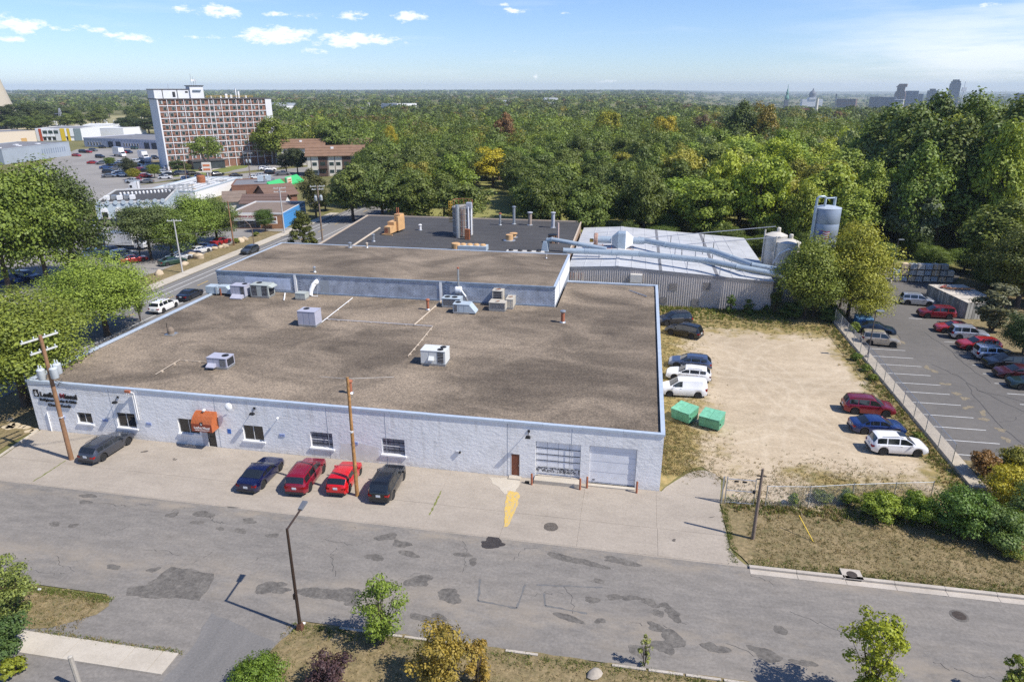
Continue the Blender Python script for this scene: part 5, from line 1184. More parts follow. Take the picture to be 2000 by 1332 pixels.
car('suv', 'black crossover at the right end of the row facing the wall', CP((35.73, -3.97, 91.71), SH), (.009, .010, .011), .05, gF)
gD = 'cars parked on the pale dirt lot'
car('suv', 'dark navy crossover nearest the metal shed on the dirt lot', CP((60.12, 41.95, -160.81)), (.012, .016, .026), .1, gD)
car('suv', 'black crossover on the dirt lot beside the navy one', CP((61.11, 37.24, 153.65)), (.007, .007, .008), .05, gD)
car('wagon', 'blue grey estate on the dirt lot beside the shop wall', CP((61.17, 26.42, 175.95)), (.085, .115, .19), .5, gD)
car('wagon', 'white estate car between the blue grey estate and the white van', CP((60.78, 22.88, 175.42)), (.76, .76, .76), 0, gD)
car('van', 'white panel van parked above the green dumpsters', CP((59.97, 18.53, -177.42)), (.72, .72, .74), 0, gD, name='parked_van', cat='van')
car('suv', 'dark red crossover at the right side of the dirt lot', CP((77.71, 17.44, -2.68)), (.20, .008, .022), .35, gD, m_rim)
car('sedan', 'blue saloon between the dark red and the white cars on the dirt lot', CP((77.28, 13.31, 3.06)), (.010, .030, .13), .2, gD)
w_ = car('suv', 'white crossover with a dark sunroof at the right side of the dirt lot', CP((77.77, 9.53, 2.56)), (.78, .78, .79), 0, gD)
MB().bx(-.05, .5, -.4, .4, 1.722, 1.735).build('sunroof', m_cglass, w_)
gP = 'cars on the fenced asphalt lot'
car('sedan', 'dark blue saloon beside the blue dumpster at the fence', CP((85.88, 42.59, -12.86)), (.02, .035, .06), .4, gP)
car('boxsuv', 'tan boxy small car parked by the fence under the lamp', CP((85.10, 38.08, -8.25)), (.46, .39, .30), .4, gP)
car('suv', 'silver four wheel drive at the back of the asphalt lot', CP((95.97, 57.21, -8.33)), (.52, .54, .57), .5, gP)
car('suv', 'maroon crossover below the board fence of the timber pen', CP((96.31, 51.11, -179.89)), (.22, .012, .02), .3, gP)
car('sedan', 'bright red saloon behind the silver four wheel drive with a spare wheel', CP((96.21, 44.75, 176.99)), (.42, .02, .018), .2, gP)
s_ = car('boxsuv', 'silver four wheel drive with a spare wheel on its back', CP((96.91, 42.32, -3.71)), (.52, .54, .58), .5, gP)
MB().lathe([(.1, -2.36), (.33, -2.36), (.35, -2.3), (.35, -2.2), (.33, -2.17)], (0, -.05, 1.0), 16, 'x').build('spare_wheel', m_tyre, s_)
car('wagon', 'red estate car in the middle of the right hand row', CP((96.44, 38.50, -176.16)), (.40, .018, .02), .2, gP)
car('boxsuv', 'blue silver four wheel drive next to the red estate', CP((96.70, 35.16, 2.29)), (.40, .44, .52), .5, gP)
car('suv', 'black crossover in the shade of the right hand tree', CP((96.82, 32.49, -176.36)), (.008, .009, .012), .1, gP)
car('sedan', 'dark maroon saloon second from the end of the right hand row', CP((96.75, 29.59, -179.72)), (.08, .018, .022), .3, gP)
car('sedan', 'dark green saloon at the right edge of the asphalt lot', CP((96.79, 26.63, 177.10)), (.02, .04, .035), .3, gP)
gS = 'cars on the avenue left of the shop'
car('suv', 'white four wheel drive at the kerb behind the left parapet', (-12.2, 35.4, 90), (.76, .76, .76), 0, gS)
car('sedan', 'dark blue car parked ahead of the white four wheel drive', (-12.2, 41.6, 90), (.02, .028, .05), .4, gS)
car('hatch', 'dark grey hatchback driving beside the boulders', (-19.3, 71.3, -94), (.075, .085, .095), .5, gS)
# ------------------------------------------------------------------ trucks
def box_truck(label, x, y, a, L_=6.2, cab=1.9, h=3.5, col=(.74, .74, .75), name='box_truck'):
    t = thing(name, label, 'truck', (x, y, 0), R(a), None); wm = car_paint(col, 0)
    b_ = MB().bx(-L_ / 2, L_ / 2 - cab - .1, -1.2, 1.2, .95, h).build('cargo_box', wm, t)
    for z in (.95, h - .06): MB().bx(-L_ / 2 - .02, L_ / 2 - cab - .08, -1.23, 1.23, z, z + .08).build('box_rail', m_galv, b_)
    for k in range(1, 8):
        x_ = -L_ / 2 + k * (L_ - cab) / 8
        MB().bx(x_ - .01, x_ + .01, -1.215, -1.2, 1.0, h - .05).build('panel_seam', m_grey, b_)
    x0 = L_ / 2 - cab
    prof_ = [(x0, .5), (x0 + cab, .5), (x0 + cab, 1.25), (x0 + cab - .55, 1.45), (x0 + cab - 1.15, 2.35), (x0 + .1, 2.4), (x0, 2.2)]
    c_ = MB(); c_.add([(p[0], -1.0, p[1]) for p in prof_] + [(p[0], 1.0, p[1]) for p in prof_], [tuple(range(7)), tuple(range(13, 6, -1))] + [(i, i + 7, (i + 1) % 7 + 7, (i + 1) % 7) for i in range(7)])
    c_ = c_.build('cab', wm, t)
    MB().add([(x0 + cab - .58, -.9, 1.5), (x0 + cab - .58, .9, 1.5), (x0 + cab - 1.12, .9, 2.3), (x0 + cab - 1.12, -.9, 2.3)], [(0, 1, 2, 3)]).build('windscreen', m_cglass, c_); c_.children[0].location.x = .012
    for s_ in (1, -1): MB().bx(x0 + .3, x0 + cab - .9, s_ * 1.005 - .004, s_ * 1.005 + .004, 1.45, 2.15).build('side_window', m_cglass, c_)
    MB().bx(-L_ / 2 + .2, L_ / 2 - .2, -.5, .5, .5, .9).build('chassis', m_trim, t)
    d_, ty, rm = proto('pickup')
    for ax in (-L_ / 2 + 1.3, L_ / 2 - .95):
        for s_ in (1, -1):
            w = obj('wheel', ty, t, (ax, s_ * .98, .43)); w.scale = (1.1, 1.6, 1.1); obj('rim', rm, w)
    return t
box_truck('white box truck in the car lot behind the street trees', -45.2, 70.5, 2, 8.0, 2.0, 3.4)
g0 = (-186.69, 247.19); box_truck('white box truck parked before the long warehouse', g0[0], g0[1], -30, 9.5, 2.3, 4.2)
g0 = (-165.43, 235.74); box_truck('white truck with a raised mast beside the tower', g0[0], g0[1], -35, 8, 2.2, 3.8)
g0 = (-143.00, 208.90); box_truck('grey box truck in the shade of the tower', g0[0], g0[1], -60, 7, 2.0, 3.4, (.34, .36, .40))
g0 = (-93.27, 137.02)
t = thing('semi_tractor', 'white long nosed lorry tractor with a tall sleeper cab on the back street', 'truck', (g0[0], g0[1], 0), R(195)); wm = car_paint((.74, .74, .75), 0)
MB().add([(-.2, -1.15, .9), (2.0, -1.15, .9), (2.0, -1.15, 3.2), (1.2, -1.15, 3.9), (-.2, -1.15, 4.0), (-.2, 1.15, .9), (2.0, 1.15, .9), (2.0, 1.15, 3.2), (1.2, 1.15, 3.9), (-.2, 1.15, 4.0)],
         [(0, 1, 2, 3, 4), (9, 8, 7, 6, 5), (0, 5, 6, 1), (1, 6, 7, 2), (2, 7, 8, 3), (3, 8, 9, 4), (4, 9, 5, 0)]).build('sleeper_cab', wm, t)
MB().add([(2.0, -1.0, .8), (3.6, -.9, .8), (3.6, -.9, 1.9), (2.0, -1.0, 2.2), (2.0, 1.0, .8), (3.6, .9, .8), (3.6, .9, 1.9), (2.0, 1.0, 2.2)], [(0, 1, 2, 3), (7, 6, 5, 4), (1, 5, 6, 2), (2, 6, 7, 3)]).build('bonnet', wm, t)
MB().add([(2.01, -.95, 2.25), (2.01, .95, 2.25), (2.01, .95, 3.1), (2.01, -.95, 3.1)], [(0, 1, 2, 3)]).build('windscreen', m_cglass, t)
for s_ in (1, -1): MB().bx(1.1, 1.85, s_ * 1.155 - .004, s_ * 1.155 + .004, 2.2, 3.0).build('side_window', m_cglass, t); MB().tube([(-.35, s_ * 1.0, 1), (-.35, s_ * 1.0, 4.4)], .09, 6).build('exhaust_stack', m_galv, t)
MB().bx(-3.2, 3.3, -.45, .45, .6, .95).build('chassis', m_trim, t)
d_, ty, rm = proto('pickup')
for ax in (-2.6, -1.4, 2.9):
    for s_ in (1, -1):
        w = obj('wheel', ty, t, (ax, s_ * 1.0, .5)); w.scale = (1.28, 1.8, 1.28); obj('rim', rm, w)
# ------------------------------------------------------------------ far cars, each its own object
FAR = {}
def far_car(kind, label, x, y, a, col, metal=.3, group='cars on the far lots', z=.0, cat='car'):
    if kind not in FAR:
        S = CARS[kind]; parts = car_meshes(kind); J = MB()
        for nm in ('body', 'windscreen', 'rear_window', 'side_window', 'underbody', 'tail_light', 'headlight'):
            for (mb, m, s_) in parts.get(nm, []):
                J.cur = 0 if m is None else (1 if m is m_cglass else (2 if m is m_trim else (3 if m is m_tail else 4))); J.add(mb.v, mb.f)
        ty, rim = wheel_mb(S['wr'])
        for ax in (S['fa'], S['ra']):
            for s_ in (1, -1):
                J.cur = 2; J.add([(v_[0] + ax, v_[1] + s_ * (S['W'] / 2 - .12), v_[2] + S['wr']) for v_ in ty.v], ty.f)
        FAR[kind] = J.mesh('far_car', [m_ph, m_cglass, m_trim, m_tail, m_head], 38)
    o = obj('parked_car', FAR[kind], None, (x, y, z), R(a)); o.material_slots[0].link = 'OBJECT'; o.material_slots[0].material = car_paint(col, metal)
    tag(o, label, cat, group); return o
_B = dict(black=(.014, .014, .016), navy=(.02, .03, .07), blue=(.03, .07, .20), white=(.74, .74, .74), silver=(.50, .52, .54), grey=(.14, .145, .155), red=(.36, .02, .02), tan=(.40, .33, .25), green=(.03, .07, .05), teal=(.10, .17, .21))
FC = [('suv', 'black', (-107.00, 184.72), 45, 'near the tree with two trunks by the tower lawn'), ('suv', 'black', (-111.42, 199.29), 50, 'biggest by the tower lawn, left of the twin trunk tree'), ('suv', 'navy', (-97.67, 175.50), 45, 'beside the orange and white pole sign'),
 ('suv', 'black', (-97.33, 184.81), 50, 'just right of the twin trunk tree'), ('sedan', 'black', (-88.96, 183.13), 42, 'alone in the middle of the tower drive'), ('suv', 'white', (-89.69, 204.94), 40, 'left one of a white pair by the dark trees'),
 ('suv', 'white', (-86.62, 203.67), 40, 'right one of a white pair by the dark trees'), ('suv', 'white', (-78.70, 178.85), 35, 'in front of the roof with the two grey units'), ('wagon', 'silver', (-79.63, 184.78), 35, 'behind the white car near the grey roof units'),
 ('suv', 'black', (-80.47, 192.66), 35, 'right of the white cars by the green canopy shop'), ('pickup', 'grey', (-74.57, 190.43), 30, 'facing the brown roofed flats'), ('pickup', 'silver', (-113.42, 161.33), 190, 'by itself left of the yellow tree'),
 ('sedan', 'black', (-114.75, 181.74), 30, 'nearest of three under the tower'), ('sedan', 'black', (-112.88, 177.37), 30, 'front left of three under the tower'), ('suv', 'silver', (-120.37, 187.29), 30, 'behind the black pair under the tower'),
 ('sedan', 'white', (-130.51, 177.38), 20, 'nearest of the white group in the mall lot'), ('sedan', 'silver', (-136.48, 182.79), 20, 'left of the white group in the mall lot'), ('suv', 'white', (-137.49, 187.66), 20, 'rear of the white group in the mall lot'),
 ('sedan', 'grey', (-133.09, 173.80), 25, 'at the edge of the left trees, second one down'), ('suv', 'black', (-142.24, 185.12), 25, 'at the edge of the left trees, upper one'), ('sedan', 'blue', (-154.86, 199.03), 25, 'blue one at the edge of the left trees'),
 ('suv', 'blue', (-160.34, 209.89), 25, 'left of the two by the small round tree'), ('suv', 'silver', (-162.16, 218.00), 25, 'right of the small round tree'), ('sedan', 'navy', (-159.47, 212.11), 25, 'between the blue and silver ones by the round tree'),
 ('suv', 'black', (-190.40, 238.77), -10, 'standing alone in front of the blue grey block'), ('sedan', 'red', (-216.13, 261.57), -10, 'red tailed beside the coloured block'), ('suv', 'black', (-218.40, 261.17), -10, 'left of the red one beside the blue grey block'),
 ('suv', 'grey', (-219.97, 269.97), -10, 'right of the red one beside the blue grey block'), ('suv', 'black', (-229.61, 287.83), -20, 'in the row before the long warehouse'), ('suv', 'navy', (-193.98, 262.55), -20, 'right of the box truck before the long warehouse'),
 ('suv', 'red', (-196.73, 262.06), -20, 'dark red beside the box truck before the long warehouse'), ('sedan', 'black', (-160.31, 227.23), -30, 'in front of the truck with the mast'), ('suv', 'black', (-162.21, 238.75), -30, 'at the foot of the tower end wall'),
 ('sedan', 'red', (-206.97, 243.61), -10, 'at the corner of the blue grey block'), ('suv', 'green', (-207.96, 284.91), -20, 'before the right end of the long warehouse')]
for (k, c_, p, a, where) in FC: far_car(k, ('%s %s ' % (c_, {'suv': 'crossover', 'sedan': 'saloon', 'pickup': 'pickup truck', 'wagon': 'estate car'}[k])) + where, p[0], p[1], a, _B[c_], .3)
rr = random.Random(12)
for k in range(30):
    u_, v_ = rr.uniform(0, 1), rr.uniform(0, 1); p0, p1, p2 = Vector((-190.99, 231.23)), Vector((-142.83, 217.14)), Vector((-127.61, 167.28))
    p = p0 + (p1 - p0) * u_ + (p2 - p0) * (round(v_ * 4) / 4); c_ = rr.choice(('black', 'white', 'silver', 'grey', 'navy', 'red'))
    far_car(rr.choice(('suv', 'sedan')), c_ + ' car in the parked rows of the mall lot left of the tower', p.x, p.y, 20 + rr.choice((0, 180)), _B[c_], .3, c_ + ' cars in the parked rows of the mall lot')
CL = [('sedan', 'white', (-64.77, 85.12), -5, 'at the edge of the big left tree'), ('suv', 'tan', (-66.77, 92.25), 5, 'below the arched windows'), ('suv', 'grey', (-64.52, 92.65), 30, 'right of the tan one below the arched windows'),
 ('wagon', 'navy', (-55.00, 76.75), 5, 'behind the white box truck'), ('sedan', 'teal', (-53.65, 72.89), 5, 'half under the left tree near the yellow kerb block'), ('suv', 'navy', (-44.88, 65.50), 5, 'in front of the box truck body'),
 ('wagon', 'teal', (-46.85, 63.84), 5, 'left of the white four wheel drive in the car lot'), ('suv', 'white', (-40.85, 63.61), 55, 'with a red nose beside it in the car lot'), ('sedan', 'green', (-28.43, 60.47), 60, 'in the shade left of the wooden pole'),
 ('sedan', 'silver', (-29.12, 63.58), 60, 'under the street trees behind the wooden pole'), ('sedan', 'navy', (-29.75, 66.86), 60, 'in the shade right of the wooden pole'), ('sedan', 'white', (-29.09, 69.63), 70, 'white one above the boulders'),
 ('sedan', 'blue', (-29.51, 72.31), 75, 'bright blue above the boulders'), ('sedan', 'red', (-29.48, 77.65), 80, 'dark red under the last street tree'), ('suv', 'navy', (-45.32, 45.95), 0, 'low at the left edge under the trees'),
 ('sedan', 'blue', (-46.92, 44.36), 0, 'at the very left edge under the trees'), ('suv', 'white', (-56.97, 63.37), 20, 'glimpsed through the left trees'), ('sedan', 'red', (-36.51, 60.64), 55, 'red one hidden behind the near tree'),
 ('suv', 'black', (-31.24, 95.95), 10, 'in the shade of the little tree by the drink shop'), ('sedan', 'grey', (-48.17, 60.22), 20, 'behind the left trees in the car lot')]
for (k, c_, p, a, where) in CL: far_car(k, ('%s %s ' % (c_, {'suv': 'crossover', 'sedan': 'saloon', 'pickup': 'pickup truck', 'wagon': 'estate car'}[k])) + where, p[0], p[1], a, _B[c_], .3, 'cars in the lot across the avenue')

# ------------------------------------------------------------------ poles, lamps, wires
m_pole = mat('weathered pole wood', (.25, .135, .07), .85, var=.25, scale=2.0, space='object', bmp=.3, bscale=20)
m_pole2 = mat('grey pole wood', (.20, .15, .115), .9, var=.25, scale=2.0, space='object')
m_palepole = mat('pale pole', (.42, .41, .40), .7, var=.12, scale=2.0, space='object')
m_arm = mat('pale crossarm', (.52, .52, .49), .7, var=.1)
m_can = mat('transformer grey', (.50, .54, .56), .4, .1, var=.06, space='object')
m_wire = mat('wire', (.05, .05, .055), .5, .2, var=0)
def upole(label, c, h, r=.17, m=m_pole, arms=(), cans=(), lean=(0, 0), armdir=math.pi / 2, name='utility_pole', group=None):
    t = thing(name, label, 'utility pole', (c[0], c[1], 0), 0, group)
    top = Vector((lean[0], lean[1], h))
    MB().tube([(0, 0, -.2), (lean[0] * .5, lean[1] * .5, h * .5), top], [r * 1.12, r * .95, r * .75], 12).build('pole', m, t, smooth=50)
    ca, sa = math.cos(armdir), math.sin(armdir)
    for (z, l, off) in arms:
        bx_, by_ = lean[0] * z / h, lean[1] * z / h
        a = MB().box((bx_ - sa * .18 + ca * off, by_ + ca * .18 + sa * off, z), (l, .11, .13), armdir).build('crossarm', m_arm, t)
        for k in range(4):
            q = (k - 1.5) / 3 * (l - .3) + off
            MB().lathe([(.03, 0), (.06, .05), (.04, .1), (.06, .14), (.02, .2)], (bx_ - sa * .18 + ca * q, by_ + ca * .18 + sa * q, z + .065), 8).build('insulator', m_can, a)
    for (z, ang) in cans:
        bx_, by_ = lean[0] * z / h + math.cos(ang) * (r + .42), lean[1] * z / h + math.sin(ang) * (r + .42)
        cn_ = MB().lathe([(.27, 0), (.30, .04), (.30, .8), (.31, .84), (.22, .93), (.05, .96)], (bx_, by_, z), 16).build('transformer', m_can, t, smooth=50)
        for k in (-1, 1): MB().lathe([(.04, 0), (.07, .08), (.04, .16), (.06, .22), (.02, .32)], (bx_ + .12 * k, by_, z + .92), 8).build('bushing', m_can, cn_)
        MB().tube([(bx_, by_, z + .4), (lean[0] * z / h, lean[1] * z / h, z + .4)], .05, 5).build('bracket', m_galv, cn_)
    return t
pc = (7.23, -4.34)
tp = upole('tall brown wooden pole with three grey transformers before the lettered wall', pc, 11.37, .18, m_pole, [(11.1, 3.0, 0), (10.0, 2.2, .1)], [(7.6, math.pi * 1.15), (7.75, -.25), (7.9, .75)], armdir=math.pi * .42)
mb = MB()
for k in range(4): mb.tube([(.2, .05, 8.0 - k * .3), (.6, .4, 7.4 - k * .2), (.3, .1, 6.9)], .02, 4)
mb.build('jumper_wires', m_wire, tp); MB().bx(-.19, .19, -.19, .19, 4.05, 4.12).build('band', m_frame, tp)
sp = upole('slim patchy wooden pole between the red hatchback and the black crossover', (33.68, -5.38), 10.05, .14, mat('patchy pole', (.33, .17, .06), .85, var=.5, scale=3.0, space='object'), [], [], lean=(.0, .15))
MB().tube([(-2.4, .6, 9.75), (0, .15, 9.95)], .009, 4).build('span_wire', m_frame, sp); MB().tube([(0, .15, 9.95), (2.4, 3.4, 8.9)], .009, 4).build('span_wire', m_frame, sp); MB().lathe([(.15, 5.6), (.15, 5.72)], n=10).build('band', m_frame, sp)
rp = upole('short dark wooden pole standing on the dry verge near the gate', (63.47, -5.69), 5.7, .12, m_pole2)
MB().bx(-.35, .3, -.04, .04, 5.1, 5.16).build('bracket', m_black, rp); MB().bx(-.3, .1, -.04, .04, 4.85, 4.9).build('bracket', m_black, rp)
upole('pale slim pole with crossarms at the avenue footpath', (-22.79, 55.07), 9.3, .13, m_palepole, [(9.0, 2.4, 0)], [], armdir=.3, group=None)
upole('brown wooden pole at the corner of the shop yard by the boulders', (-26.07, 76.76), 9.0, .15, m_pole, [], [])
upole('pale wooden pole with two crossarms before the blue walled shop', (-21.96, 90.31), 10.0, .14, m_palepole, [(9.8, 2.6, 0), (9.0, 2.6, 0)], [], armdir=.4)
upole('dark wooden pole with two transformers behind the round conifer', (-10.42, 84.61), 11.4, .17, m_pole2, [(11.2, 3.0, 0), (10.6, 2.4, 0)], [(8.3, math.pi), (8.4, .0)], armdir=.4)
upole('thin dark pole in the shade between the car lot and the box truck', (-37.22, 63.40), 7.5, .11, m_pole2)
upole('wooden pole with a transformer pair on the tower drive', (-71.63, 163.36), 10.5, .16, m_pole2, [(10.2, 3.2, 0)], [(7.2, 0), (7.2, math.pi)], armdir=.2)
upole('thin dark pole by the side entrance of the white roofed shop', (-92.57, 159.67), 8.5, .12, m_pole2)
def wire(label, a, b_, sag=.5, r=.014, name='overhead_wire', g_=None):
    a, b_ = Vector(a), Vector(b_); pts = []
    for k in range(11):
        q = k / 10; p = a.lerp(b_, q); p.z -= sag * 4 * q * (1 - q); pts.append(p)
    return tag(MB().tube(pts, r, 4).build(name, m_wire), label, 'cable', g_)
for k in range(4):
    wire('service wire strung from the transformer pole to the parapet mast', (pc[0] + .2, pc[1] + .1, 7.3 - k * .22), (10.6 + k * .12, -.5, 4.95 - k * .1), .35, .013, g_='service wires at the left end of the wall')
wire('overhead wire running off the left edge from the transformer pole', (pc[0] - .1, pc[1], 7.0), (-30, -9, 8.2), .7, .016)
wire('overhead wire crossing the avenue from the pale slim pole to the left', ((-22.79, 55.07)[0], (-22.79, 55.07)[1], 6.4), (-55, 40, 6.0), .9, .03)
wire('overhead wire slanting up from the pale slim pole towards the shops', ((-22.79, 55.07)[0], (-22.79, 55.07)[1], 6.6), ((-10.42, 84.61)[0], (-10.42, 84.61)[1], 8.4), 1.2, .03)
m_bronze = mat('bronze lamp paint', (.055, .035, .026), .5, .3, var=.15, space='object')
lc = (35.77, -19.34)
lp = thing('street_lamp', 'bronze street lamp with a bent arm on the near verge', 'street lamp', (lc[0], lc[1], 0))
MB().tube([(0, 0, .3), (0, 0, 7.05)], [.105, .075], 10).build('pole', m_bronze, lp, smooth=50); MB().tube([(0, 0, 7.0), (-.05, 1.83, 7.12)], .06, 8).build('arm', m_bronze, lp)
MB().box((0, 0, .18), (.4, .4, .5), 0, .62).build('base_cover', mat('rust brown base', (.11, .05, .03), .7, var=.3, space='object'), lp); MB().bx(-.16, -.08, -.08, .08, 2.2, 2.55).build('service_box', m_bronze, lp)
MB().add([(-.2, 1.7, 7.08), (.08, 1.7, 7.08), (.12, 2.4, 7.2), (-.24, 2.4, 7.2), (-.18, 1.7, 7.2), (.06, 1.7, 7.2), (.10, 2.4, 7.3), (-.22, 2.4, 7.3)], [(0, 3, 2, 1), (4, 5, 6, 7), (0, 1, 5, 4), (1, 2, 6, 5), (2, 3, 7, 6), (3, 0, 4, 7)]).build('lamp_head', mat('grey lamp head', (.16, .17, .19), .4, .3, var=.1), lp)
def lotlamp(label, c, h, ang):
    t = thing('lot_lamp', label, 'street lamp', (c[0], c[1], 0)); MB().tube([(0, 0, 0), (0, 0, h)], [.08, .06], 8).build('pole', mat('dark lamp pole', (.10, .085, .075), .6, .2, var=.1), t)
    MB().box((math.cos(ang) * .45, math.sin(ang) * .45, h - .02), (.8, .32, .14), ang).build('lamp_head', m_galv, t); MB().lathe([(.25, 0), (.25, .5), (.2, .52)], n=12).build('footing', m_conc, t); return t
lotlamp('parking lot lamp post beside the fence above the tan car', (82.05, 32.6), 6.0, 0)
lotlamp('grey lamp post in the shade left of the stacked crates', (96.2, 69.5), 7.2, .2)
t = thing('curved_lamp', 'small curved street lamp behind the dark grey hatchback', 'street lamp', (*(-20.95, 75.71), 0))
MB().tube([(0, 0, 0), (0, 0, 3.6), (-.4, 0, 4.6), (-1.3, 0, 5.4), (-2.6, 0, 5.6)], [.09, .08, .07, .06, .05], 8).build('pole', mat('brown lamp steel', (.16, .11, .08), .6, .2, var=.1), t, smooth=60); MB().box((-2.9, 0, 5.58), (.7, .28, .12)).build('lamp_head', m_galv, t)
tag(MB().tube([(*(67.62, -5.31), .02), (*(66.71, -4.20), 1.35)], .035, 6).build('guy_guard', mat('bright yellow guard', (.68, .46, .02), .5, var=.05)), 'bright yellow guy wire guard slanting over the verge', 'guy guard')
# ------------------------------------------------------------------ fences
def chainlink(label, pts, h, gate_i=None, spacing=.16, name='chain_link_fence', m=m_galv, r_post=.035):
    t = thing(name, label, 'fence', (0, 0, 0))
    for p in pts: MB().tube([(p[0], p[1], 0), (p[0], p[1], h + .06)], r_post, 6).build('fence_post', m, t)
    for i in range(len(pts) - 1):
        a, b_ = Vector((*pts[i], 0)), Vector((*pts[i + 1], 0)); L_ = (b_ - a).length; d = (b_ - a) / L_
        MB().tube([a + Vector((0, 0, h)), b_ + Vector((0, 0, h))], .022, 5).build('top_rail', m, t)
        mb = MB(); k = -h
        while k < L_:
            for s_ in (1, -1):
                q0, q1 = k, k + h; z0, z1 = (.06, h) if s_ > 0 else (h, .06)
                if q0 < 0: z0 = z0 + (z1 - z0) * (0 - q0) / h; q0 = 0
                if q1 > L_: z1 = z0 + (z1 - z0) * (L_ - q0) / (q1 - q0); q1 = L_
                if q1 - q0 > .02:
                    p, q = a + d * q0 + Vector((0, 0, z0)), a + d * q1 + Vector((0, 0, z1)); mb.tube([p, q], .004, 3, False)
            k += spacing
        w = mb.build('wire_mesh', m, t); w['kind'] = 'stuff'
    return t
chainlink('tall chain link fence along the low wall of the asphalt lot', [(81.45, 48.0 - 2.9 * k) for k in range(15)], 2.2)
chainlink('chain link fence along the near edge of the dirt lot', [(64.97, -1.43), (68.18, -.93), (71.5, .0), (74.72, .75), (77.6, 1.4)], 1.85)
gt = thing('swing_gate', 'galvanised swing gate at the dirt lot entrance', 'gate', (0, 0, 0))
for (x, y, r_) in ((61.75, -1.46, .06), (62.0, -1.44, .05), (64.1, -1.4, .04)): MB().tube([(x, y, 0), (x, y, 2.35)], r_, 8).build('gate_post', m_galv, gt)
for z in (.15, 1.2, 2.2): MB().tube([(62.05, -1.44, z), (64.05, -1.4, z)], .028, 6).build('gate_rail', m_galv, gt)
for x in (62.5, 63.1): MB().bx(x, x + .32, -1.5, -1.47, 1.98, 2.12).build('gate_plate', m_black, gt)
MB().bx(63.95, 64.15, -1.5, -1.35, 1.1, 1.35).build('latch', m_black, gt)
mb = MB()
for k in range(26):
    for s_ in (1, -1):
        x0 = 62.1 + k * .15 - 1.95; x1 = x0 + 1.95; z0, z1 = (.2, 2.15) if s_ > 0 else (2.15, .2)
        c0, c1 = max(x0, 62.1), min(x1, 64.0)
        if c1 > c0: mb.tube([(c0, -1.42, z0 + (z1 - z0) * (c0 - x0) / 1.95), (c1, -1.42, z0 + (z1 - z0) * (c1 - x0) / 1.95)], .004, 3, False)
w = mb.build('wire_mesh', m_galv, gt); w['kind'] = 'stuff'
chainlink('chain link fence at the foot of the oaks behind the black roof', [(46 + 4 * k, 84.5 + .1 * k) for k in range(8)], 1.9, spacing=.4)
wl = thing('low_wall', 'low broad tan concrete kerb wall between the dirt lot and the asphalt lot', 'wall', (0, 0, 0))
m_tanw = mat('tan wall concrete', (.40, .345, .265), .9, var=.15, scale=1.2, bmp=.2, bscale=10)
y = 4.0
while y < 47.5:
    MB().bx(81.62, 82.75, y + .012, y + 2.99, 0, .26).build('wall_block', m_tanw, wl); y += 3.0
# ------------------------------------------------------------------ dumpsters
m_dgreen = mat('mint green steel', (.115, .33, .20), .5, .05, var=.22, scale=2.5, space='object')
m_dlid = mat('mint green lid', (.16, .42, .275), .55, .05, var=.25, scale=3, space='object')
m_dblue = mat('blue steel bin', (.03, .12, .27), .5, .05, var=.2, scale=2.5, space='object')
def dumpster(label, x, y, a, m, ml, L_=1.95, D2=1.7, h=1.3):
    t = thing('dumpster', label, 'dumpster', (x, y, .03), a, None)
    b_ = MB(); b_.add([(-L_ / 2, -D2 / 2 + .15, .12), (L_ / 2, -D2 / 2 + .15, .12), (L_ / 2, D2 / 2, .12), (-L_ / 2, D2 / 2, .12), (-L_ / 2, -D2 / 2, h - .18), (L_ / 2, -D2 / 2, h - .18), (L_ / 2, D2 / 2, h + .05), (-L_ / 2, D2 / 2, h + .05)],
          [(0, 3, 2, 1), (4, 5, 6, 7), (0, 1, 5, 4), (1, 2, 6, 5), (2, 3, 7, 6), (3, 0, 4, 7)]).build('bin_body', m, t)
    for s_ in (-1, 1):
        x0, x1 = (-L_ / 2 - .02, -.015) if s_ < 0 else (.015, L_ / 2 + .02)
        MB().add([(x0, -D2 / 2 - .06, h - .175), (x1, -D2 / 2 - .06, h - .175), (x1, D2 / 2 + .02, h + .06), (x0, D2 / 2 + .02, h + .06), (x0, -D2 / 2 - .06, h - .10), (x1, -D2 / 2 - .06, h - .10), (x1, D2 / 2 + .02, h + .12), (x0, D2 / 2 + .02, h + .12)],
                 [(0, 3, 2, 1), (4, 5, 6, 7), (0, 1, 5, 4), (1, 2, 6, 5), (2, 3, 7, 6), (3, 0, 4, 7)]).build('lid', ml, t)
    for s_ in (-1, 1):
        MB().box((s_ * (L_ / 2 + .06), -.1, .72), (.1, 1.1, .18)).build('lift_sleeve', m, t); MB().box((s_ * (L_ / 2 + .062), -.66, .72), (.075, .03, .11)).build('sleeve_mouth', m_void, t)
    MB().bx(-L_ / 2 - .03, L_ / 2 + .03, -D2 / 2 - .035, -D2 / 2 - .005, h - .36, h - .26).build('rim_rail', m, t)
    for x_ in (-.6, .6): MB().bx(x_ - .05, x_ + .05, -D2 / 2 + .2, D2 / 2 - .1, 0, .115).build('skid', m_black, t)
    return t
dumpster('left of the two mint green dumpsters, with a scuffed lid', 59.75, 12.6, -.62, m_dgreen, m_dlid)
dumpster('right of the two mint green dumpsters, nearer the camera', 62.2, 11.6, -.42, m_dgreen, m_dlid)
dumpster('blue dumpster behind the dark blue saloon at the fence', 84.9, 44.6, .0, m_dblue, mat('pale blue lid', (.10, .22, .36), .6, var=.2, space='object'), 2.0, 1.6, 1.5)
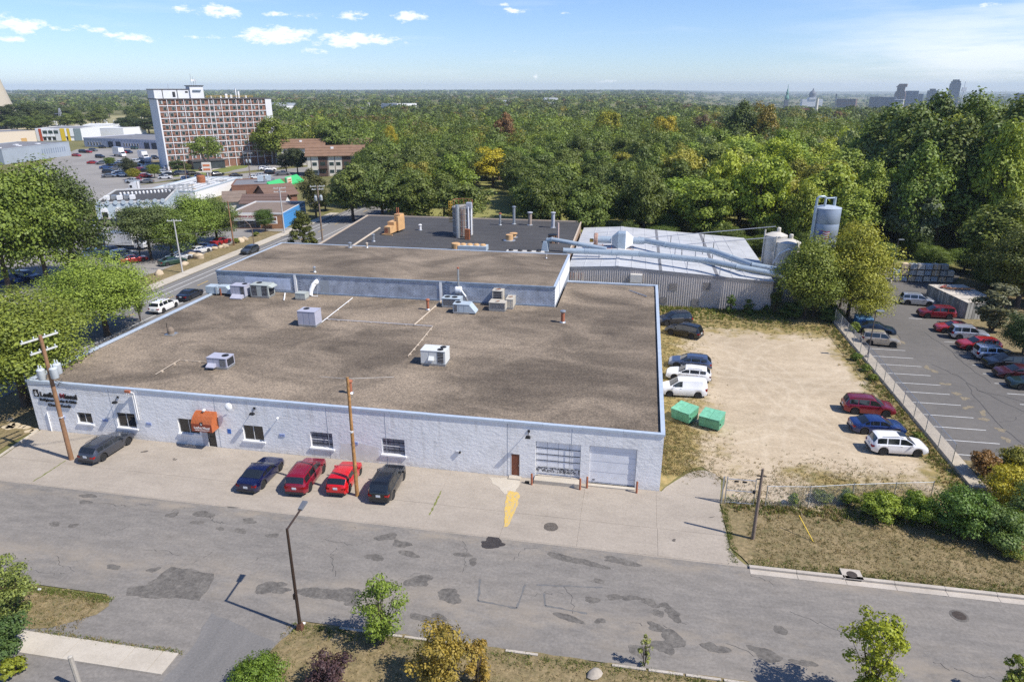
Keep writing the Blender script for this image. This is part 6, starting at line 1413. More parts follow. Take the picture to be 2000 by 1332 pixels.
# ------------------------------------------------------------------ crates and timber pen
m_cr = [mat('crate %s' % n_, c, .85, var=.25, scale=2.5, space='object') for n_, c in (('pale', (.68, .62, .53)), ('grey', (.42, .42, .40)), ('tan', (.62, .48, .32)), ('blue', (.42, .48, .54)))]
def crate_mb(w=1.02, h=.95):
    b_ = MB(); z = .13
    for k in range(5):
        zz = z + k * (h - z) / 5
        b_.bx(-w / 2, w / 2, -w / 2, w / 2, zz + .012, zz + (h - z) / 5 - .012)
    b_.bx(-w / 2 + .03, w / 2 - .03, -w / 2 + .03, w / 2 - .03, z, h - .02)
    return b_
def pal_mb(w=1.15):
    b_ = MB()
    for k in (-1, 0, 1): b_.bx(k * w * .42 - .05, k * w * .42 + .05, -w / 2, w / 2, 0, .10)
    b_.bx(-w / 2, w / 2, -w / 2, w / 2, .10, .128); return b_
cr_me = [crate_mb().mesh('slats', m) for m in m_cr]; pl_me = pal_mb().mesh('pallet', m_pole2)
strap = MB(); strap.bx(-.575, .575, -.03, .03, .5, .56); st_me = MB().bx(-.05, .05, -.572, .572, .13, 1.015).mesh('strap', m_frame)
words = ['first', 'second', 'third', 'fourth', 'fifth', 'sixth', 'seventh', 'eighth']
for tier in range(3):
    n_ = (8, 8, 6)[tier]
    for k in range(n_):
        kk = k if tier < 2 else (1, 2, 3, 4, 5, 6)[k]
        x = 97.3 + kk * 1.2 + rnd.uniform(-.06, .06) + (.15 if tier == 2 and k == 5 else 0); y = 70.9 + rnd.uniform(-.12, .12) + .08 * kk
        t = thing('crate', '%s wrapped crate from the left in the %s tier of the stack by the wood' % (words[k], ('bottom', 'middle', 'top')[tier]), 'crate', (x, y, .02 + tier * 1.03), rnd.uniform(-.04, .04), 'wrapped crates stacked by the wood')
        obj('slats', cr_me[(k * 7 + tier * 3) % 4], t); obj('pallet', pl_me, t)
        if (k + tier) % 3 == 0: obj('strap', st_me, t)
pen = thing('board_shed', 'weathered board pen with a flat pale roof at the back of the asphalt lot', 'shed', (0, 0, 0))
m_board = mat('weathered grey boards', (.27, .26, .235), .9, var=.25, scale=1.5)
P0, P1, P2, P3 = Vector((98.2, 60.2)), Vector((99.9, 50.8)), Vector((104.6, 51.7)), Vector((103.3, 60.9))
def boards(a, b_, h, w=.40):
    d = b_ - a; L_ = d.length; ang = math.atan2(d.y, d.x); n_ = int(L_ / w)
    for k in range(n_):
        m_ = a + d * ((k + .5) / n_); MB().box((m_.x, m_.y, h / 2 + .02), (L_ / n_ - .06, .05 + rnd.uniform(0, .03), h + rnd.uniform(-.08, .08)), ang).build('board', m_board if rnd.random() < .6 else mat('pale grey board', (.40, .385, .35), .9, var=.2, scale=1.5), pen)
boards(P0, P1, 2.3); boards(P1, P2, 2.3); boards(P2, P3, 2.3, .8); boards(P3, P0, 2.3, .8)
nn = 5
for k in range(nn):
    a0, a1 = k / nn, (k + 1) / nn
    MB().add([(*(P0.lerp(P1, a0 + .004)), 2.36), (*(P0.lerp(P1, a1 - .004)), 2.36), (*(P3.lerp(P2, a1 - .004)), 2.42), (*(P3.lerp(P2, a0 + .004)), 2.42)], [(0, 1, 2, 3)]).build('roof_panel', mat('pale plywood', (.50, .45, .38), .85, var=.2, scale=.8), pen)
for k, (dx, dy, l, c_) in enumerate([(1.6, -2.2, 3.4, (.42, .18, .08)), (1.7, -2.5, 3.2, (.35, .13, .07)), (2.0, -2.8, 3.4, (.40, .20, .09)), (.7, -1.4, 1.7, (.33, .09, .07)), (.9, -1.6, 1.6, (.36, .11, .08))]):
    tag(MB().box((P0.x + dx + l / 2 * .9, P0.y + dy, 2.5 + .09 * (k % 3)), (l, .22, .14), rnd.uniform(-.12, .1) if k < 3 else .9).build('plank', mat('painted plank %d' % k, c_, .7, var=.15)), ['longest orange plank lying on the pen roof', 'dark orange plank beside the longest one on the pen roof', 'brown orange plank nearest the front of the pen roof', 'short red plank at the left of the pen roof', 'short rust plank beside the red one on the pen roof'][k], 'plank')
# ------------------------------------------------------------------ boulders, flagstones, small things
m_rock = mat('tan limestone', (.46, .37, .26), .9, var=.22, scale=1.2, space='object', bmp=.5, bscale=4, bdist=.06)
def rock_mb(seed, rx, ry, rz):
    rr_ = random.Random(seed); b_ = bmesh.new(); bmesh.ops.create_icosphere(b_, subdivisions=2, radius=1)
    ax = [Vector((rr_.uniform(-1, 1), rr_.uniform(-1, 1), rr_.uniform(-1, 1))).normalized() for _ in range(9)]
    vs = []
    for v_ in b_.verts:
        p = v_.co.copy()
        for a in ax:
            d = p.dot(a)
            if d > .72: p -= a * (d - .72)
        vs.append((p.x * rx, p.y * ry, max(p.z, -.45) * rz + .4 * rz))
    fs = [tuple(q.index for q in f.verts) for f in b_.faces]; b_.free(); return MB().add(vs, fs)
for k, (p, s_, lab) in enumerate([((-26.37, 65.31), 1.0, 'broad flat tan boulder left of the pale footpath pole'), ((-28.31, 65.82), 1.0, 'upper tan boulder just behind the broad flat one'), ((-26.74, 74.69), .8, 'small tan boulder left of the shop yard pole'), ((-25.75, 60.16), .7, 'round tan boulder beside the pale slim pole'),
        ((-26.61, 80.19), .9, 'tan boulder right of the shop yard pole'), ((-26.70, 81.74), .8, 'pale boulder farthest along the avenue verge'), ((-26.05, 53.43), .8, 'tan boulder half hidden by the near street tree'), ((-27.70, 72.63), .7, 'low grey tan boulder between the red car and the footpath'), ((-27.29, 74.12), .6, 'little tan boulder next to the shop yard pole')]):
    tag(rock_mb(k, s_ * 1.25, s_ * .95, s_ * .8).build('boulder', m_rock, None, 45, (p[0], p[1], 0), k * 1.3), lab, 'boulder')
m_flag = mat('pale flagstone', (.50, .41, .28), .9, var=.15)
fs_ = thing('stepping_stones', 'patch of pale flagstones in the grass at the left corner of the shop', 'paving', (0, 0, 0))
for k, p in enumerate([(-3.50, -0.14), (-3.07, -0.06), (-3.38, 0.31), (-2.99, 0.49), (-2.55, 0.03), (-2.02, 0.12), (-1.50, 0.11), (-0.67, -0.48), (-0.28, -0.30), (-4.43, 1.32), (-2.99, -0.26)]):
    MB().prism(blob(p[0], p[1], .42, .33, 8, .1, k, k), .0, .05).build('stone', m_flag, fs_)
eg = thing('edging', 'pale concrete edging strip running from the left corner of the shop to the kerb', 'edging', (0, 0, 0))
for k in range(5):
    a, b_ = Vector((.15, -.2)).lerp(Vector((1.0, -6.4)), k / 5), Vector((.15, -.2)).lerp(Vector((1.0, -6.4)), (k + .97) / 5); d = b_ - a
    MB().box(((a.x + b_.x) / 2 - .1, (a.y + b_.y) / 2, .06), (d.length, .16, .14), math.atan2(d.y, d.x)).build('edging_stone', g_walk, eg)
c_ = (53.11, -19.73); tag(rock_mb(40, .5, .4, .22).build('rubble_block', mat('pale rubble', (.33, .29, .24), .9, var=.25, bmp=.5, bscale=8), None, 40, (c_[0], c_[1], .02), .5), 'lump of pale broken concrete lying on the near verge', 'rubble')
c_ = (26.22, -25.40); t = thing('wooden_post', 'weathered grey wooden post stub at the near footpath', 'post', (c_[0], c_[1], 0)); MB().tube([(0, 0, 0), (-.1, .0, 2.2)], [.13, .12], 8).build('post', mat('silver wood', (.33, .30, .26), .9, var=.2, space='object'), t); MB().lathe([(.125, 2.19), (.06, 2.24)], (-.1, 0, 0), 8).build('top', mat('silver wood top', (.42, .39, .34), .9, var=.2), t)
pd = (48.16, -1.86)
tag(MB().box((pd[0] - 1.6, pd[1] + .6, .1), (.35, .2, .16)).build('drain_box', m_black), 'small black box on the apron beside the left bollard', 'box')
for k, (p, lab) in enumerate([((17.81, -19.11), 'white scrap of litter at the edge of the left verge'), ((35.76, -18.93), 'white scrap of litter at the foot of the street lamp')]):
    tag(MB().prism(blob(p[0], p[1], .12, .09, 7, .3, 0, k), .03, .09).build('litter', m_white), lab, 'litter')

# ------------------------------------------------------------------ apartment tower
m_brick = mat('red brown brick', (.215, .105, .07), .9, var=.16, scale=.5)
m_band = mat('white concrete band', (.66, .66, .67), .8, var=.06, scale=.3)
m_fglass = mat('green dark window', (.025, .045, .047), .12, 0, var=.4, scale=.35, spec=.8)
m_blind2 = mat('pale blind', (.33, .36, .36), .6, var=.2, scale=.4)
m_hvac = mat('wall air conditioner', (.075, .04, .03), .7, var=.2)
tw = thing('apartment_tower', 'eleven storey red brick apartment tower with white floor bands', 'building', (-128.0, 200.0, 0), R(47))
TWX, TWD, TG, TF, NF = 43.6, 14.0, 3.2, 2.29, 10
TT = TG + TF * NF
MB().bx(.25, TWX - .2, .0, TWD, 0, TT).build('core_wall', m_brick, tw)
MB().bx(-.15, .24, -.35, TWD + .2, 0, TT + .5).build('end_wall', m_band, tw); MB().bx(TWX - 2.4, TWX, -.3, TWD + .2, 0, TT + .3).build('end_wall', m_band, tw)
bw = [2.6] * 6 + [1.5] + [2.5] * 7; bxs = [.3]
for w in bw: bxs.append(bxs[-1] + w * (TWX - 2.75) / sum(bw))
pier = MB().bx(-.1, .1, -.32, -.002, 0, TT).mesh('pier', m_band); bandm = MB().bx(.25, TWX - 2.42, -.26, -.003, -.13, .13).mesh('floor_band', m_band)
for x in bxs: obj('pier', pier, tw, (x, 0, 0))
for k in range(NF): obj('floor_band', bandm, tw, (0, 0, TG + TF * k))
winm = MB().bx(-.58, .58, -.10, -.004, 0, 1.25).mesh('window', m_frame)
panem = [MB().bx(-.52, .52, -.125, -.101, .06, 1.19).mesh('pane', m_) for m_ in (m_fglass, m_fglass, m_blind2)]
halfm = MB().bx(0.02, .52, -.135, -.126, .06, 1.19).mesh('blind', m_blind2)
acm = MB().bx(-.3, .3, -.22, -.004, 0, .38).mesh('wall_unit', m_hvac)
rr = random.Random(5)
for f_ in range(NF):
    for b_ in range(14):
        x0, x1 = bxs[b_], bxs[b_ + 1]; w = x1 - x0; sd = rr.choice((.33, .4, .6, .67)) if b_ != 6 else .5
        o = obj('window', winm, tw, (x0 + w * sd, 0, TG + TF * f_ + .62)); p = obj('pane', panem[0], o)
        if rr.random() < .4: obj('blind', halfm, o)
        if b_ not in (6,) and rr.random() < .6: obj('wall_unit', acm, tw, (x0 + w * (.82 if sd < .5 else .18), 0, TG + TF * f_ + .62))
MB().bx(-.3, TWX + .1, -.45, TWD + .3, TT + .0, TT + .35).build('roof_edge', mat('dark roof edge', (.10, .09, .09), .7, var=.1), tw)
MB().sheet(rect(-.2, TWX, -.3, TWD + .2), TT + .36).build('roof', m_bit, tw)
ph = MB().bx(-.3, 17.5, 1.5, TWD, TT + .36, TT + 3.6).build('penthouse', m_band, tw)
MB().bx(-.5, 17.7, 1.3, TWD + .2, TT + 3.6, TT + 3.85).build('penthouse_roof', mat('dark roof trim', (.12, .10, .095), .7, var=.1), ph)
MB().bx(12.6, 17.6, .8, 7, TT + .36, TT + 4.9).build('lift_room', m_band, tw); MB().bx(12.2, 17.9, .5, 7.3, TT + 4.9, TT + 5.15).build('lift_roof', m_bit, tw)
for x in (2.7, 8.0): MB().bx(x - .1, x + .1, 1.38, 1.499, TT + .4, TT + 3.6).build('penthouse_joint', m_void, ph)
MB().bx(6.2, 7.2, 1.42, 1.498, TT + .9, TT + 2.8).build('louvre', m_dark, ph); MB().bx(10.9, 11.9, 1.42, 1.498, TT + 2.4, TT + 3.0).build('louvre', m_dark, ph)
MB().bx(13.6, 16.6, .3, .79, TT + 3.1, TT + 3.5).build('canopy', m_base, tw)
mb = MB()
for k in range(12): x = 18.4 + k * 1.6; mb.tube([(x, -.2, TT + .35), (x, -.2, TT + 1.3)], .05, 4)
for z in (.85, 1.3): mb.tube([(18.0, -.2, TT + z), (36.5, -.2, TT + z)], .05, 4)
mb.build('roof_railing', m_yel, tw)
for (x, y, h) in ((14, 3, 9.4), (15.0, 3.5, 8.4), (15.6, 2.8, 7.6), (5.6, 4, 5.6), (30, 4, 3.4), (32.2, 3, 3.4)): MB().tube([(x, y, TT), (x, y, TT + h)], .07, 4).build('antenna', m_grey, tw)
for (x, y) in ((14.4, 3), (15.4, 3)): MB().lathe([(.5, 0), (.4, .1)], (x, y, TT + 7), 8, 'y').build('antenna_dish', m_white, tw)
for (x, l, h) in ((26, .9, 1.6), (28, .8, 1.2), (30.2, .35, 3.6), (31.2, .5, 2.6), (24, .5, .9), (20.4, .4, .8), (34, .5, 1.0)): MB().bx(x, x + l, 2, 3, TT + .36, TT + .36 + h).build('roof_vent', m_white, tw)
MB().bx(8, 20, -6.5, -.4, 0, 3.0).build('entrance_block', mat('dark glazed lobby', (.05, .06, .065), .3, var=.3, scale=.4), tw); MB().bx(7.6, 20.4, -6.9, -.4, 3.0, 3.4).build('entrance_roof', m_bit, tw)
# ------------------------------------------------------------------ brown-roofed flats
m_shing = mat('brown shingle', (.20, .118, .075), .95, var=.16, scale=.7)
m_cream = mat('cream render', (.62, .58, .50), .85, var=.06, scale=.5)
m_dbr = mat('dark brown timber', (.085, .05, .038), .85, var=.2)
def flats(label, x, y, rz, L_, D2, he, hr, detail=True):
    t = thing('flats', label, 'building', (x, y, 0), rz, None)
    MB().bx(0, L_, 0, D2, 0, he).build('walls', m_cream, t)
    MB().add([(-.02, 0, he), (-.02, D2, he), (-.02, D2 / 2, hr)], [(0, 2, 1)]).build('gable', m_dbr, t); MB().add([(L_ + .02, 0, he), (L_ + .02, D2, he), (L_ + .02, D2 / 2, hr)], [(0, 1, 2)]).build('gable', m_dbr, t)
    MB().bx(-.06, -.02, D2 * .28, D2 * .72, 0, he + (hr - he) * .5).build('gable_panel', m_dbr, t)
    e = .7; s_ = (hr - he) / (D2 / 2)
    for sg_ in (0, 1):
        y0, y1 = (-e, D2 / 2) if sg_ == 0 else (D2 + e, D2 / 2); z0 = he - e * s_
        n_ = 4
        for k in range(n_):
            a0, a1 = k / n_, (k + 1) / n_; q = [(-e, y0 + (y1 - y0) * a0, z0 + (hr - z0) * a0 + .22), (L_ + e, y0 + (y1 - y0) * a0, z0 + (hr - z0) * a0 + .22), (L_ + e, y0 + (y1 - y0) * a1, z0 + (hr - z0) * a1 + .08), (-e, y0 + (y1 - y0) * a1, z0 + (hr - z0) * a1 + .08)]
            b_ = [(p[0], p[1], p[2] - .2) for p in q]
            MB().add(q + b_, [(0, 1, 2, 3), (4, 7, 6, 5), (0, 4, 5, 1), (1, 5, 6, 2), (2, 6, 7, 3), (3, 7, 4, 0)]).build('roof_course', m_shing, t)
    if detail:
        x_ = 1.5; k = 0; nf = max(2, int(he // 2.6))
        while x_ < L_ - 2:
            if k % 3 == 1:
                MB().bx(x_, x_ + 3.2, -.06, -.01, 0, he - .1).build('recess', m_dbr, t)
                for f_ in range(nf):
                    bal = MB().bx(x_, x_ + 3.2, -1.3, -.06, f_ * 2.7 + .05, f_ * 2.7 + .2).build('balcony', m_dbr, t)
                    MB().bx(x_, x_ + 3.2, -1.32, -1.26, f_ * 2.7 + .2, f_ * 2.7 + 1.1).build('railing', m_dbr, bal)
                    MB().bx(x_ + .6, x_ + 2.4, -.09, -.062, f_ * 2.7 + .3, f_ * 2.7 + 2.3).build('balcony_door', m_fglass, bal)
                x_ += 3.6
            else:
                MB().bx(x_ - .25, x_ - .05, -.05, -.01, 0, he).build('pilaster', m_dbr, t)
                for f_ in range(nf):
                    w = MB().bx(x_ + .2, x_ + 1.9, -.06, -.012, f_ * 2.7 + 1.0, f_ * 2.7 + 2.3).build('window', m_frame, t); MB().bx(x_ + .28, x_ + 1.82, -.085, -.061, f_ * 2.7 + 1.08, f_ * 2.7 + 2.22).build('pane', m_fglass, w)
                x_ += 2.4
            k += 1
        MB().bx(L_ * .42, L_ * .42 + 1.0, D2 * .3, D2 * .3 + .8, hr - 1.6, hr - .4).build('roof_vent', m_white, t)
    return t
f1 = (-63.66, 189.17); flats('nearest brown roofed flats with cream walls, behind the green canopy shop', f1[0], f1[1], R(20), 20, 11, 7.4, 10.4)
f2 = (-90.85, 222.14); flats('brown roofed flats just behind and left of the nearest ones', f2[0], f2[1], R(20), 17, 11, 7.2, 10.2)
f3 = (-123.89, 299.73); flats('small brown roofed flats with a cream end beside the big tree by the tower', f3[0], f3[1], R(22), 15, 11, 6.5, 9.3)
f4 = (-73.60, 242.52); flats('brown roof showing between the round tree and the oaks', f4[0], f4[1], R(20), 13, 10, 6.5, 9.6, False)
f5 = (-100.36, 317.60); flats('long low brown roof showing above the oaks', f5[0], f5[1], R(12), 46, 11, 6.5, 9.4, False)
# ------------------------------------------------------------------ blocks: malls, warehouses, shops
def block(name, label, A_, B_, depth, h, wm, rm, cat='building', trim=None, parapet=.3):
    A_, B_ = Vector((A_[0], A_[1])), Vector((B_[0], B_[1])); d = B_ - A_; L_ = d.length
    t = thing(name, label, cat, (A_.x, A_.y, 0), math.atan2(d.y, d.x))
    MB().bx(0, L_, 0, depth, 0, h).build('walls', wm, t); MB().sheet(rect(.15, L_ - .15, .15, depth - .15), h + .01).build('roof', rm, t)
    for q in ((-.05, L_ + .05, -.05, .2), (-.05, L_ + .05, depth - .2, depth + .05), (-.05, .2, .21, depth - .21), (L_ - .2, L_ + .05, .21, depth - .21)): MB().bx(*q, h - .05, h + parapet).build('parapet_cap', trim or wm, t)
    return t, L_
def blk_win(t, x, z, w, h, m=None, frame=None, y=0):
    o = MB().bx(x, x + w, y - .08, y - .004, z, z + h).build('window', frame or m_frame, t); MB().bx(x + .08, x + w - .08, y - .105, y - .081, z + .08, z + h - .08).build('pane', m or m_fglass, o)
m_bgrey = mat('blue grey panel', (.30, .34, .39), .7, var=.08, scale=.2); m_lb = mat('lilac block wall', (.44, .45, .52), .8, var=.06, scale=.2); m_wroof = mat('white membrane', (.56, .56, .55), .7, var=.06, scale=.2)
m_ggrey = mat('grey roof felt', (.17, .17, .18), .9, var=.12, scale=.3); m_broof = mat('brown felt roof', (.19, .145, .115), .95, var=.15, scale=.6)
t, L_ = block('mall_block', 'mall block with red, white and yellow panels beyond the left trees', (-307.66, 328.66), (-283.82, 337.35), 30, 7.0, m_white, m_ggrey)
x = 0
for (w, c_, nm) in ((.07, (.6, .61, .62), 'grey'), (.06, (.42, .07, .025), 'red'), (.10, (.72, .72, .72), 'white'), (.09, (.70, .71, .72), 'white'), (.10, (.72, .72, .72), 'white'), (.12, (.55, .56, .56), 'pale'), (.10, (.60, .43, .02), 'yellow'), (.05, (.74, .74, .74), 'white'), (.06, (.60, .43, .02), 'yellow'), (.09, (.7, .7, .7), 'white'), (.16, (.20, .25, .26), 'slate')):
    MB().bx(x * L_ + .1, (x + w) * L_ - .1, -.5, -.06, 0 if nm != 'white' else 2.6, 7.2).build('facade_panel', mat('facade ' + nm + str(int(w * 100)), c_, .6, var=.05), t); x += w
for k in range(3): blk_win(t, L_ * (.16 + k * .12), 4.2, 2.6, 2.0, y=-.5)
for k in range(6): blk_win(t, L_ * .14 + k * 2.6, .4, 1.8, 2.0, MATS['dark glass'], y=-.05)
t, L_ = block('mall_block', 'beige mall wing with a grey roof at the far left edge', (-311.97, 302.77), (-304.44, 324.84), 26, 6.2, mat('beige wall', (.56, .48, .38), .8, var=.05), m_ggrey)
blk_win(t, L_ * .62, .2, 3.4, 2.4, mat('tan shutter', (.45, .28, .10), .7))
t, L_ = block('mall_block', 'blue grey mall block with a dark flat roof above the left trees', (-208.37, 205.58), (-213.43, 247.85), 26, 6.0, m_bgrey, m_ggrey)
for k in range(11): MB().bx(L_ * .55 + k * 1.5, L_ * .55 + k * 1.5 + .5, -.03, -.004, 2.2, 4.4).build('wall_slot', m_base, t)
for k in range(5): MB().box((L_ * .2 + k * 6, 8 + (k % 2) * 6, 6.15), (2, 1.4, .3)).build('skylight', m_white, t)
MB().bx(L_ + .0, L_ + .06, 3, 7, 0, 3.2).build('red_panel', mat('facade redside', (.5, .1, .08), .6), t)
t, L_ = block('warehouse', 'long lilac white warehouse with dark dock doors left of the tower', (-246.66, 295.39), (-191.19, 284.58), 34, 4.6, m_lb, m_ggrey)
for k in range(26): MB().bx(1 + k * L_ / 27, 1.7 + k * L_ / 27, -.06, -.004, 3.5, 4.05).build('roof_bracket', m_base, t)
for k in range(5): blk_win(t, L_ * (.05 + k * .04), .9, .9, 1.8, MATS['dark glass'])
for k in range(6): blk_win(t, L_ * (.52 + k * .035), .9, .9, 1.8, MATS['dark glass'])
for q in (.32, .42, .78, .87): MB().bx(L_ * q, L_ * q + 3.6, -.08, -.004, .1, 3.3).build('dock_door', mat('dock door', (.03, .035, .05), .6, var=.1), t)
block('warehouse', 'white flat roofed hall behind the long warehouse', (-308.27, 372.33), (-285.58, 376.33), 30, 5.0, m_white, m_wroof)
block('warehouse', 'smaller white hall behind the white flat roofed one', (-341.92, 406.78), (-323.25, 416.38), 20, 5.2, m_white, m_wroof)
t, L_ = block('warehouse', 'far white walled hall with a grey roof right of the tower', (-452.96, 899.31), (-415.72, 930.26), 60, 7.0, m_white, m_ggrey)
block('warehouse', 'far grey building with a dark roof just right of the tower', (-511.69, 993.82), (-486.67, 1027.80), 40, 8.5, m_bgrey, m_ggrey)
block('shop', 'low blue white roofed shop among the trees right of the tower', (-182.58, 422.68), (-173.37, 430.33), 16, 5, m_bgrey, m_wroof)
t, L_ = block('shop', 'long white walled shop with a cluttered white flat roof across the avenue', (-66.23, 124.87), (-70.79, 157.15), 15, 3.2, m_white, m_wroof, trim=m_unit_b)
for k in range(14): MB().box((2 + rr.uniform(0, L_ - 4), 2 + rr.uniform(0, 11), 3.4), (rr.uniform(.6, 2.5), rr.uniform(.3, .8), .4), rr.choice((0, 1.57))).build('roof_box', rr.choice((m_white, m_galv, m_tan)), t)
for k in range(5): MB().bx(2, L_ - 2, 2.5 + k * 2.4, 2.62 + k * 2.4, 3.22, 3.4).build('roof_pipe', m_galv, t)
t, L_ = block('shop', 'brick shop with a dark roof and bright green canopy across the avenue', (-62.02, 136.25), (-52.01, 141.11), 15, 3.4, m_brick, m_ggrey)
for (x, y) in ((L_ * .62, 7), (L_ * .82, 8)): MB().bx(x, x + 1.7, y, y + 1.5, 3.6, 5.2).build('roof_unit', m_unit_b, t); MB().bx(x + 1.9, x + 2.6, y, y + 1.0, 3.5, 4.4).build('roof_vent', m_galv, t)
m_can_g = mat('green canopy', (.05, .42, .13), .5, var=.06)
c0, c1 = Vector((-51.73, 139.09)), Vector((-52.28, 159.18)); d = c1 - c0; a_ = math.atan2(d.y, d.x); cl_ = d.length
tcan = thing('shop_canopy', 'bright green pitched shop canopy with an orange white sign', 'canopy', (c0.x, c0.y, 0), a_)
for (x0, x1) in ((0, cl_ * .42), (cl_ * .58, cl_)):
    MB().add([(x0, -1.6, 2.6), (x1, -1.6, 2.6), (x1, .6, 4.4), (x0, .6, 4.4), (x0, -1.6, 2.2), (x1, -1.6, 2.2), (x1, .6, 2.2), (x0, .6, 2.2)], [(0, 1, 2, 3), (0, 4, 5, 1), (1, 5, 6, 2), (0, 3, 7, 4), (2, 6, 7, 3)]).build('canopy_panel', m_can_g, tcan)
sgn = MB().bx(cl_ * .43, cl_ * .57, -1.7, -1.4, 2.6, 4.6).build('sign_panel', m_cream, tcan)
for k in range(2): MB().bx(cl_ * .445, cl_ * .555, -1.73, -1.701, 3.1 + k * .65, 3.45 + k * .65).build('sign_stripe', mat('sign orange', (.5, .16, .06), .6), sgn)
def house(label, A_, B_, depth, he, hr, wm, rm, gm):
    A_, B_ = Vector(A_), Vector(B_); d = B_ - A_; L_ = d.length; t = thing('house', label, 'building', (A_.x, A_.y, 0), math.atan2(d.y, d.x))
    MB().bx(0, L_, 0, depth, 0, he).build('walls', wm, t)
    for x, f_ in ((-.02, (0, 2, 1)), (L_ + .02, (0, 1, 2))): MB().add([(x, 0, he), (x, depth, he), (x, depth / 2, hr)], [f_]).build('gable', gm, t)
    e = .5; s_ = (hr - he) / (depth / 2)
    for y0 in (-e, depth + e):
        for k in range(3):
            a0, a1 = k / 3, (k + 1) / 3; z0 = he - e * s_; y1 = depth / 2
            q = [(-e, y0 + (y1 - y0) * a0, z0 + (hr - z0) * a0 + .2), (L_ + e, y0 + (y1 - y0) * a0, z0 + (hr - z0) * a0 + .2), (L_ + e, y0 + (y1 - y0) * a1, z0 + (hr - z0) * a1 + .1), (-e, y0 + (y1 - y0) * a1, z0 + (hr - z0) * a1 + .1)]
            MB().add(q + [(p[0], p[1], p[2] - .16) for p in q], [(0, 1, 2, 3), (0, 4, 5, 1), (1, 5, 6, 2), (2, 6, 7, 3), (3, 7, 4, 0)]).build('roof_course', rm, t)
    return t, L_
house('low house with a grey brown roof and pale green gable end', (-50.76, 113.87), (-46.36, 116.26), 9, 2.6, 4.6, m_cream, m_broof, mat('pale green gable', (.40, .44, .38), .8, var=.05))
house('low house with a dark brown roof and white gable end behind the drink shop', (-44.63, 111.80), (-34.41, 114.38), 7, 2.7, 4.4, m_white, mat('dark brown felt', (.13, .085, .07), .95, var=.12), m_white)
t, L_ = house('brick house with a dark glazed gable under the pole with two crossarms', (-43.75, 123.46), (-38.39, 129.78), 9, 2.8, 5.2, m_brick, mat('brown tile roof', (.16, .10, .075), .95, var=.12), m_brick)
t, L_ = block('shop', 'drink shop with a brick front, brown flat roof and bright blue side wall', (-36.75, 93.1), (-24.6, 95.2), 17.5, 3.3, mat('orange brick', (.30, .155, .085), .9, var=.15, scale=1.5), m_broof, trim=m_frame)
MB().bx(L_ + .0, L_ + .06, -.1, 17.5, 0, 3.5).build('blue_wall', mat('bright blue paint', (.06, .26, .58), .6, var=.06), t)
for k in range(5): MB().bx(L_ + .061, L_ + .075, 0, 17.4, .5 + k * .6, .54 + k * .6).build('blue_seam', mat('blue seam', (.04, .19, .45), .6), t)
MB().bx(1.0, 7.2, -.6, -.02, 1.9, 2.15).build('shop_canopy', m_frame, t)
sg_ = MB().bx(1.0, 7.0, -.3, -.02, 2.3, 3.25).build('fascia_sign', m_cream, t)
fit_text('MINNEHAHA LIQUORS', 1.3, 6.7, 2.5, 3.05, -.31, .01, mat('dark sign red', (.25, .015, .03), .5, var=0), sg_, bold=.03)
for k in range(5): blk_win(t, 1.1 + k * 1.2, .3, 1.1, 1.5, MATS['dark glass'], m_base)
s2 = MB().bx(9.2, 11.2, -.9, -.7, 1.3, 2.9).build('hanging_sign', m_sgn, t); MB().bx(9.3, 11.1, -.92, -.901, 2.1, 2.7).build('sign_block', mat('sign plum', (.16, .03, .06), .5), s2); MB().bx(9.3, 10.9, -.92, -.901, 1.5, 1.75).build('sign_block', mat('sign navy', (.05, .07, .25), .5), s2)
t, L_ = block('shop', 'pale blue fronted shop with arched windows and a dark flat roof', (-71.04, 93.48), (-57.64, 100.64), 24, 4.6, mat('pale blue front', (.42, .49, .54), .8, var=.08, scale=.6), m_bit, trim=m_wroof)
for k in range(6):
    a = MB().bx(1.0 + k * 3.0, 2.5 + k * 3.0, -.12, -.004, .4, 2.9).build('window', m_white, t); MB().bx(1.15 + k * 3.0, 2.35 + k * 3.0, -.15, -.121, .5, 2.6).build('pane', m_glass, a)
    MB().lathe([(.75, -.13), (.75, -.005)], (1.75 + k * 3.0, 0, 2.9), 16, 'y').build('arch', m_white, a)
for k in range(10): MB().lathe([(.5, -.25), (.5, -.01)], (1 + k * 1.7, 0, 4.75), 12, 'y').build('scallop', m_unit_b, t)
for k in range(5): MB().bx(1 + k * 1.4, 2.1 + k * 1.4, 5 + (k % 2), 6.4 + (k % 2), 4.65, 5.6).build('roof_unit', (m_white, m_galv)[k % 2], t)
for k in range(14): MB().lathe([(.22, 4.62), (.28, 5.1), (.1, 5.3)], (3 + k * .85, 14 + .2 * k, 0), 8).build('roof_vent', m_white, t)
mb = MB()
for k in range(7): x = 13 + k * 1.1; mb.tube([(x, 16, 4.6), (x, 16, 6.4)], .06, 4); mb.tube([(x, 18, 4.6), (x, 18, 6.4)], .06, 4)
for y in (16, 18): mb.tube([(13, y, 6.2), (20, y, 6.2)], .06, 4); mb.tube([(13, y, 5.4), (20, y, 5.4)], .06, 4)
mb.build('roof_frame', m_galv, t)
c_ = (-76.17, 143.31); t = thing('rusty_hopper', 'rusty brown round hopper behind the corner of the dark roof', 'hopper', (c_[0], c_[1], 0)); MB().lathe([(1.2, 0), (1.25, 2.0), (1.25, 5.0), (1.0, 5.4), (.2, 5.5)], n=14).build('drum', m_rust, t); MB().bx(-2.6, -1.5, -1.2, .6, 0, 2.6).build('feed_box', m_dark, t)
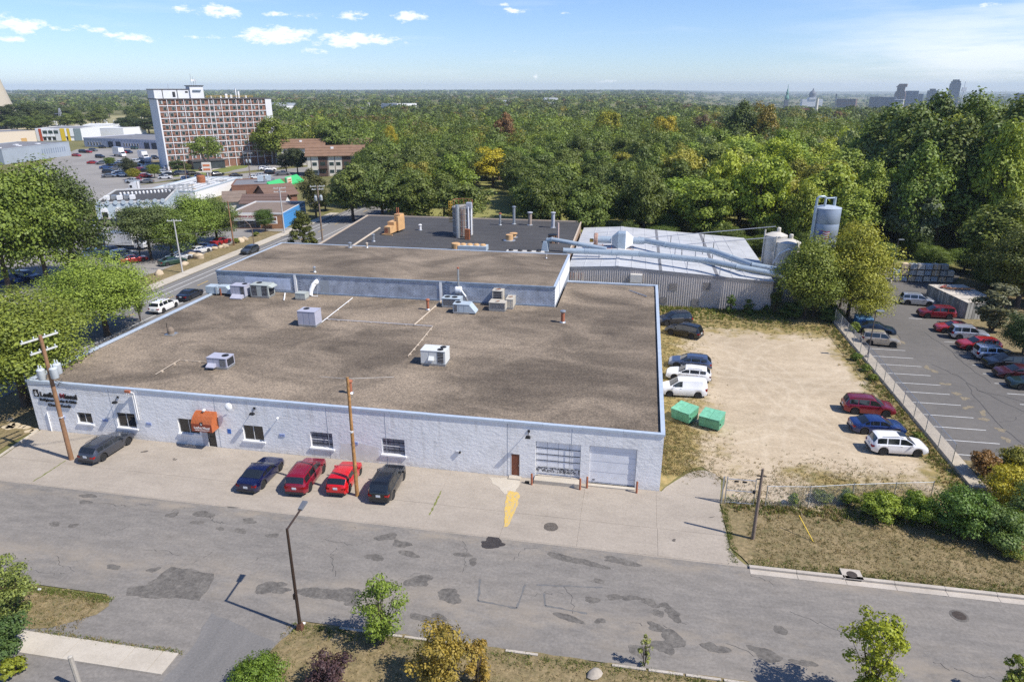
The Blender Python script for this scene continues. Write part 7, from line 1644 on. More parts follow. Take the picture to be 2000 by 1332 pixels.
c_ = (-75.29, 145.71); t = thing('pole_sign', 'orange and white pole sign beside the white shop roof', 'sign', (c_[0], c_[1], 0), R(20)); MB().tube([(0, 0, 0), (0, 0, 7)], .14, 6).build('pole', m_frame, t); p_ = MB().bx(-1.3, 1.3, -.2, .2, 6.0, 9.0).build('sign_panel', m_cream, t)
for k in range(2): MB().bx(-1.0, 1.0, -.23, -.201, 6.6 + k * 1.2, 7.2 + k * 1.2).build('sign_stripe', MATS['sign orange'], p_)
# ------------------------------------------------------------------ far left: pylon, obelisk, graves
c_ = (-399.24, 451.70); t = thing('mast', 'thin lattice mast standing before the cemetery', 'mast', (c_[0], c_[1], 0)); mb = MB()
hh = 15.53
for (a, b_) in ((-1, -1), (1, -1), (1, 1), (-1, 1)): mb.tube([(a * 1.6, b_ * 1.6, 0), (a * .3, b_ * .3, hh)], .22, 4)
for k in range(9): z = hh * k / 9; w = 1.6 - 1.3 * k / 9; mb.tube([(-w, -w, z), (w, -w, z + hh / 9)], .14, 4); mb.tube([(w, w, z), (-w, w, z + hh / 9)], .14, 4)
mb.build('lattice', m_grey, t); MB().bx(-5, 5, -.2, .2, hh * .72, hh * .75).build('crossarm', m_grey, t)
t = thing('obelisk', 'pale tapering concrete tower at the left edge of the view', 'tower', ((-447.02, 440.46, 33.37)[0], (-447.02, 440.46, 33.37)[1], 0)); MB().lathe([(18, 0), (12.6, 17), (8.6, 34.7), (6, 48)], n=24).build('shaft', mat('buff tower stone', (.40, .355, .28), .9, var=.08), t); MB().lathe([(6.6, 48), (6.6, 50)], n=20).build('cap', m_band, t)
gm_ = [MB().bx(-.9, .9, -.3, .3, 0, 2.0).mesh('gravestone', m_cream), MB().box((0, 0, 1.6), (1.2, 1.2, 3.2), 0, .5).mesh('gravestone', m_band), MB().bx(-.5, .5, -.3, .3, 0, 1.4).bx(-.2, .2, -.2, .2, 1.4, 2.8).mesh('gravestone', m_cream)]
rr = random.Random(21); ng = 0
def gpt(u, v):
    yc = (666 - v) / 1333.0; cp_, sp_2 = math.cos(R(20.257)), math.sin(R(20.257)); dy, dz, dx = cp_ + sp_2 * yc, -sp_2 + cp_ * yc, (u - 1000) / 1333.0
    k = -30.0 / dz; x, y = dx * k, dy * k; c2, s2_ = math.cos(R(10)), math.sin(R(10)); return (cam.location.x + x * c2 - y * s2_, cam.location.y + x * s2_ + y * c2)
while ng < 150:
    a, b_ = rr.uniform(-520, -330), rr.uniform(430, 680)
    tag(obj('gravestone', gm_[ng % 3], None, (a, b_, 0), rr.uniform(-.3, .3)), 'pale gravestone on the far cemetery lawn', 'gravestone', 'gravestones on the far cemetery lawn'); ng += 1
# ------------------------------------------------------------------ far skyline
m_sky_b = mat('blue glass tower', (.10, .145, .22), .3, .2, var=.1, scale=.01); m_sky_br = mat('brown tower', (.15, .085, .065), .7, var=.1, scale=.01); m_sky_g = mat('grey tower', (.14, .15, .175), .7, var=.1, scale=.01); m_cop = mat('green copper', (.12, .27, .22), .7, var=.1); m_sky_d = mat('dark slab', (.055, .07, .10), .5, var=.1, scale=.01)
def sky_tower(label, p, w, dep, m, tiers=((1, 1),), bands=10, name='skyline_tower', slant=0, bm=None):
    """p = (x, y, top height)"""
    w *= .8; g_ = zg(p[0], p[1]); t = thing(name, label, 'tower', (p[0], p[1], g_), R(-22)); z0 = 0; p = (p[0], p[1], p[2] - g_)
    for (fz, fw) in tiers:
        z1 = p[2] * fz; mb = MB(); mb.bx(-w * fw / 2, w * fw / 2, 0, dep * fw, z0, z1)
        o = mb.build('shaft', m, t)
        for k in range(bands): 
            z = z0 + (z1 - z0) * (k + .5) / bands; MB().bx(-w * fw / 2 - .2, w * fw / 2 + .2, -.25, -.02, z, z + (z1 - z0) / bands * .4).build('window_band', bm or m_sky_d, o)
        z0 = z1
    if slant: MB().add([(-w / 2, 0, p[2]), (w / 2, 0, p[2]), (w / 2, dep, p[2]), (-w / 2, dep, p[2]), (-w * .2, 0, p[2] + slant), (w / 2, 0, p[2] + slant), (w / 2, dep, p[2] + slant), (-w * .2, dep, p[2] + slant)], [(0, 1, 5, 4), (4, 5, 6, 7), (0, 4, 7, 3), (1, 2, 6, 5)]).build('slanted_top', m, t)
    return t
sky_tower('brown tower with a dark slanted top, tallest but one on the skyline', (1173.53, 3372.67, 36.28), 52, 40, m_sky_br, ((.72, 1), (.8, .9), (1, .72)), 8, slant=14)
sky_tower('wide dark slab building left of the brown tower on the skyline', (1023.52, 3105.55, -1.16), 118, 40, m_sky_d, ((1, 1),), 5, bm=m_sky_g); 
sky_tower('blue glass tower right of the brown tower on the skyline', (1249.12, 3452.84, 21.43), 62, 40, m_sky_b, ((1, 1),), 9)
sky_tower('small blue tower between the blue glass tower and the big trees', (1316.49, 3535.31, 8.09), 24, 30, m_sky_b, ((1, 1),), 6)
sky_tower('dark stepped tower just left of the tall trees on the skyline', (1390.73, 3614.92, 30.00), 52, 40, m_sky_g, ((.9, 1), (1, .6)), 7)
sky_tower('tallest grey blue tower showing over the tall right hand trees', (1507.23, 3677.83, 70.44), 58, 40, m_sky_g, ((.85, 1), (.94, .85), (1, .6)), 10)
sky_tower('grey tower at the right edge of the skyline', (1661.67, 3394.29, 11.47), 40, 40, m_sky_g, ((1, 1),), 6)
sky_tower('low red brown hall left of the dark slab on the skyline', (870.48, 3045.28, -8.55), 90, 40, m_sky_br, ((1, 1),), 3)
sky_tower('low white hall under the brown tower on the skyline', (1065.40, 3039.79, -9.94), 40, 30, m_band, ((1, 1),), 2)
p = (483.54, 2210.75, 41.34); g_ = zg(p[0], p[1]); p = (p[0], p[1], p[2] - g_); t = thing('church_steeple', 'dark green copper steeple rising over the trees', 'steeple', (p[0], p[1], g_)); MB().bx(-5.5, 5.5, -5.5, 5.5, 0, p[2] * .52).build('tower', m_sky_g, t)
zz = p[2]; MB().lathe([(5.5, zz * .52), (6.5, zz * .58), (4.6, zz * .64), (3.2, zz * .68), (3.8, zz * .74), (2.4, zz * .8), (.8, zz * .88), (.5, zz * 1.0)], n=12).build('copper_spire', m_cop, t)
p = (790.17, 3270.55, 32.07); g_ = zg(p[0], p[1]); p = (p[0], p[1], p[2] - g_); t = thing('domed_capitol', 'pale domed capitol building far off above the trees', 'dome', (p[0], p[1], g_)); zz = p[2]
MB().bx(-42, 42, -15, 25, 0, zz * .42).bx(-15, 15, -17, 25, zz * .42, zz * .52).build('wing', m_band, t); MB().lathe([(14, zz * .52), (14, zz * .66), (15, zz * .67), (13.5, zz * .76), (9, zz * .84), (3, zz * .9), (2.5, zz * .96), (.6, zz * 1.0)], n=20).build('dome', m_sky_g, t)
p = (254.37, 828.62, 19.55); t = thing('chimney', 'slim pale chimney standing before the far dome', 'chimney', (p[0], p[1], 0)); MB().lathe([(2.2, 0), (1.3, p[2]), (1.5, p[2] + .5)], n=12).build('stack', m_cream, t)
p = (760.08, 2763.93, 12.48); t = thing('mast', 'dark slender mast on the skyline right of the dome', 'mast', (p[0], p[1], zg(p[0], p[1]))); p = (p[0], p[1], p[2] - t.location.z); MB().tube([(0, 0, 0), (0, 0, p[2])], 1.4, 6).build('mast', m_sky_d, t); MB().lathe([(2.6, p[2] - 10), (2.6, p[2])], n=8).build('mast_head', m_sky_d, t)
p = (1542.91, 3663.72, 61.30); t = thing('mast', 'white mast right of the tallest skyline tower', 'mast', (p[0], p[1], zg(p[0], p[1]))); p = (p[0], p[1], p[2] - t.location.z); MB().tube([(0, 0, 0), (0, 0, p[2])], 1.6, 6).build('mast', m_band, t); MB().bx(-9, 9, -4, 4, p[2] * .6, p[2] * .76).build('mast_house', m_band, t)
for k, (u0, u1, v0, h, m, lab) in enumerate([((-210.22, 1291.65), (-185.41, 1296.02), 60, 9, m_white, 'white roofed hall among the far trees near the centre'), ((-146.98, 1495.65), (-118.74, 1500.63), 60, 11, m_white, 'pale hall among the far trees right of the centre'), ((-300.22, 976.18), (-279.71, 1006.59), 40, 9, m_band, 'white and grey hall among the far trees left of the centre'),
      ((-203.24, 1077.78), (-189.33, 1111.37), 30, 6, m_bgrey, 'low dark hall left of the white far hall'), ((-396.52, 1074.83), (-387.40, 1076.44), 30, 8, m_white, 'small white block among the far trees beyond the flats'), ((233.93, 859.10), (256.34, 863.06), 20, 8, m_shing, 'low brown roofed building under the green steeple'), ((258.92, 771.72), (267.06, 773.16), 14, 6, m_white, 'small white building among trees below the dome'), ((-247.71, 555.57), (-238.12, 557.26), 14, 7, m_shing, 'red roofed house among the trees right of the tower')]):
    block('far_hall', lab, u0, u1, v0, h, m, m_ggrey)

# ------------------------------------------------------------------ foliage
def leaf_mat(name, use_attr=False):
    m, t, b = bsdf_mat(name)
    if use_attr:
        a = N(t, 'ShaderNodeAttribute'); a.attribute_name = 'tint'; base = a.outputs['Color']
    else: base = N(t, 'ShaderNodeObjectInfo').outputs['Color']
    ri = N(t, 'ShaderNodeNewGeometry').outputs['Random Per Island']
    v = ramp(t, ri, [(0, (.70, .73, .74)), (.5, (1, 1, .95)), (1, (1.36, 1.30, 1.1))])
    c = mixrgb(t, 1.0, base, v, 'MULTIPLY')
    t.links.new(c, b.inputs['Base Color']); b.inputs['Roughness'].default_value = .55; b.inputs['Specular IOR Level'].default_value = .35
    tr = N(t, 'ShaderNodeBsdfTranslucent'); t.links.new(mixrgb(t, 1.0, c, (1.25, 1.2, .6), 'MULTIPLY'), tr.inputs[0])
    mx = N(t, 'ShaderNodeMixShader'); mx.inputs[0].default_value = .24
    out = t.nodes['Material Output']; t.links.new(b.outputs[0], mx.inputs[1]); t.links.new(tr.outputs[0], mx.inputs[2]); t.links.new(mx.outputs[0], out.inputs[0])
    return m
m_leaf = leaf_mat('foliage'); m_leafa = leaf_mat('far foliage', True)
m_bark = mat('bark', (.085, .062, .045), .95, var=.25, scale=2.5, space='object', bmp=.5, bscale=8, bdist=.05)
m_barkp = mat('pale bark', (.27, .23, .18), .9, var=.2, scale=2.0, space='object')
def unit(n, rs):
    v = rs.normal(size=(n, 3)); return v / np.linalg.norm(v, axis=1)[:, None]
def leaf_quads(C, Nrm, size, rs):
    n = len(C); a = np.cross(Nrm, unit(n, rs)); a /= (np.linalg.norm(a, axis=1)[:, None] + 1e-9); b = np.cross(Nrm, a)
    l = (size * rs.uniform(.65, 1.35, n))[:, None]; w = l * rs.uniform(.55, .85, n)[:, None]
    V = np.empty((n, 4, 3)); V[:, 0] = C - a * l * .5; V[:, 1] = C + b * w * .5 + a * l * .05; V[:, 2] = C + a * l * .5; V[:, 3] = C - b * w * .5 + a * l * .05
    V[:, 1] += Nrm * l * .12; V[:, 3] += Nrm * l * .12
    return V.reshape(-1, 3)
def np_mesh(name, V, k, m, tint=None):
    n = len(V) // k; me = bpy.data.meshes.new(name)
    me.vertices.add(len(V)); me.vertices.foreach_set('co', V.astype(np.float32).ravel())
    me.loops.add(len(V)); me.loops.foreach_set('vertex_index', np.arange(len(V), dtype=np.int32))
    me.polygons.add(n); me.polygons.foreach_set('loop_start', np.arange(0, len(V), k, dtype=np.int32)); me.polygons.foreach_set('loop_total', np.full(n, k, np.int32))
    me.materials.append(m)
    if tint is not None:
        at = me.attributes.new('tint', 'FLOAT_COLOR', 'POINT'); at.data.foreach_set('color', np.repeat(np.c_[tint, np.ones(len(tint))], k, axis=0).astype(np.float32).ravel())
    me.update(calc_edges=True); me.validate(); return me
def clumps(kind, nc, rs):
    """clump centres in a crown of half width 1 and half height 1 about the origin, with radii"""
    out = []
    while len(out) < nc:
        d = unit(1, rs)[0]
        r = rs.uniform(.2, 1) ** .55 * rs.uniform(.70, .84)
        p = d * r
        if kind == 'round' and p[2] < -.80: continue
        if kind == 'tall':
            p[0] *= .75 + .35 * (p[2] < .2); p[1] *= .75 + .35 * (p[2] < .2)
        if kind == 'cone':
            z = rs.uniform(-1, .95); w = (1 - (z + 1) / 2.05) ** .8; a = rs.uniform(0, 6.283); q = rs.uniform(.55, .95); p = np.array([w * q * math.cos(a), w * q * math.sin(a), z])
        if kind == 'spray':
            z = rs.uniform(-1, 1); w = .35 + .55 * (1 - abs(z - .1)); a = rs.uniform(0, 6.283); q = rs.uniform(.2, .9); p = np.array([w * q * math.cos(a), w * q * math.sin(a), z])
        cr = rs.uniform(.22, .40) * (1.0 if kind != 'cone' else .75)
        if kind == 'spray': cr *= .74; p = p * rs.uniform(.85, 1.14)
        out.append((p, cr))
    return out
def crown_np(kind, nc, nl, leaf, R_, Rz, seed, open_=.0):
    rs = np.random.RandomState(seed); cl = clumps(kind, nc, rs); Cs, Ns = [], []
    per = max(4, nl // nc)
    for p, cr in cl:
        d = unit(per, rs); d[:, 2] = np.where(d[:, 2] < -.25, -d[:, 2], d[:, 2])
        d /= np.linalg.norm(d, axis=1)[:, None]
        q = cr * rs.uniform(.45, 1.08, per)[:, None]
        C = (p + d * q * np.array([1.1, 1.1, .8])) * np.array([R_, R_, Rz])
        nn = d + unit(per, rs) * .42; nn /= np.linalg.norm(nn, axis=1)[:, None]
        Cs.append(C); Ns.append(nn)
    return leaf_quads(np.concatenate(Cs), np.concatenate(Ns), leaf, rs), cl
def limbs(kind, cl, R_, Rz, cz, r0, seed, forks=1, nb=9, base_w=0):
    rr_ = random.Random(seed); mb = MB()
    hub = Vector((0, 0, cz - Rz * .55))
    if forks == 1: mb.tube([(0, 0, -.3), (0, 0, .4), tuple(hub), (rr_.uniform(-.2, .2), rr_.uniform(-.2, .2), cz + Rz * .45)], [r0 * 1.5, r0, r0 * .75, r0 * .2], 8)
    else:
        for k in range(forks):
            a = 6.283 * k / forks + rr_.uniform(-.3, .3); w = R_ * .32
            mb.tube([(math.cos(a) * base_w, math.sin(a) * base_w, -.2), (math.cos(a) * w * .4, math.sin(a) * w * .4, cz - Rz * .9), (math.cos(a) * w, math.sin(a) * w, cz), (math.cos(a) * w * 1.5, math.sin(a) * w * 1.5, cz + Rz * .6)], [r0, r0 * .8, r0 * .5, r0 * .15], 7)
    for k in range(min(nb, len(cl))):
        p, cr = cl[k]; e = Vector((p[0] * R_, p[1] * R_, cz + p[2] * Rz)); s = hub.lerp(Vector((0, 0, cz)), rr_.random()) if forks == 1 else Vector((e.x * .25, e.y * .25, cz - Rz * .5 + rr_.uniform(0, .4) * Rz))
        m_ = s.lerp(e, .55) + Vector((rr_.uniform(-.1, .1) * R_, rr_.uniform(-.1, .1) * R_, -.06 * Rz)); mb.tube([s, m_, e], [r0 * .34, r0 * .2, r0 * .06], 5, False)
    return mb
VAR = {}
def tree_variant(kind, key, nc, nl, leaf, R_, Rz, cz, r0, seed, forks=1, nb=9, bark=None, base_w=0):
    V, cl = crown_np(kind, nc, nl, leaf, R_, Rz, seed); V[:, 2] += cz
    VAR[key] = (np_mesh('crown', V, 4, m_leaf), limbs(kind, cl, R_, Rz, cz, r0, seed, forks, nb, base_w).mesh('trunk', bark or m_bark, 50), R_, cz + Rz)
# unit variants are built at true size for R=5 m, H=14 m and scaled per tree
for k in range(5): tree_variant('round', 'oak%d' % k, 50, 8600, .46, 5.4, 6.2, 7.5, .34, 100 + k, nb=14)
for k in range(4): tree_variant('tall', 'tall%d' % k, 84, 10500, .48, 5.2, 9.6, 10.4, .36, 200 + k, nb=16)
for k in range(2): tree_variant('round', 'near%d' % k, 120, 24000, .26, 5.4, 5.9, 7.4, .30, 300 + k, nb=26)
for k in range(2): tree_variant('tall', 'loose%d' % k, 120, 21000, .27, 5.4, 6.9, 7.0, .26, 350 + k, nb=26)
for k in range(2): tree_variant('round', 'maple%d' % k, 190, 44000, .19, 5.4, 6.0, 7.4, .30, 370 + k, nb=26)
for k in range(2): tree_variant('round', 'street%d' % k, 100, 20000, .26, 5.6, 5.7, 8.2, .26, 380 + k, nb=26)
tree_variant('cone', 'cone0', 70, 6000, .34, 3.0, 4.2, 4.6, .2, 401, nb=4)
tree_variant('tall', 'twin0', 40, 5200, .46, 6.0, 5.0, 12.2, .42, 402, forks=3, nb=16, bark=m_barkp, base_w=.3)
tree_variant('spray', 'spray0', 40, 4200, .30, 2.4, 3.2, 4.0, .10, 403, forks=4, nb=16)
def tree(key, label, x, y, h, r, col, rz=None, cat='tree', group=None, name='tree', z=0.0):
    cr, tk, R0, H0 = VAR[key]
    t = thing(name, label, cat, (x, y, z), rnd.uniform(0, 6.28) if rz is None else rz, group); t.scale = (r / R0, r / R0, h / H0)
    c = obj('crown', cr, t); c.color = (col[0] * 1.18, col[1] * 1.15, col[2] * 1.1, 1)
    k = obj('trunk', tk, t); return t
def jit(c, a=.12): q = rnd.uniform(1 - a, 1 + a); return (c[0] * q * rnd.uniform(.94, 1.06), c[1] * q, c[2] * q * rnd.uniform(.85, 1.15))
OAK, MID, LIME, YEL, OLV, GRY = (.100, .134, .028), (.145, .200, .032), (.225, .275, .036), (.46, .39, .028), (.20, .20, .036), (.14, .17, .075)
# street trees on the left
tree('maple0', 'yellow green maple filling the left edge in front of the shop corner', *(-5.48, 4.26), 12.63, 8.2, (.165, .205, .034))
tree('maple1', 'broad light green tree behind the left parapet with its trunk showing', *(-12.53, 24.29), 11.02, 7.3, (.20, .27, .045))
for k, (p, h, r, c, lab) in enumerate([((-42.26, 39.63), 21.10, 8.5, MID, 'tall dark tree at the far left above the car lot'), ((-39.67, 44.36), 21.04, 8.2, MID, 'largest dark tree of the left group above the car lot'), ((-37.82, 48.27), 19.50, 7.0, (.07, .10, .022), 'tall dark tree at the right side of the left group'),
        ((-61.86, 53.01), 22.86, 8, (.17, .14, .03), 'yellow brown tree at the left edge behind the tall dark ones')]):
    tree('loose%d' % (k % 2), lab, p[0], p[1], h, r, (c[0] * .95, c[1] * .95, c[2]))
for k, (p, h, r, c, lab) in enumerate([((-34.40, 62.65), 11.37, 5.6, (.095, .125, .045), 'grey green street tree nearest the white box truck'), ((-31.22, 64.46), 10.82, 5.2, (.12, .17, .034), 'street tree behind the pale slim pole'), ((-31.21, 72.01), 11.45, 5.6, (.145, .21, .034), 'brightest of the street trees above the boulders'),
        ((-31.06, 78.89), 10.10, 4.8, (.095, .135, .03), 'dark street tree at the right end of the row beside the wooden pole')]):
    tree(('street0', 'loose1', 'loose0', 'loose1')[k], lab, p[0], p[1], h, r * 1.08, c)
tree('cone0', 'dense round conifer at the back left corner of the raised roof', *(-11.53, 78.34), 6.83, 3.4, (.075, .088, .018))
tree('near0', 'small round tree in front of the drink shop', *(-26.98, 91.19), 5.47, 2.5, (.07, .12, .022))
tree('twin0', 'forked pale trunked tree in front of the apartment tower', *(-89.67, 168.27), 15.83, 6.6, (.13, .175, .034))
tree('tall1', 'great spreading tree at the right end of the apartment tower', *(-96.23, 225.35), 20.51, 9.0, (.15, .19, .032))
for k, (p, h, r, c, lab, key) in enumerate([((-109.64, 222.99), 6.26, 3.0, (.03, .045, .016), 'small dark round tree on the tower lawn', 'near0'), ((-103.95, 232.65), 6.85, 3.0, (.035, .05, .016), 'dark tree under the great spreading tree', 'near1'),
        ((-77.00, 198.33), 8.66, 4.0, (.04, .05, .022), 'dark ragged tree left of the nearest flats', 'oak0'), ((-71.23, 195.96), 10.77, 4.2, (.045, .06, .022), 'dark leaning tree just left of the nearest flats', 'oak1'),
        ((-76.18, 237.55), 18.59, 8.2, (.12, .165, .034), 'broad round tree behind the flats', 'oak2'), ((-115.90, 175.30), 5.18, 2.7, (.13, .165, .018), 'small yellow green tree at the foot of the tower', 'near0'),
        ((-119.12, 168.77), 4.20, 2.6, (.20, .19, .016), 'small yellow tree above the pickup truck', 'near1'), ((-126.86, 176.45), 7.21, 3.2, (.05, .06, .03), 'dull olive tree behind the small yellow one', 'tall0'),
        ((-158.75, 206.13), 4.08, 2.6, (.09, .14, .03), 'small round green tree in the mall lot', 'near0'), ((-117.33, 191.22), 5.11, 3.6, (.05, .08, .024), 'dark shrubby tree at the tower entrance', 'oak3'),
        ((-116.55, 194.83), 3.45, 2.2, (.10, .115, .024), 'olive young tree at the tower entrance', 'near1'), ((-23.77, 110.20), 12.77, 3.6, (.075, .08, .024), 'tall ragged tree in front of the flats', 'tall2'),
        ((-120.13, 229.80), 6.43, 3.4, (.09, .13, .03), 'light green tree at the right of the forked tree', 'oak4'), ((-25.02, 130.31), 7.62, 4.5, (.055, .08, .022), 'dark tree overhanging the street corner by the transformer pole', 'oak1'), ((-25.72, 119.90), 4.90, 3.4, (.045, .07, .02), 'low dark tree beneath the ragged tree', 'oak2')]):
    tree(key, lab, p[0], p[1], h, r, c)
# ------------------------------------------------------------------ oaks behind the flat roofs
gO = 'oaks in the park behind the flat roofs'
front = [((-12.82, 107.14), 14.44, 6.3), ((-5.74, 108.39), 13.50, 6.2), ((2.07, 109.77), 13.27, 6.2), ((8.17, 113.66), 12.03, 5.2), ((28.71, 115.86), 12.18, 5.2), ((36.39, 114.45), 14.10, 6.0), ((42.51, 111.52), 11.18, 4.0),
         ((50.94, 121.20), 13.82, 5.4), ((57.80, 125.32), 15.35, 6.2), ((64.81, 120.83), 14.91, 6.0), ((44.42, 129.85), 12.51, 5.6)]
fl_ = ['leftmost front oak, at the far left corner of the black roof', 'front oak just behind the tan fan housing', 'front oak right of the tan fan housing', 'front oak just left of the dust tower', 'front oak right of the lawn gap, behind the grey flues', 'broad front oak behind the rightmost grey flue', 'small front oak at the right back corner of the black roof',
       'front oak behind the left end of the metal shed roof', 'front oak behind the ridge of the metal shed roof', 'front oak behind the right half of the metal shed roof', 'second row oak between the black roof corner and the metal shed']
for k, (p, h, r) in enumerate(front): tree('oak%d' % (k % 5), fl_[k], p[0], p[1], h, r, jit(OAK), group=gO, name='oak_tree')
tops = ([500, 640, 760, 900, 1000, 1150, 1300, 1400, 1500, 1620, 1720, 1800, 1900, 2050, 2300], [12, 13.0, 13.2, 13.4, 13.6, 14.2, 15.5, 17.5, 18, 17.5, 20, 24, 25, 25, 22])
CX, CY = cam.location.x, cam.location.y
def upx(x, y):
    dx, dy = x - CX, y - CY; c_, s_ = math.cos(R(10)), math.sin(R(10)); wx, wy = dx * c_ + dy * s_, -dx * s_ + dy * c_
    d = wy * math.cos(R(20.257)) + 30 * math.sin(R(20.257)) * .6; return 1000 + 1333 * wx / max(d, 1), math.hypot(dx, dy), wy
placed = [(p[0], p[1]) for p, h, r in front]
clear = [((20.25, 107.60), 6), ((18.83, 115.54), 7), ((17.20, 122.70), 8), ((15.42, 130.47), 8), ((13.16, 139.79), 9), ((10.23, 152.08), 9), ((7.64, 162.61), 8.5)]
rr = random.Random(77); cand = []
for i in range(16000):
    x, y = rr.uniform(-60, 330), rr.uniform(88, 420); u, d, wy = upx(x, y)
    if not (640 < u < 2230) or d > 330 or (u < 712 and y < 222): continue
    if u < 900 and x > -6 and y < 100: continue
    if -29 < x < -6 and y < 128: continue
    if x < -29 and y < 150: continue
    if x < -14 and 176 < y < 212: continue
    if (908 < u < 1012 and y < 107) or (925 < u < 985 and d < 205): continue
    if 46 < x < 84 and y < 91: continue
    if 84 <= x < 107 and y < 76: continue
    if x >= 114 and y < 60: continue
    if 84 < x < 132 and y < 76.5: continue
    if any(math.hypot(x - c[0][0], y - c[0][1]) < c[1] for c in clear): continue
    cand.append((d, x, y, u))
cand.sort(); n_tr = 0
gW = 'trees of the wood beyond the metal shed'
far_extra = []
for d, x, y, u in cand:
    h0 = float(np.interp(u, *tops)); dense = 8.8 if u < 1330 else 8.0
    if any(abs(x - q[0]) < dense and abs(y - q[1]) < dense and math.hypot(x - q[0], y - q[1]) < dense for q in placed): continue
    placed.append((x, y))
    oakish = u < 1330
    h = h0 * rr.uniform(.80, 1.12)
    if 1560 < u < 1700 and d < 150: h *= .80
    if n_tr >= 225: far_extra.append((x, y, h, u)); continue
    n_tr += 1
    q = rr.random()
    if oakish:
        key = 'oak%d' % rr.randrange(5); c = jit(OAK if q < .72 else MID if q < .9 else OLV); lab, g_, nm = 'dark green oak in the wood behind the flat roofs', gO, 'oak_tree'
        if d > 200 and q > .93: c = jit(YEL, .2); lab = 'yellowing tree among the oaks behind the flat roofs'; g_ = 'yellowing trees among the oaks'
        r = rr.uniform(5.0, 7.8)
    else:
        key = ('tall%d' % rr.randrange(4)) if (u > 1680 or q < .45) else 'oak%d' % rr.randrange(5)
        q2 = rr.random(); c = jit(MID if q2 < .36 else LIME if q2 < .74 else OAK if q2 < .80 else OLV if q2 < .93 else GRY, .2); c = tuple(v_ * 1.2 for v_ in c)
        if u > 1720: c = jit(MID if q2 < .6 else OAK if q2 < .72 else LIME, .15); c = tuple(v_ * 1.1 for v_ in c)
        lab, g_, nm = 'green tree of the mixed wood beyond the metal shed', gW, 'tree'; r = rr.uniform(4.4, 8.0) * (1.12 if u > 1720 else 1)
    zone = ('left of the dust tower' if u < 880 else 'behind the grey flues' if u < 1130 else 'behind the metal shed roof') if oakish else ('right of the metal shed' if u < 1560 else 'behind the silo' if u < 1720 else 'behind the crates' if u < 1870 else 'at the right edge')
    row = 'near' if d < 165 else 'middle' if d < 215 else 'far'
    tone = 'grey green' if c[2] > .06 else 'yellowing' if c[0] > c[1] * .97 and c[0] > .15 else 'lime green' if c[1] > .22 else 'mid green' if c[1] > .155 else 'dark green'
    lab = '%s %s in the %s rows of the wood %s' % (tone, 'oak' if oakish else 'tree', row, zone)
    tree(key, lab, x, y, h, r, c, group=lab.split(' ', 1)[1] + 's', name=nm)
gU = 'undergrowth bushes at the edge of the wood'
rr = random.Random(31)
for k in range(64):
    x, y = rr.choice([(rr.uniform(84, 112), rr.uniform(75, 90)), (rr.uniform(46, 84), rr.uniform(86, 98)), (rr.uniform(84, 128), rr.uniform(80, 100)), (rr.uniform(80, 92), rr.uniform(56, 74)), (rr.uniform(107, 122), rr.uniform(58, 82))])
    if x > 88 and y < 74.5 and x < 107: continue
    tree('near%d' % (k % 2), 'undergrowth bush at the edge of the wood beyond the lots', x, y, rr.uniform(3.2, 6.5), rr.uniform(2.2, 3.8), jit((.11, .155, .03), .25), group=gU, name='bush', cat='bush')
# trees one can tell apart in and before the wood
for (p, h, r, c, key, lab) in [((78.05, 47.32), 12.21, 5.0, (.165, .205, .034), 'loose0', 'olive green tree in front of the cream tanks'), ((79.53, 48.51), 9.37, 4.2, (.13, .17, .034), 'loose1', 'leafy green tree between the tanks and the silo foot'), ((84.29, 49.35), 14.23, 5.5, (.265, .275, .038), 'loose1', 'yellow green tree leaning over the corner of the chain link fence'),
        ((85.26, 46.79), 7.90, 4.0, (.25, .26, .036), 'loose0', 'low yellow green branches over the blue dumpster'), ((84.39, 53.76), 13.13, 3.4, (.28, .27, .036), 'loose0', 'slim yellow tree beside the silo'), ((101.07, 45.73), 6.15, 3.6, (.13, .135, .075), 'spray0', 'silvery loose tree in front of the board pen'),
        ((99.63, 35.03), 6.31, 3.0, (.045, .075, .02), 'near0', 'dark green tree at the right edge over the parked cars'), ((109.89, 58.26), 12.05, 6.5, (.10, .12, .026), 'near1', 'olive tree at the right edge above the board pen'), ((111.03, 69.68), 14.73, 6.0, (.12, .15, .026), 'tall0', 'yellow green tree behind the board pen'),
        ((104.81, 90.58), 15.80, 6.2, (.10, .13, .07), 'oak3', 'soft grey green willow behind the crates'), ((101.29, 104.31), 12.71, 5.2, (.14, .17, .022), 'tall1', 'bright lime tree just right of the silo'), ((65.47, 281.07, 20.52), 1, 7.5, (.32, .27, .02), 'oak2', 'bright yellow tree standing out above the oaks'),
        ((93.04, 238.60, 27.99), 1, 8.5, (.07, .10, .022), 'tall2', 'tall round topped tree left of the steeple'), ((100.63, 232.39, 26.08), 1, 7.0, (.20, .16, .03), 'oak4', 'golden brown tree beside the tall round topped one'), ((-51.07, 243.05, 15.84), 1, 4.0, (.33, .28, .02), 'near1', 'small bright yellow tree among the oaks left of centre'), ((40.28, 281.01, 23.26), 1, 7.0, (.22, .22, .02), 'oak1', 'yellow green tree top right of the centre'),
        ((-5.25, 265.81, 21.25), 1, 6.0, (.19, .105, .045), 'oak0', 'rusty brown tree top near the centre'), ((82.12, 280.05, 20.21), 1, 6.0, (.15, .11, .07), 'oak3', 'grey brown thinning tree left of the tall round topped one'), ((130.95, 199.53, 20.40), 1, 5.5, (.24, .20, .03), 'tall0', 'golden tree below the skyline left of the tall trees')]:
    if h == 1: h = p[2]
    tree(key, lab, p[0], p[1], h, r, c)
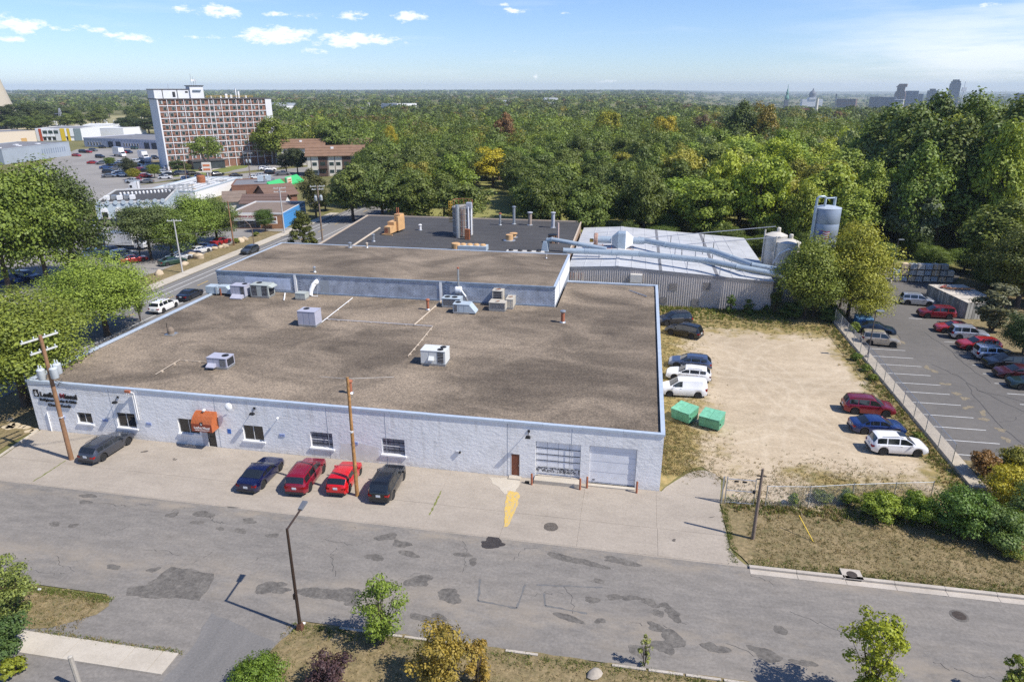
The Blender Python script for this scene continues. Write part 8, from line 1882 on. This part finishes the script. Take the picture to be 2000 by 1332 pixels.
# tall cottonwoods on the right
for k, (u0, d, zt) in enumerate([(111.42, 132.29, 26.42), (110.37, 113.67, 27.11), (117.57, 117.42, 30.00), (122.77, 113.15, 29.22), (125.81, 105.22, 28.53), (109.32, 122.47, 23.83), (114.56, 99.24, 25.67), (110.46, 103.00, 24.20), (119.14, 95.08, 24.23)]):
    tree('tall%d' % (k % 4), '%s of the tall cottonwoods below the skyline' % ('leftmost back one', 'second back one from the left', 'middle back one', 'fourth back one from the left', 'rightmost back one', 'leftmost front one', 'third front one from the left', 'second front one from the left', 'rightmost front one')[k], u0, d, zt * 1.06, 7.8, jit((.105, .145, .032), .14), group='tall cottonwoods on the right', name='cottonwood')
# ------------------------------------------------------------------ the far-off wood, one mass of small crowns
rs = np.random.RandomState(3); Vs, Ts = [], []
def mass(px, py, h, r, nq, leaf, col):
    n = len(px)
    d = unit(n * nq, rs); d[:, 2] = np.abs(d[:, 2]) * .85 + .1
    k = np.repeat(np.arange(n), nq); q = rs.uniform(.72, 1.05, n * nq)
    lump = 1 + .22 * np.sin(d[:, 0] * 5 + k) * np.cos(d[:, 1] * 5 + k * 1.7)
    C = np.c_[px[k] + d[:, 0] * r[k] * q * lump, py[k] + d[:, 1] * r[k] * q * lump, h[k] * .42 + d[:, 2] * h[k] * .58 * q * lump + np.array([zg(a_, b_) for a_, b_ in zip(px, py)])[k]]
    nn = d + unit(n * nq, rs) * .5; nn /= np.linalg.norm(nn, axis=1)[:, None]
    Vs.append(leaf_quads(C, nn, leaf, rs)); Ts.append(col[k])
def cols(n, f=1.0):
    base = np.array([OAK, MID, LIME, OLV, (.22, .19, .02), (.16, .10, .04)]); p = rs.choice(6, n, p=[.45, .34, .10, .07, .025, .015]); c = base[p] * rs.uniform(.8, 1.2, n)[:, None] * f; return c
if far_extra:
    fe = np.array([(a, b_, c) for a, b_, c, u in far_extra]); mass(fe[:, 0], fe[:, 1], fe[:, 2], rs.uniform(5.0, 7.4, len(fe)), 700, .75, cols(len(fe)))
def in_keep(x, y):
    # open ground to keep clear: malls, tower lawn, streets, flats, cemetery
    return ((x > -420) & (x < -128) & (y > 60) & (y < 440)) | ((x > -130) & (x < -20) & (y < 235)) | ((x > -560) & (x < -300) & (y > 240) & (y < 700) & (y < 700)) | ((x > -26) & (x < -4) & (y < 260))
def ring(n, d0, d1, a0, a1, h0, h1, r0, r1, nq, leaf, powr=1.0, keep=True, zt=0):
    d = d0 + (d1 - d0) * rs.uniform(0, 1, n) ** powr; a = rs.uniform(R(a0), R(a1), n) - R(10)
    x, y = CX + d * np.sin(a), CY + d * np.cos(a)
    if keep:
        ok = ~in_keep(x, y); x, y = x[ok], y[ok]
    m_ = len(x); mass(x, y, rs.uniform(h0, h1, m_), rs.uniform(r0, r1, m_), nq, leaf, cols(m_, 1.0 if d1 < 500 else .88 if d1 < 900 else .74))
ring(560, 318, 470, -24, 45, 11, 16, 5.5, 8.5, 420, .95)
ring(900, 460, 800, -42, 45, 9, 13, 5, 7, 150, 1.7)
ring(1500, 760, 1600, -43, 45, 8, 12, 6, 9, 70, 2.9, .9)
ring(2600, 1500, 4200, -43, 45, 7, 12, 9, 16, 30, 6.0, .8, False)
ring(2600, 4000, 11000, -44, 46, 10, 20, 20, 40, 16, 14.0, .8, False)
wood = obj('far_wood', np_mesh('far_wood', np.concatenate(Vs), 4, m_leafa, np.concatenate(Ts))); wood['kind'] = 'stuff'
wood['label'] = 'hazy far wood of green crowns stretching to the horizon'
# distinct trees round the malls and cemetery
gC = 'trees round the far cemetery and mall'
rr = random.Random(9)
for k in range(46):
    a, b_ = rr.choice([(rr.uniform(-620, -330), rr.uniform(600, 760)), (rr.uniform(-560, -300), rr.uniform(400, 470)), (rr.uniform(-420, -310), rr.uniform(470, 700))])
    tree(rr.choice(('oak0', 'oak1', 'oak3', 'tall1')), 'dark tree beside the far cemetery and mall roofs', a, b_, rr.uniform(11, 16), rr.uniform(6, 9), jit(OAK, .2), group=gC)
for (u0, d0, h_) in [((-298.17, 402.30), 10, 12), ((-287.43, 404.19), 9, 12), ((-330.20, 435.02), 8, 11), ((-430.27, 461.79), 15, 21), ((-419.30, 419.31), 15, 21), ((-436.71, 494.39), 12, 15), ((-489.01, 503.47), 14, 18)]:
    tree('oak2', 'dark tree clump between the mall roofs and the cemetery', u0[0], u0[1], h_, d0, jit((.045, .065, .022)), group='tree clumps between mall and cemetery')
# ------------------------------------------------------------------ near shrubs and saplings
m_leafn = m_leaf
def shrub(label, p, h, r, col, kind='round', nc=40, nl=5200, leaf=.14, seed=1, cz=None, rzf=None, name='shrub', cat='shrub', stems=5, bark=None, sr=.035):
    rz_ = (rzf or .52) * h; c_ = cz if cz is not None else h - rz_
    V, cl = crown_np(kind, nc, nl, leaf, r, rz_, seed); V[:, 2] += c_; V = V.reshape(-1, 4, 3); V = V[V[:, :, 2].min(1) > .02].reshape(-1, 3)
    t = thing(name, label, cat, (p[0], p[1], .02))
    o = obj('foliage', np_mesh('foliage', V, 4, m_leafn), t); o.color = (col[0] * 1.55, col[1] * 1.5, col[2] * 1.2, 1)
    mb = MB(); rr_ = random.Random(seed)
    for k in range(stems):
        a = 6.283 * k / stems; w = .12 * r
        mb.tube([(math.cos(a) * w * .3, math.sin(a) * w * .3, 0), (math.cos(a) * w * 1.5, math.sin(a) * w * 1.5, h * .4), (math.cos(a) * r * .5, math.sin(a) * r * .5, h * .8)], [sr, sr * .7, sr * .2], 5)
    for k in range(min(len(cl), 22)):
        q, cr = cl[k]; e = Vector((q[0] * r, q[1] * r, c_ + q[2] * rz_)); s = Vector((e.x * .2, e.y * .2, max(.1, e.z * .45))); mb.tube([s, s.lerp(e, .6) + Vector((0, 0, .05)), e], [sr * .5, sr * .3, sr * .1], 4, False)
    mb.build('stems', bark or m_bark, t); return t
shrub('loose green shrub at the left edge of the near verge', (17.89, -21.08), 3.8, 2.2, (.125, .155, .05), 'spray', 64, 6500, .14, 1)
shrub('dark green bushy hedge at the lower left corner', (20.38, -24.31), 3.0, 1.55, (.05, .085, .03), 'round', 50, 7000, .15, 2)
shrub('yellow green low bush at the foot of the lower left hedge', (22.00, -25.22), 1.2, .8, (.13, .15, .02), 'round', 20, 2200, .14, 22)
shrub('small airy green tree on the near verge right of the street lamp', (41.00, -19.63), 4.55, 1.75, (.115, .165, .03), 'spray', 52, 4600, .135, 3, stems=3, rzf=.45, name='young_tree', cat='tree', sr=.05)
shrub('orange and gold autumn shrub at the bottom edge', (45.23, -22.05), 3.63, 2.3, (.20, .155, .04), 'spray', 70, 7500, .14, 4, rzf=.5)
shrub('smaller orange tipped shrub right of the big autumn one', (47.11, -21.72), 3.2, 1.0, (.21, .15, .04), 'spray', 30, 2600, .13, 5, rzf=.5)
shrub('purple leaved shrub at the bottom edge', (39.38, -23.25), 2.27, 1.7, (.055, .032, .045), 'spray', 50, 5200, .13, 6, rzf=.5)
shrub('clipped green hedge bush at the bottom edge by the drive', (35.55, -23.76), 1.87, 1.7, (.085, .135, .022), 'round', 50, 8000, .11, 7, rzf=.5)
shrub('thin pale sapling at the road edge', (55.81, -18.61), 1.98, .5, (.16, .18, .06), 'spray', 18, 420, .11, 8, stems=2, rzf=.5, name='sapling')
shrub('bright yellow green tree at the bottom right of the road', (67.12, -19.18), 5.61, 1.9, (.185, .215, .022), 'spray', 50, 4200, .16, 9, rzf=.42, name='young_tree', cat='tree', sr=.05)
shrub('leafy sprig at the bottom right corner', (74.67, -17.68), 2.76, 1.2, (.12, .15, .03), 'spray', 24, 1500, .17, 10, rzf=.45)
for k, (p, h, r, c, lab) in enumerate([((67.15, -0.70), 1.0, .45, (.14, .18, .025), 'bright little weed shrub behind the yellow guy guard'), ((71.30, 0.04), 1.2, .9, (.115, .155, .026), 'low bright shrub on the verge fence'), ((69.48, 0.21), .9, .9, (.10, .125, .03), 'low weedy shrub left of the verge bushes'),
        ((73.17, -1.47), 2.3, 1.65, (.15, .20, .032), 'light green bush, leftmost of the verge hedge'), ((75.68, -1.55), 2.5, 1.7, (.13, .185, .03), 'light green bush, second in the verge hedge'), ((78.05, -2.39), 4.0, 2.4, (.075, .13, .03), 'tall dark green bush in the middle of the verge hedge'),
        ((80.23, -3.32), 3.2, 2.2, (.085, .13, .04), 'dark grey green bush at the right of the verge hedge'), ((83.54, -0.80), 3.6, 2.4, (.10, .14, .05), 'grey green bush running off the right edge'), ((83.15, 2.12), 3.4, 2.4, (.26, .235, .028), 'golden yellow bush behind the verge hedge'),
        ((83.40, 6.31), 2.4, 1.3, (.17, .10, .045), 'rusty brown bush at the end of the low wall'), ((86.40, 7.24), 2.4, 1.6, (.15, .15, .03), 'yellow green bush beside the rusty brown one'), ((80.51, -4.86), 1.0, .9, (.13, .15, .035), 'low yellow green clump in front of the verge hedge'),
        ((68.14, 47.93), 2.4, 1.1, (.055, .095, .02), 'feathery dark shrub against the metal shed, left one'), ((70.73, 47.91), 2.0, 1.2, (.06, .095, .022), 'feathery dark shrub against the metal shed, right one'), ((73.25, 48.83), 1.2, .8, (.075, .11, .024), 'low weeds shrub at the end of the metal shed'), ((65.17, 50.37), 1.3, .6, (.075, .11, .026), 'slim weed shrub against the metal shed'),
        ((74.40, 49.03), 5.6, .9, (.06, .085, .022), 'vine covered corner of the metal shed'), ((76.30, 47.01), 2.6, 1.7, (.045, .075, .02), 'dark undergrowth below the cream tanks'), ((81.23, 46.52), 2.4, 1.8, (.05, .085, .022), 'dark undergrowth at the corner of the fence'), ((83.22, 42.18), 1.6, .8, (.12, .16, .03), 'bright vine shrub on the chain link fence'),
        ((80.64, 31.85), 1.0, .7, (.10, .15, .03), 'green weed clump at the fence foot, upper one'), ((80.76, 28.70), .8, .7, (.11, .15, .03), 'green weed clump at the fence foot, middle one'), ((80.80, 26.05), .7, .6, (.12, .15, .03), 'green weed clump at the fence foot, lower one'), ((80.55, 12.53), .6, .6, (.11, .14, .03), 'little weed clump near the blue saloon'),
        ((-12.07, 30.07), 6.2, 1.1, (.10, .14, .035), 'leafy bough hanging over the left parapet'), ((-26.47, 86.11), 1.1, .8, (.11, .13, .03), 'weedy bush at the shop yard edge'), ((-26.63, 78.65), 1.2, .7, (.12, .15, .03), 'weedy bush beside the shop yard pole')]):
    shrub(lab, p, h, r, c, 'round' if k not in (12, 13, 14) else 'spray', int(22 + 12 * r), int(1300 + 1300 * r * min(h, 3)), .15 if r > 1.2 else .11, 50 + k)
# ------------------------------------------------------------------ grass tufts
def tufts(name, pts, h0, h1, col, blades=7, seed=1, w=.021):
    rs_ = np.random.RandomState(seed); P = np.repeat(np.array(pts), blades, axis=0); n = len(P)
    a = rs_.uniform(0, 6.283, n); off = rs_.normal(0, .09, (n, 2)); b0 = np.c_[P + off, np.full(n, .0)]
    hh_ = rs_.uniform(h0, h1, n); ln = rs_.normal(0, .45, (n, 2)) * hh_[:, None]; ww = w * rs_.uniform(.7, 1.5, n)
    V = np.empty((n, 3, 3)); V[:, 0] = b0 + np.c_[np.cos(a) * ww, np.sin(a) * ww, np.zeros(n)]; V[:, 1] = b0 - np.c_[np.cos(a) * ww, np.sin(a) * ww, np.zeros(n)]; V[:, 2] = b0 + np.c_[ln, hh_]
    base = np.array(col); T = base[rs_.randint(0, len(base), len(pts))].repeat(blades, axis=0) * rs_.uniform(.8, 1.25, n)[:, None]
    o = obj(name, np_mesh(name, V.reshape(-1, 3), 3, m_leafa, T)); o['kind'] = 'stuff'; return o
dryc = [(.25, .19, .095), (.30, .23, .12), (.18, .15, .065), (.11, .12, .035)]; grn = [(.11, .15, .03), (.14, .17, .04), (.18, .19, .05)]
rr = random.Random(4)
def scatter(n, poly_fn): 
    out = []
    while len(out) < n: out.append(poly_fn())
    return out
tufts('dry_grass', scatter(8000, lambda: (rr.uniform(63.2, 100), -8.7 + 9.5 * rr.random())), .05, .16, dryc, 6, 1)
tufts('dry_grass', scatter(3600, lambda: (rr.uniform(34.8, 75), rr.uniform(-27, -19.2))), .05, .15, dryc, 6, 2)
tufts('dry_grass', scatter(900, lambda: (rr.uniform(12, 22.6), rr.uniform(-21.9, -19.0))), .05, .16, dryc, 6, 3)
tufts('green_grass', scatter(700, lambda: (rr.uniform(62.9, 100), -8.78 + rr.random() ** 2 * 1.0)), .08, .22, grn, 7, 4)
tufts('green_grass', scatter(800, lambda: (rr.uniform(35.2, 72), -19.0 - rr.random() ** 2 * .8)), .08, .2, grn, 7, 5)
tufts('green_grass', scatter(420, lambda: (rr.uniform(14, 23), -18.95 - rr.random() ** 2 * .5)), .08, .2, grn, 7, 6)
tufts('weeds', scatter(900, lambda: (rr.uniform(57.4, 76), 49.4 - rr.random() ** 1.6 * 5.2)), .12, .4, grn + [(.22, .20, .06)], 8, 7, .05)
tufts('weeds', scatter(800, lambda: (81.3 - abs(rr.gauss(0, .8)), rr.uniform(2, 46))), .1, .3, grn + dryc[:2], 8, 8, .04)
tufts('dry_grass', scatter(3600, lambda: (57.3 + abs(rr.gauss(0, 2.4)), rr.choice((rr.uniform(2, 12), rr.uniform(14, 46))))), .05, .16, dryc, 6, 9)
tufts('weeds', scatter(500, lambda: (rr.uniform(62.3, 80), -1.6 + rr.gauss(0, .5))), .1, .35, grn + dryc[:2], 8, 10, .04)
tufts('green_grass', scatter(160, lambda: (61.9 + rr.gauss(0, .12), rr.uniform(-8.6, -1.8))), .06, .18, grn, 7, 11)
tufts('green_grass', scatter(200, lambda: (rr.uniform(20.5, 30), -22.2 + rr.gauss(0, .06))), .05, .14, grn + dryc[:2], 6, 12)
tufts('dry_grass', scatter(1800, lambda: (rr.gauss(72, 4.5), .6 + abs(rr.gauss(0, 2.6)))), .05, .15, dryc, 6, 13)
tufts('weeds', scatter(500, lambda: (rr.uniform(60, 80), 44 - abs(rr.gauss(0, 2.0)))), .08, .25, grn + dryc[:2], 7, 14, .03)
# ------------------------------------------------------------------ haze
hz = MB().bx(-15500, 15500, -390, 13000, -47.5, 108).build('haze', bpy.data.materials.new('haze')); hz['kind'] = 'stuff'
hm = hz.data.materials[0]; hm.use_nodes = True; ht = hm.node_tree; ht.nodes.clear()
pv = N(ht, 'ShaderNodeVolumePrincipled'); pv.inputs['Color'].default_value = (.72, .86, 1.0, 1); pv.inputs['Density'].default_value = .00008; pv.inputs['Anisotropy'].default_value = .0
ho = N(ht, 'ShaderNodeOutputMaterial'); ht.links.new(pv.outputs[0], ho.inputs['Volume'])
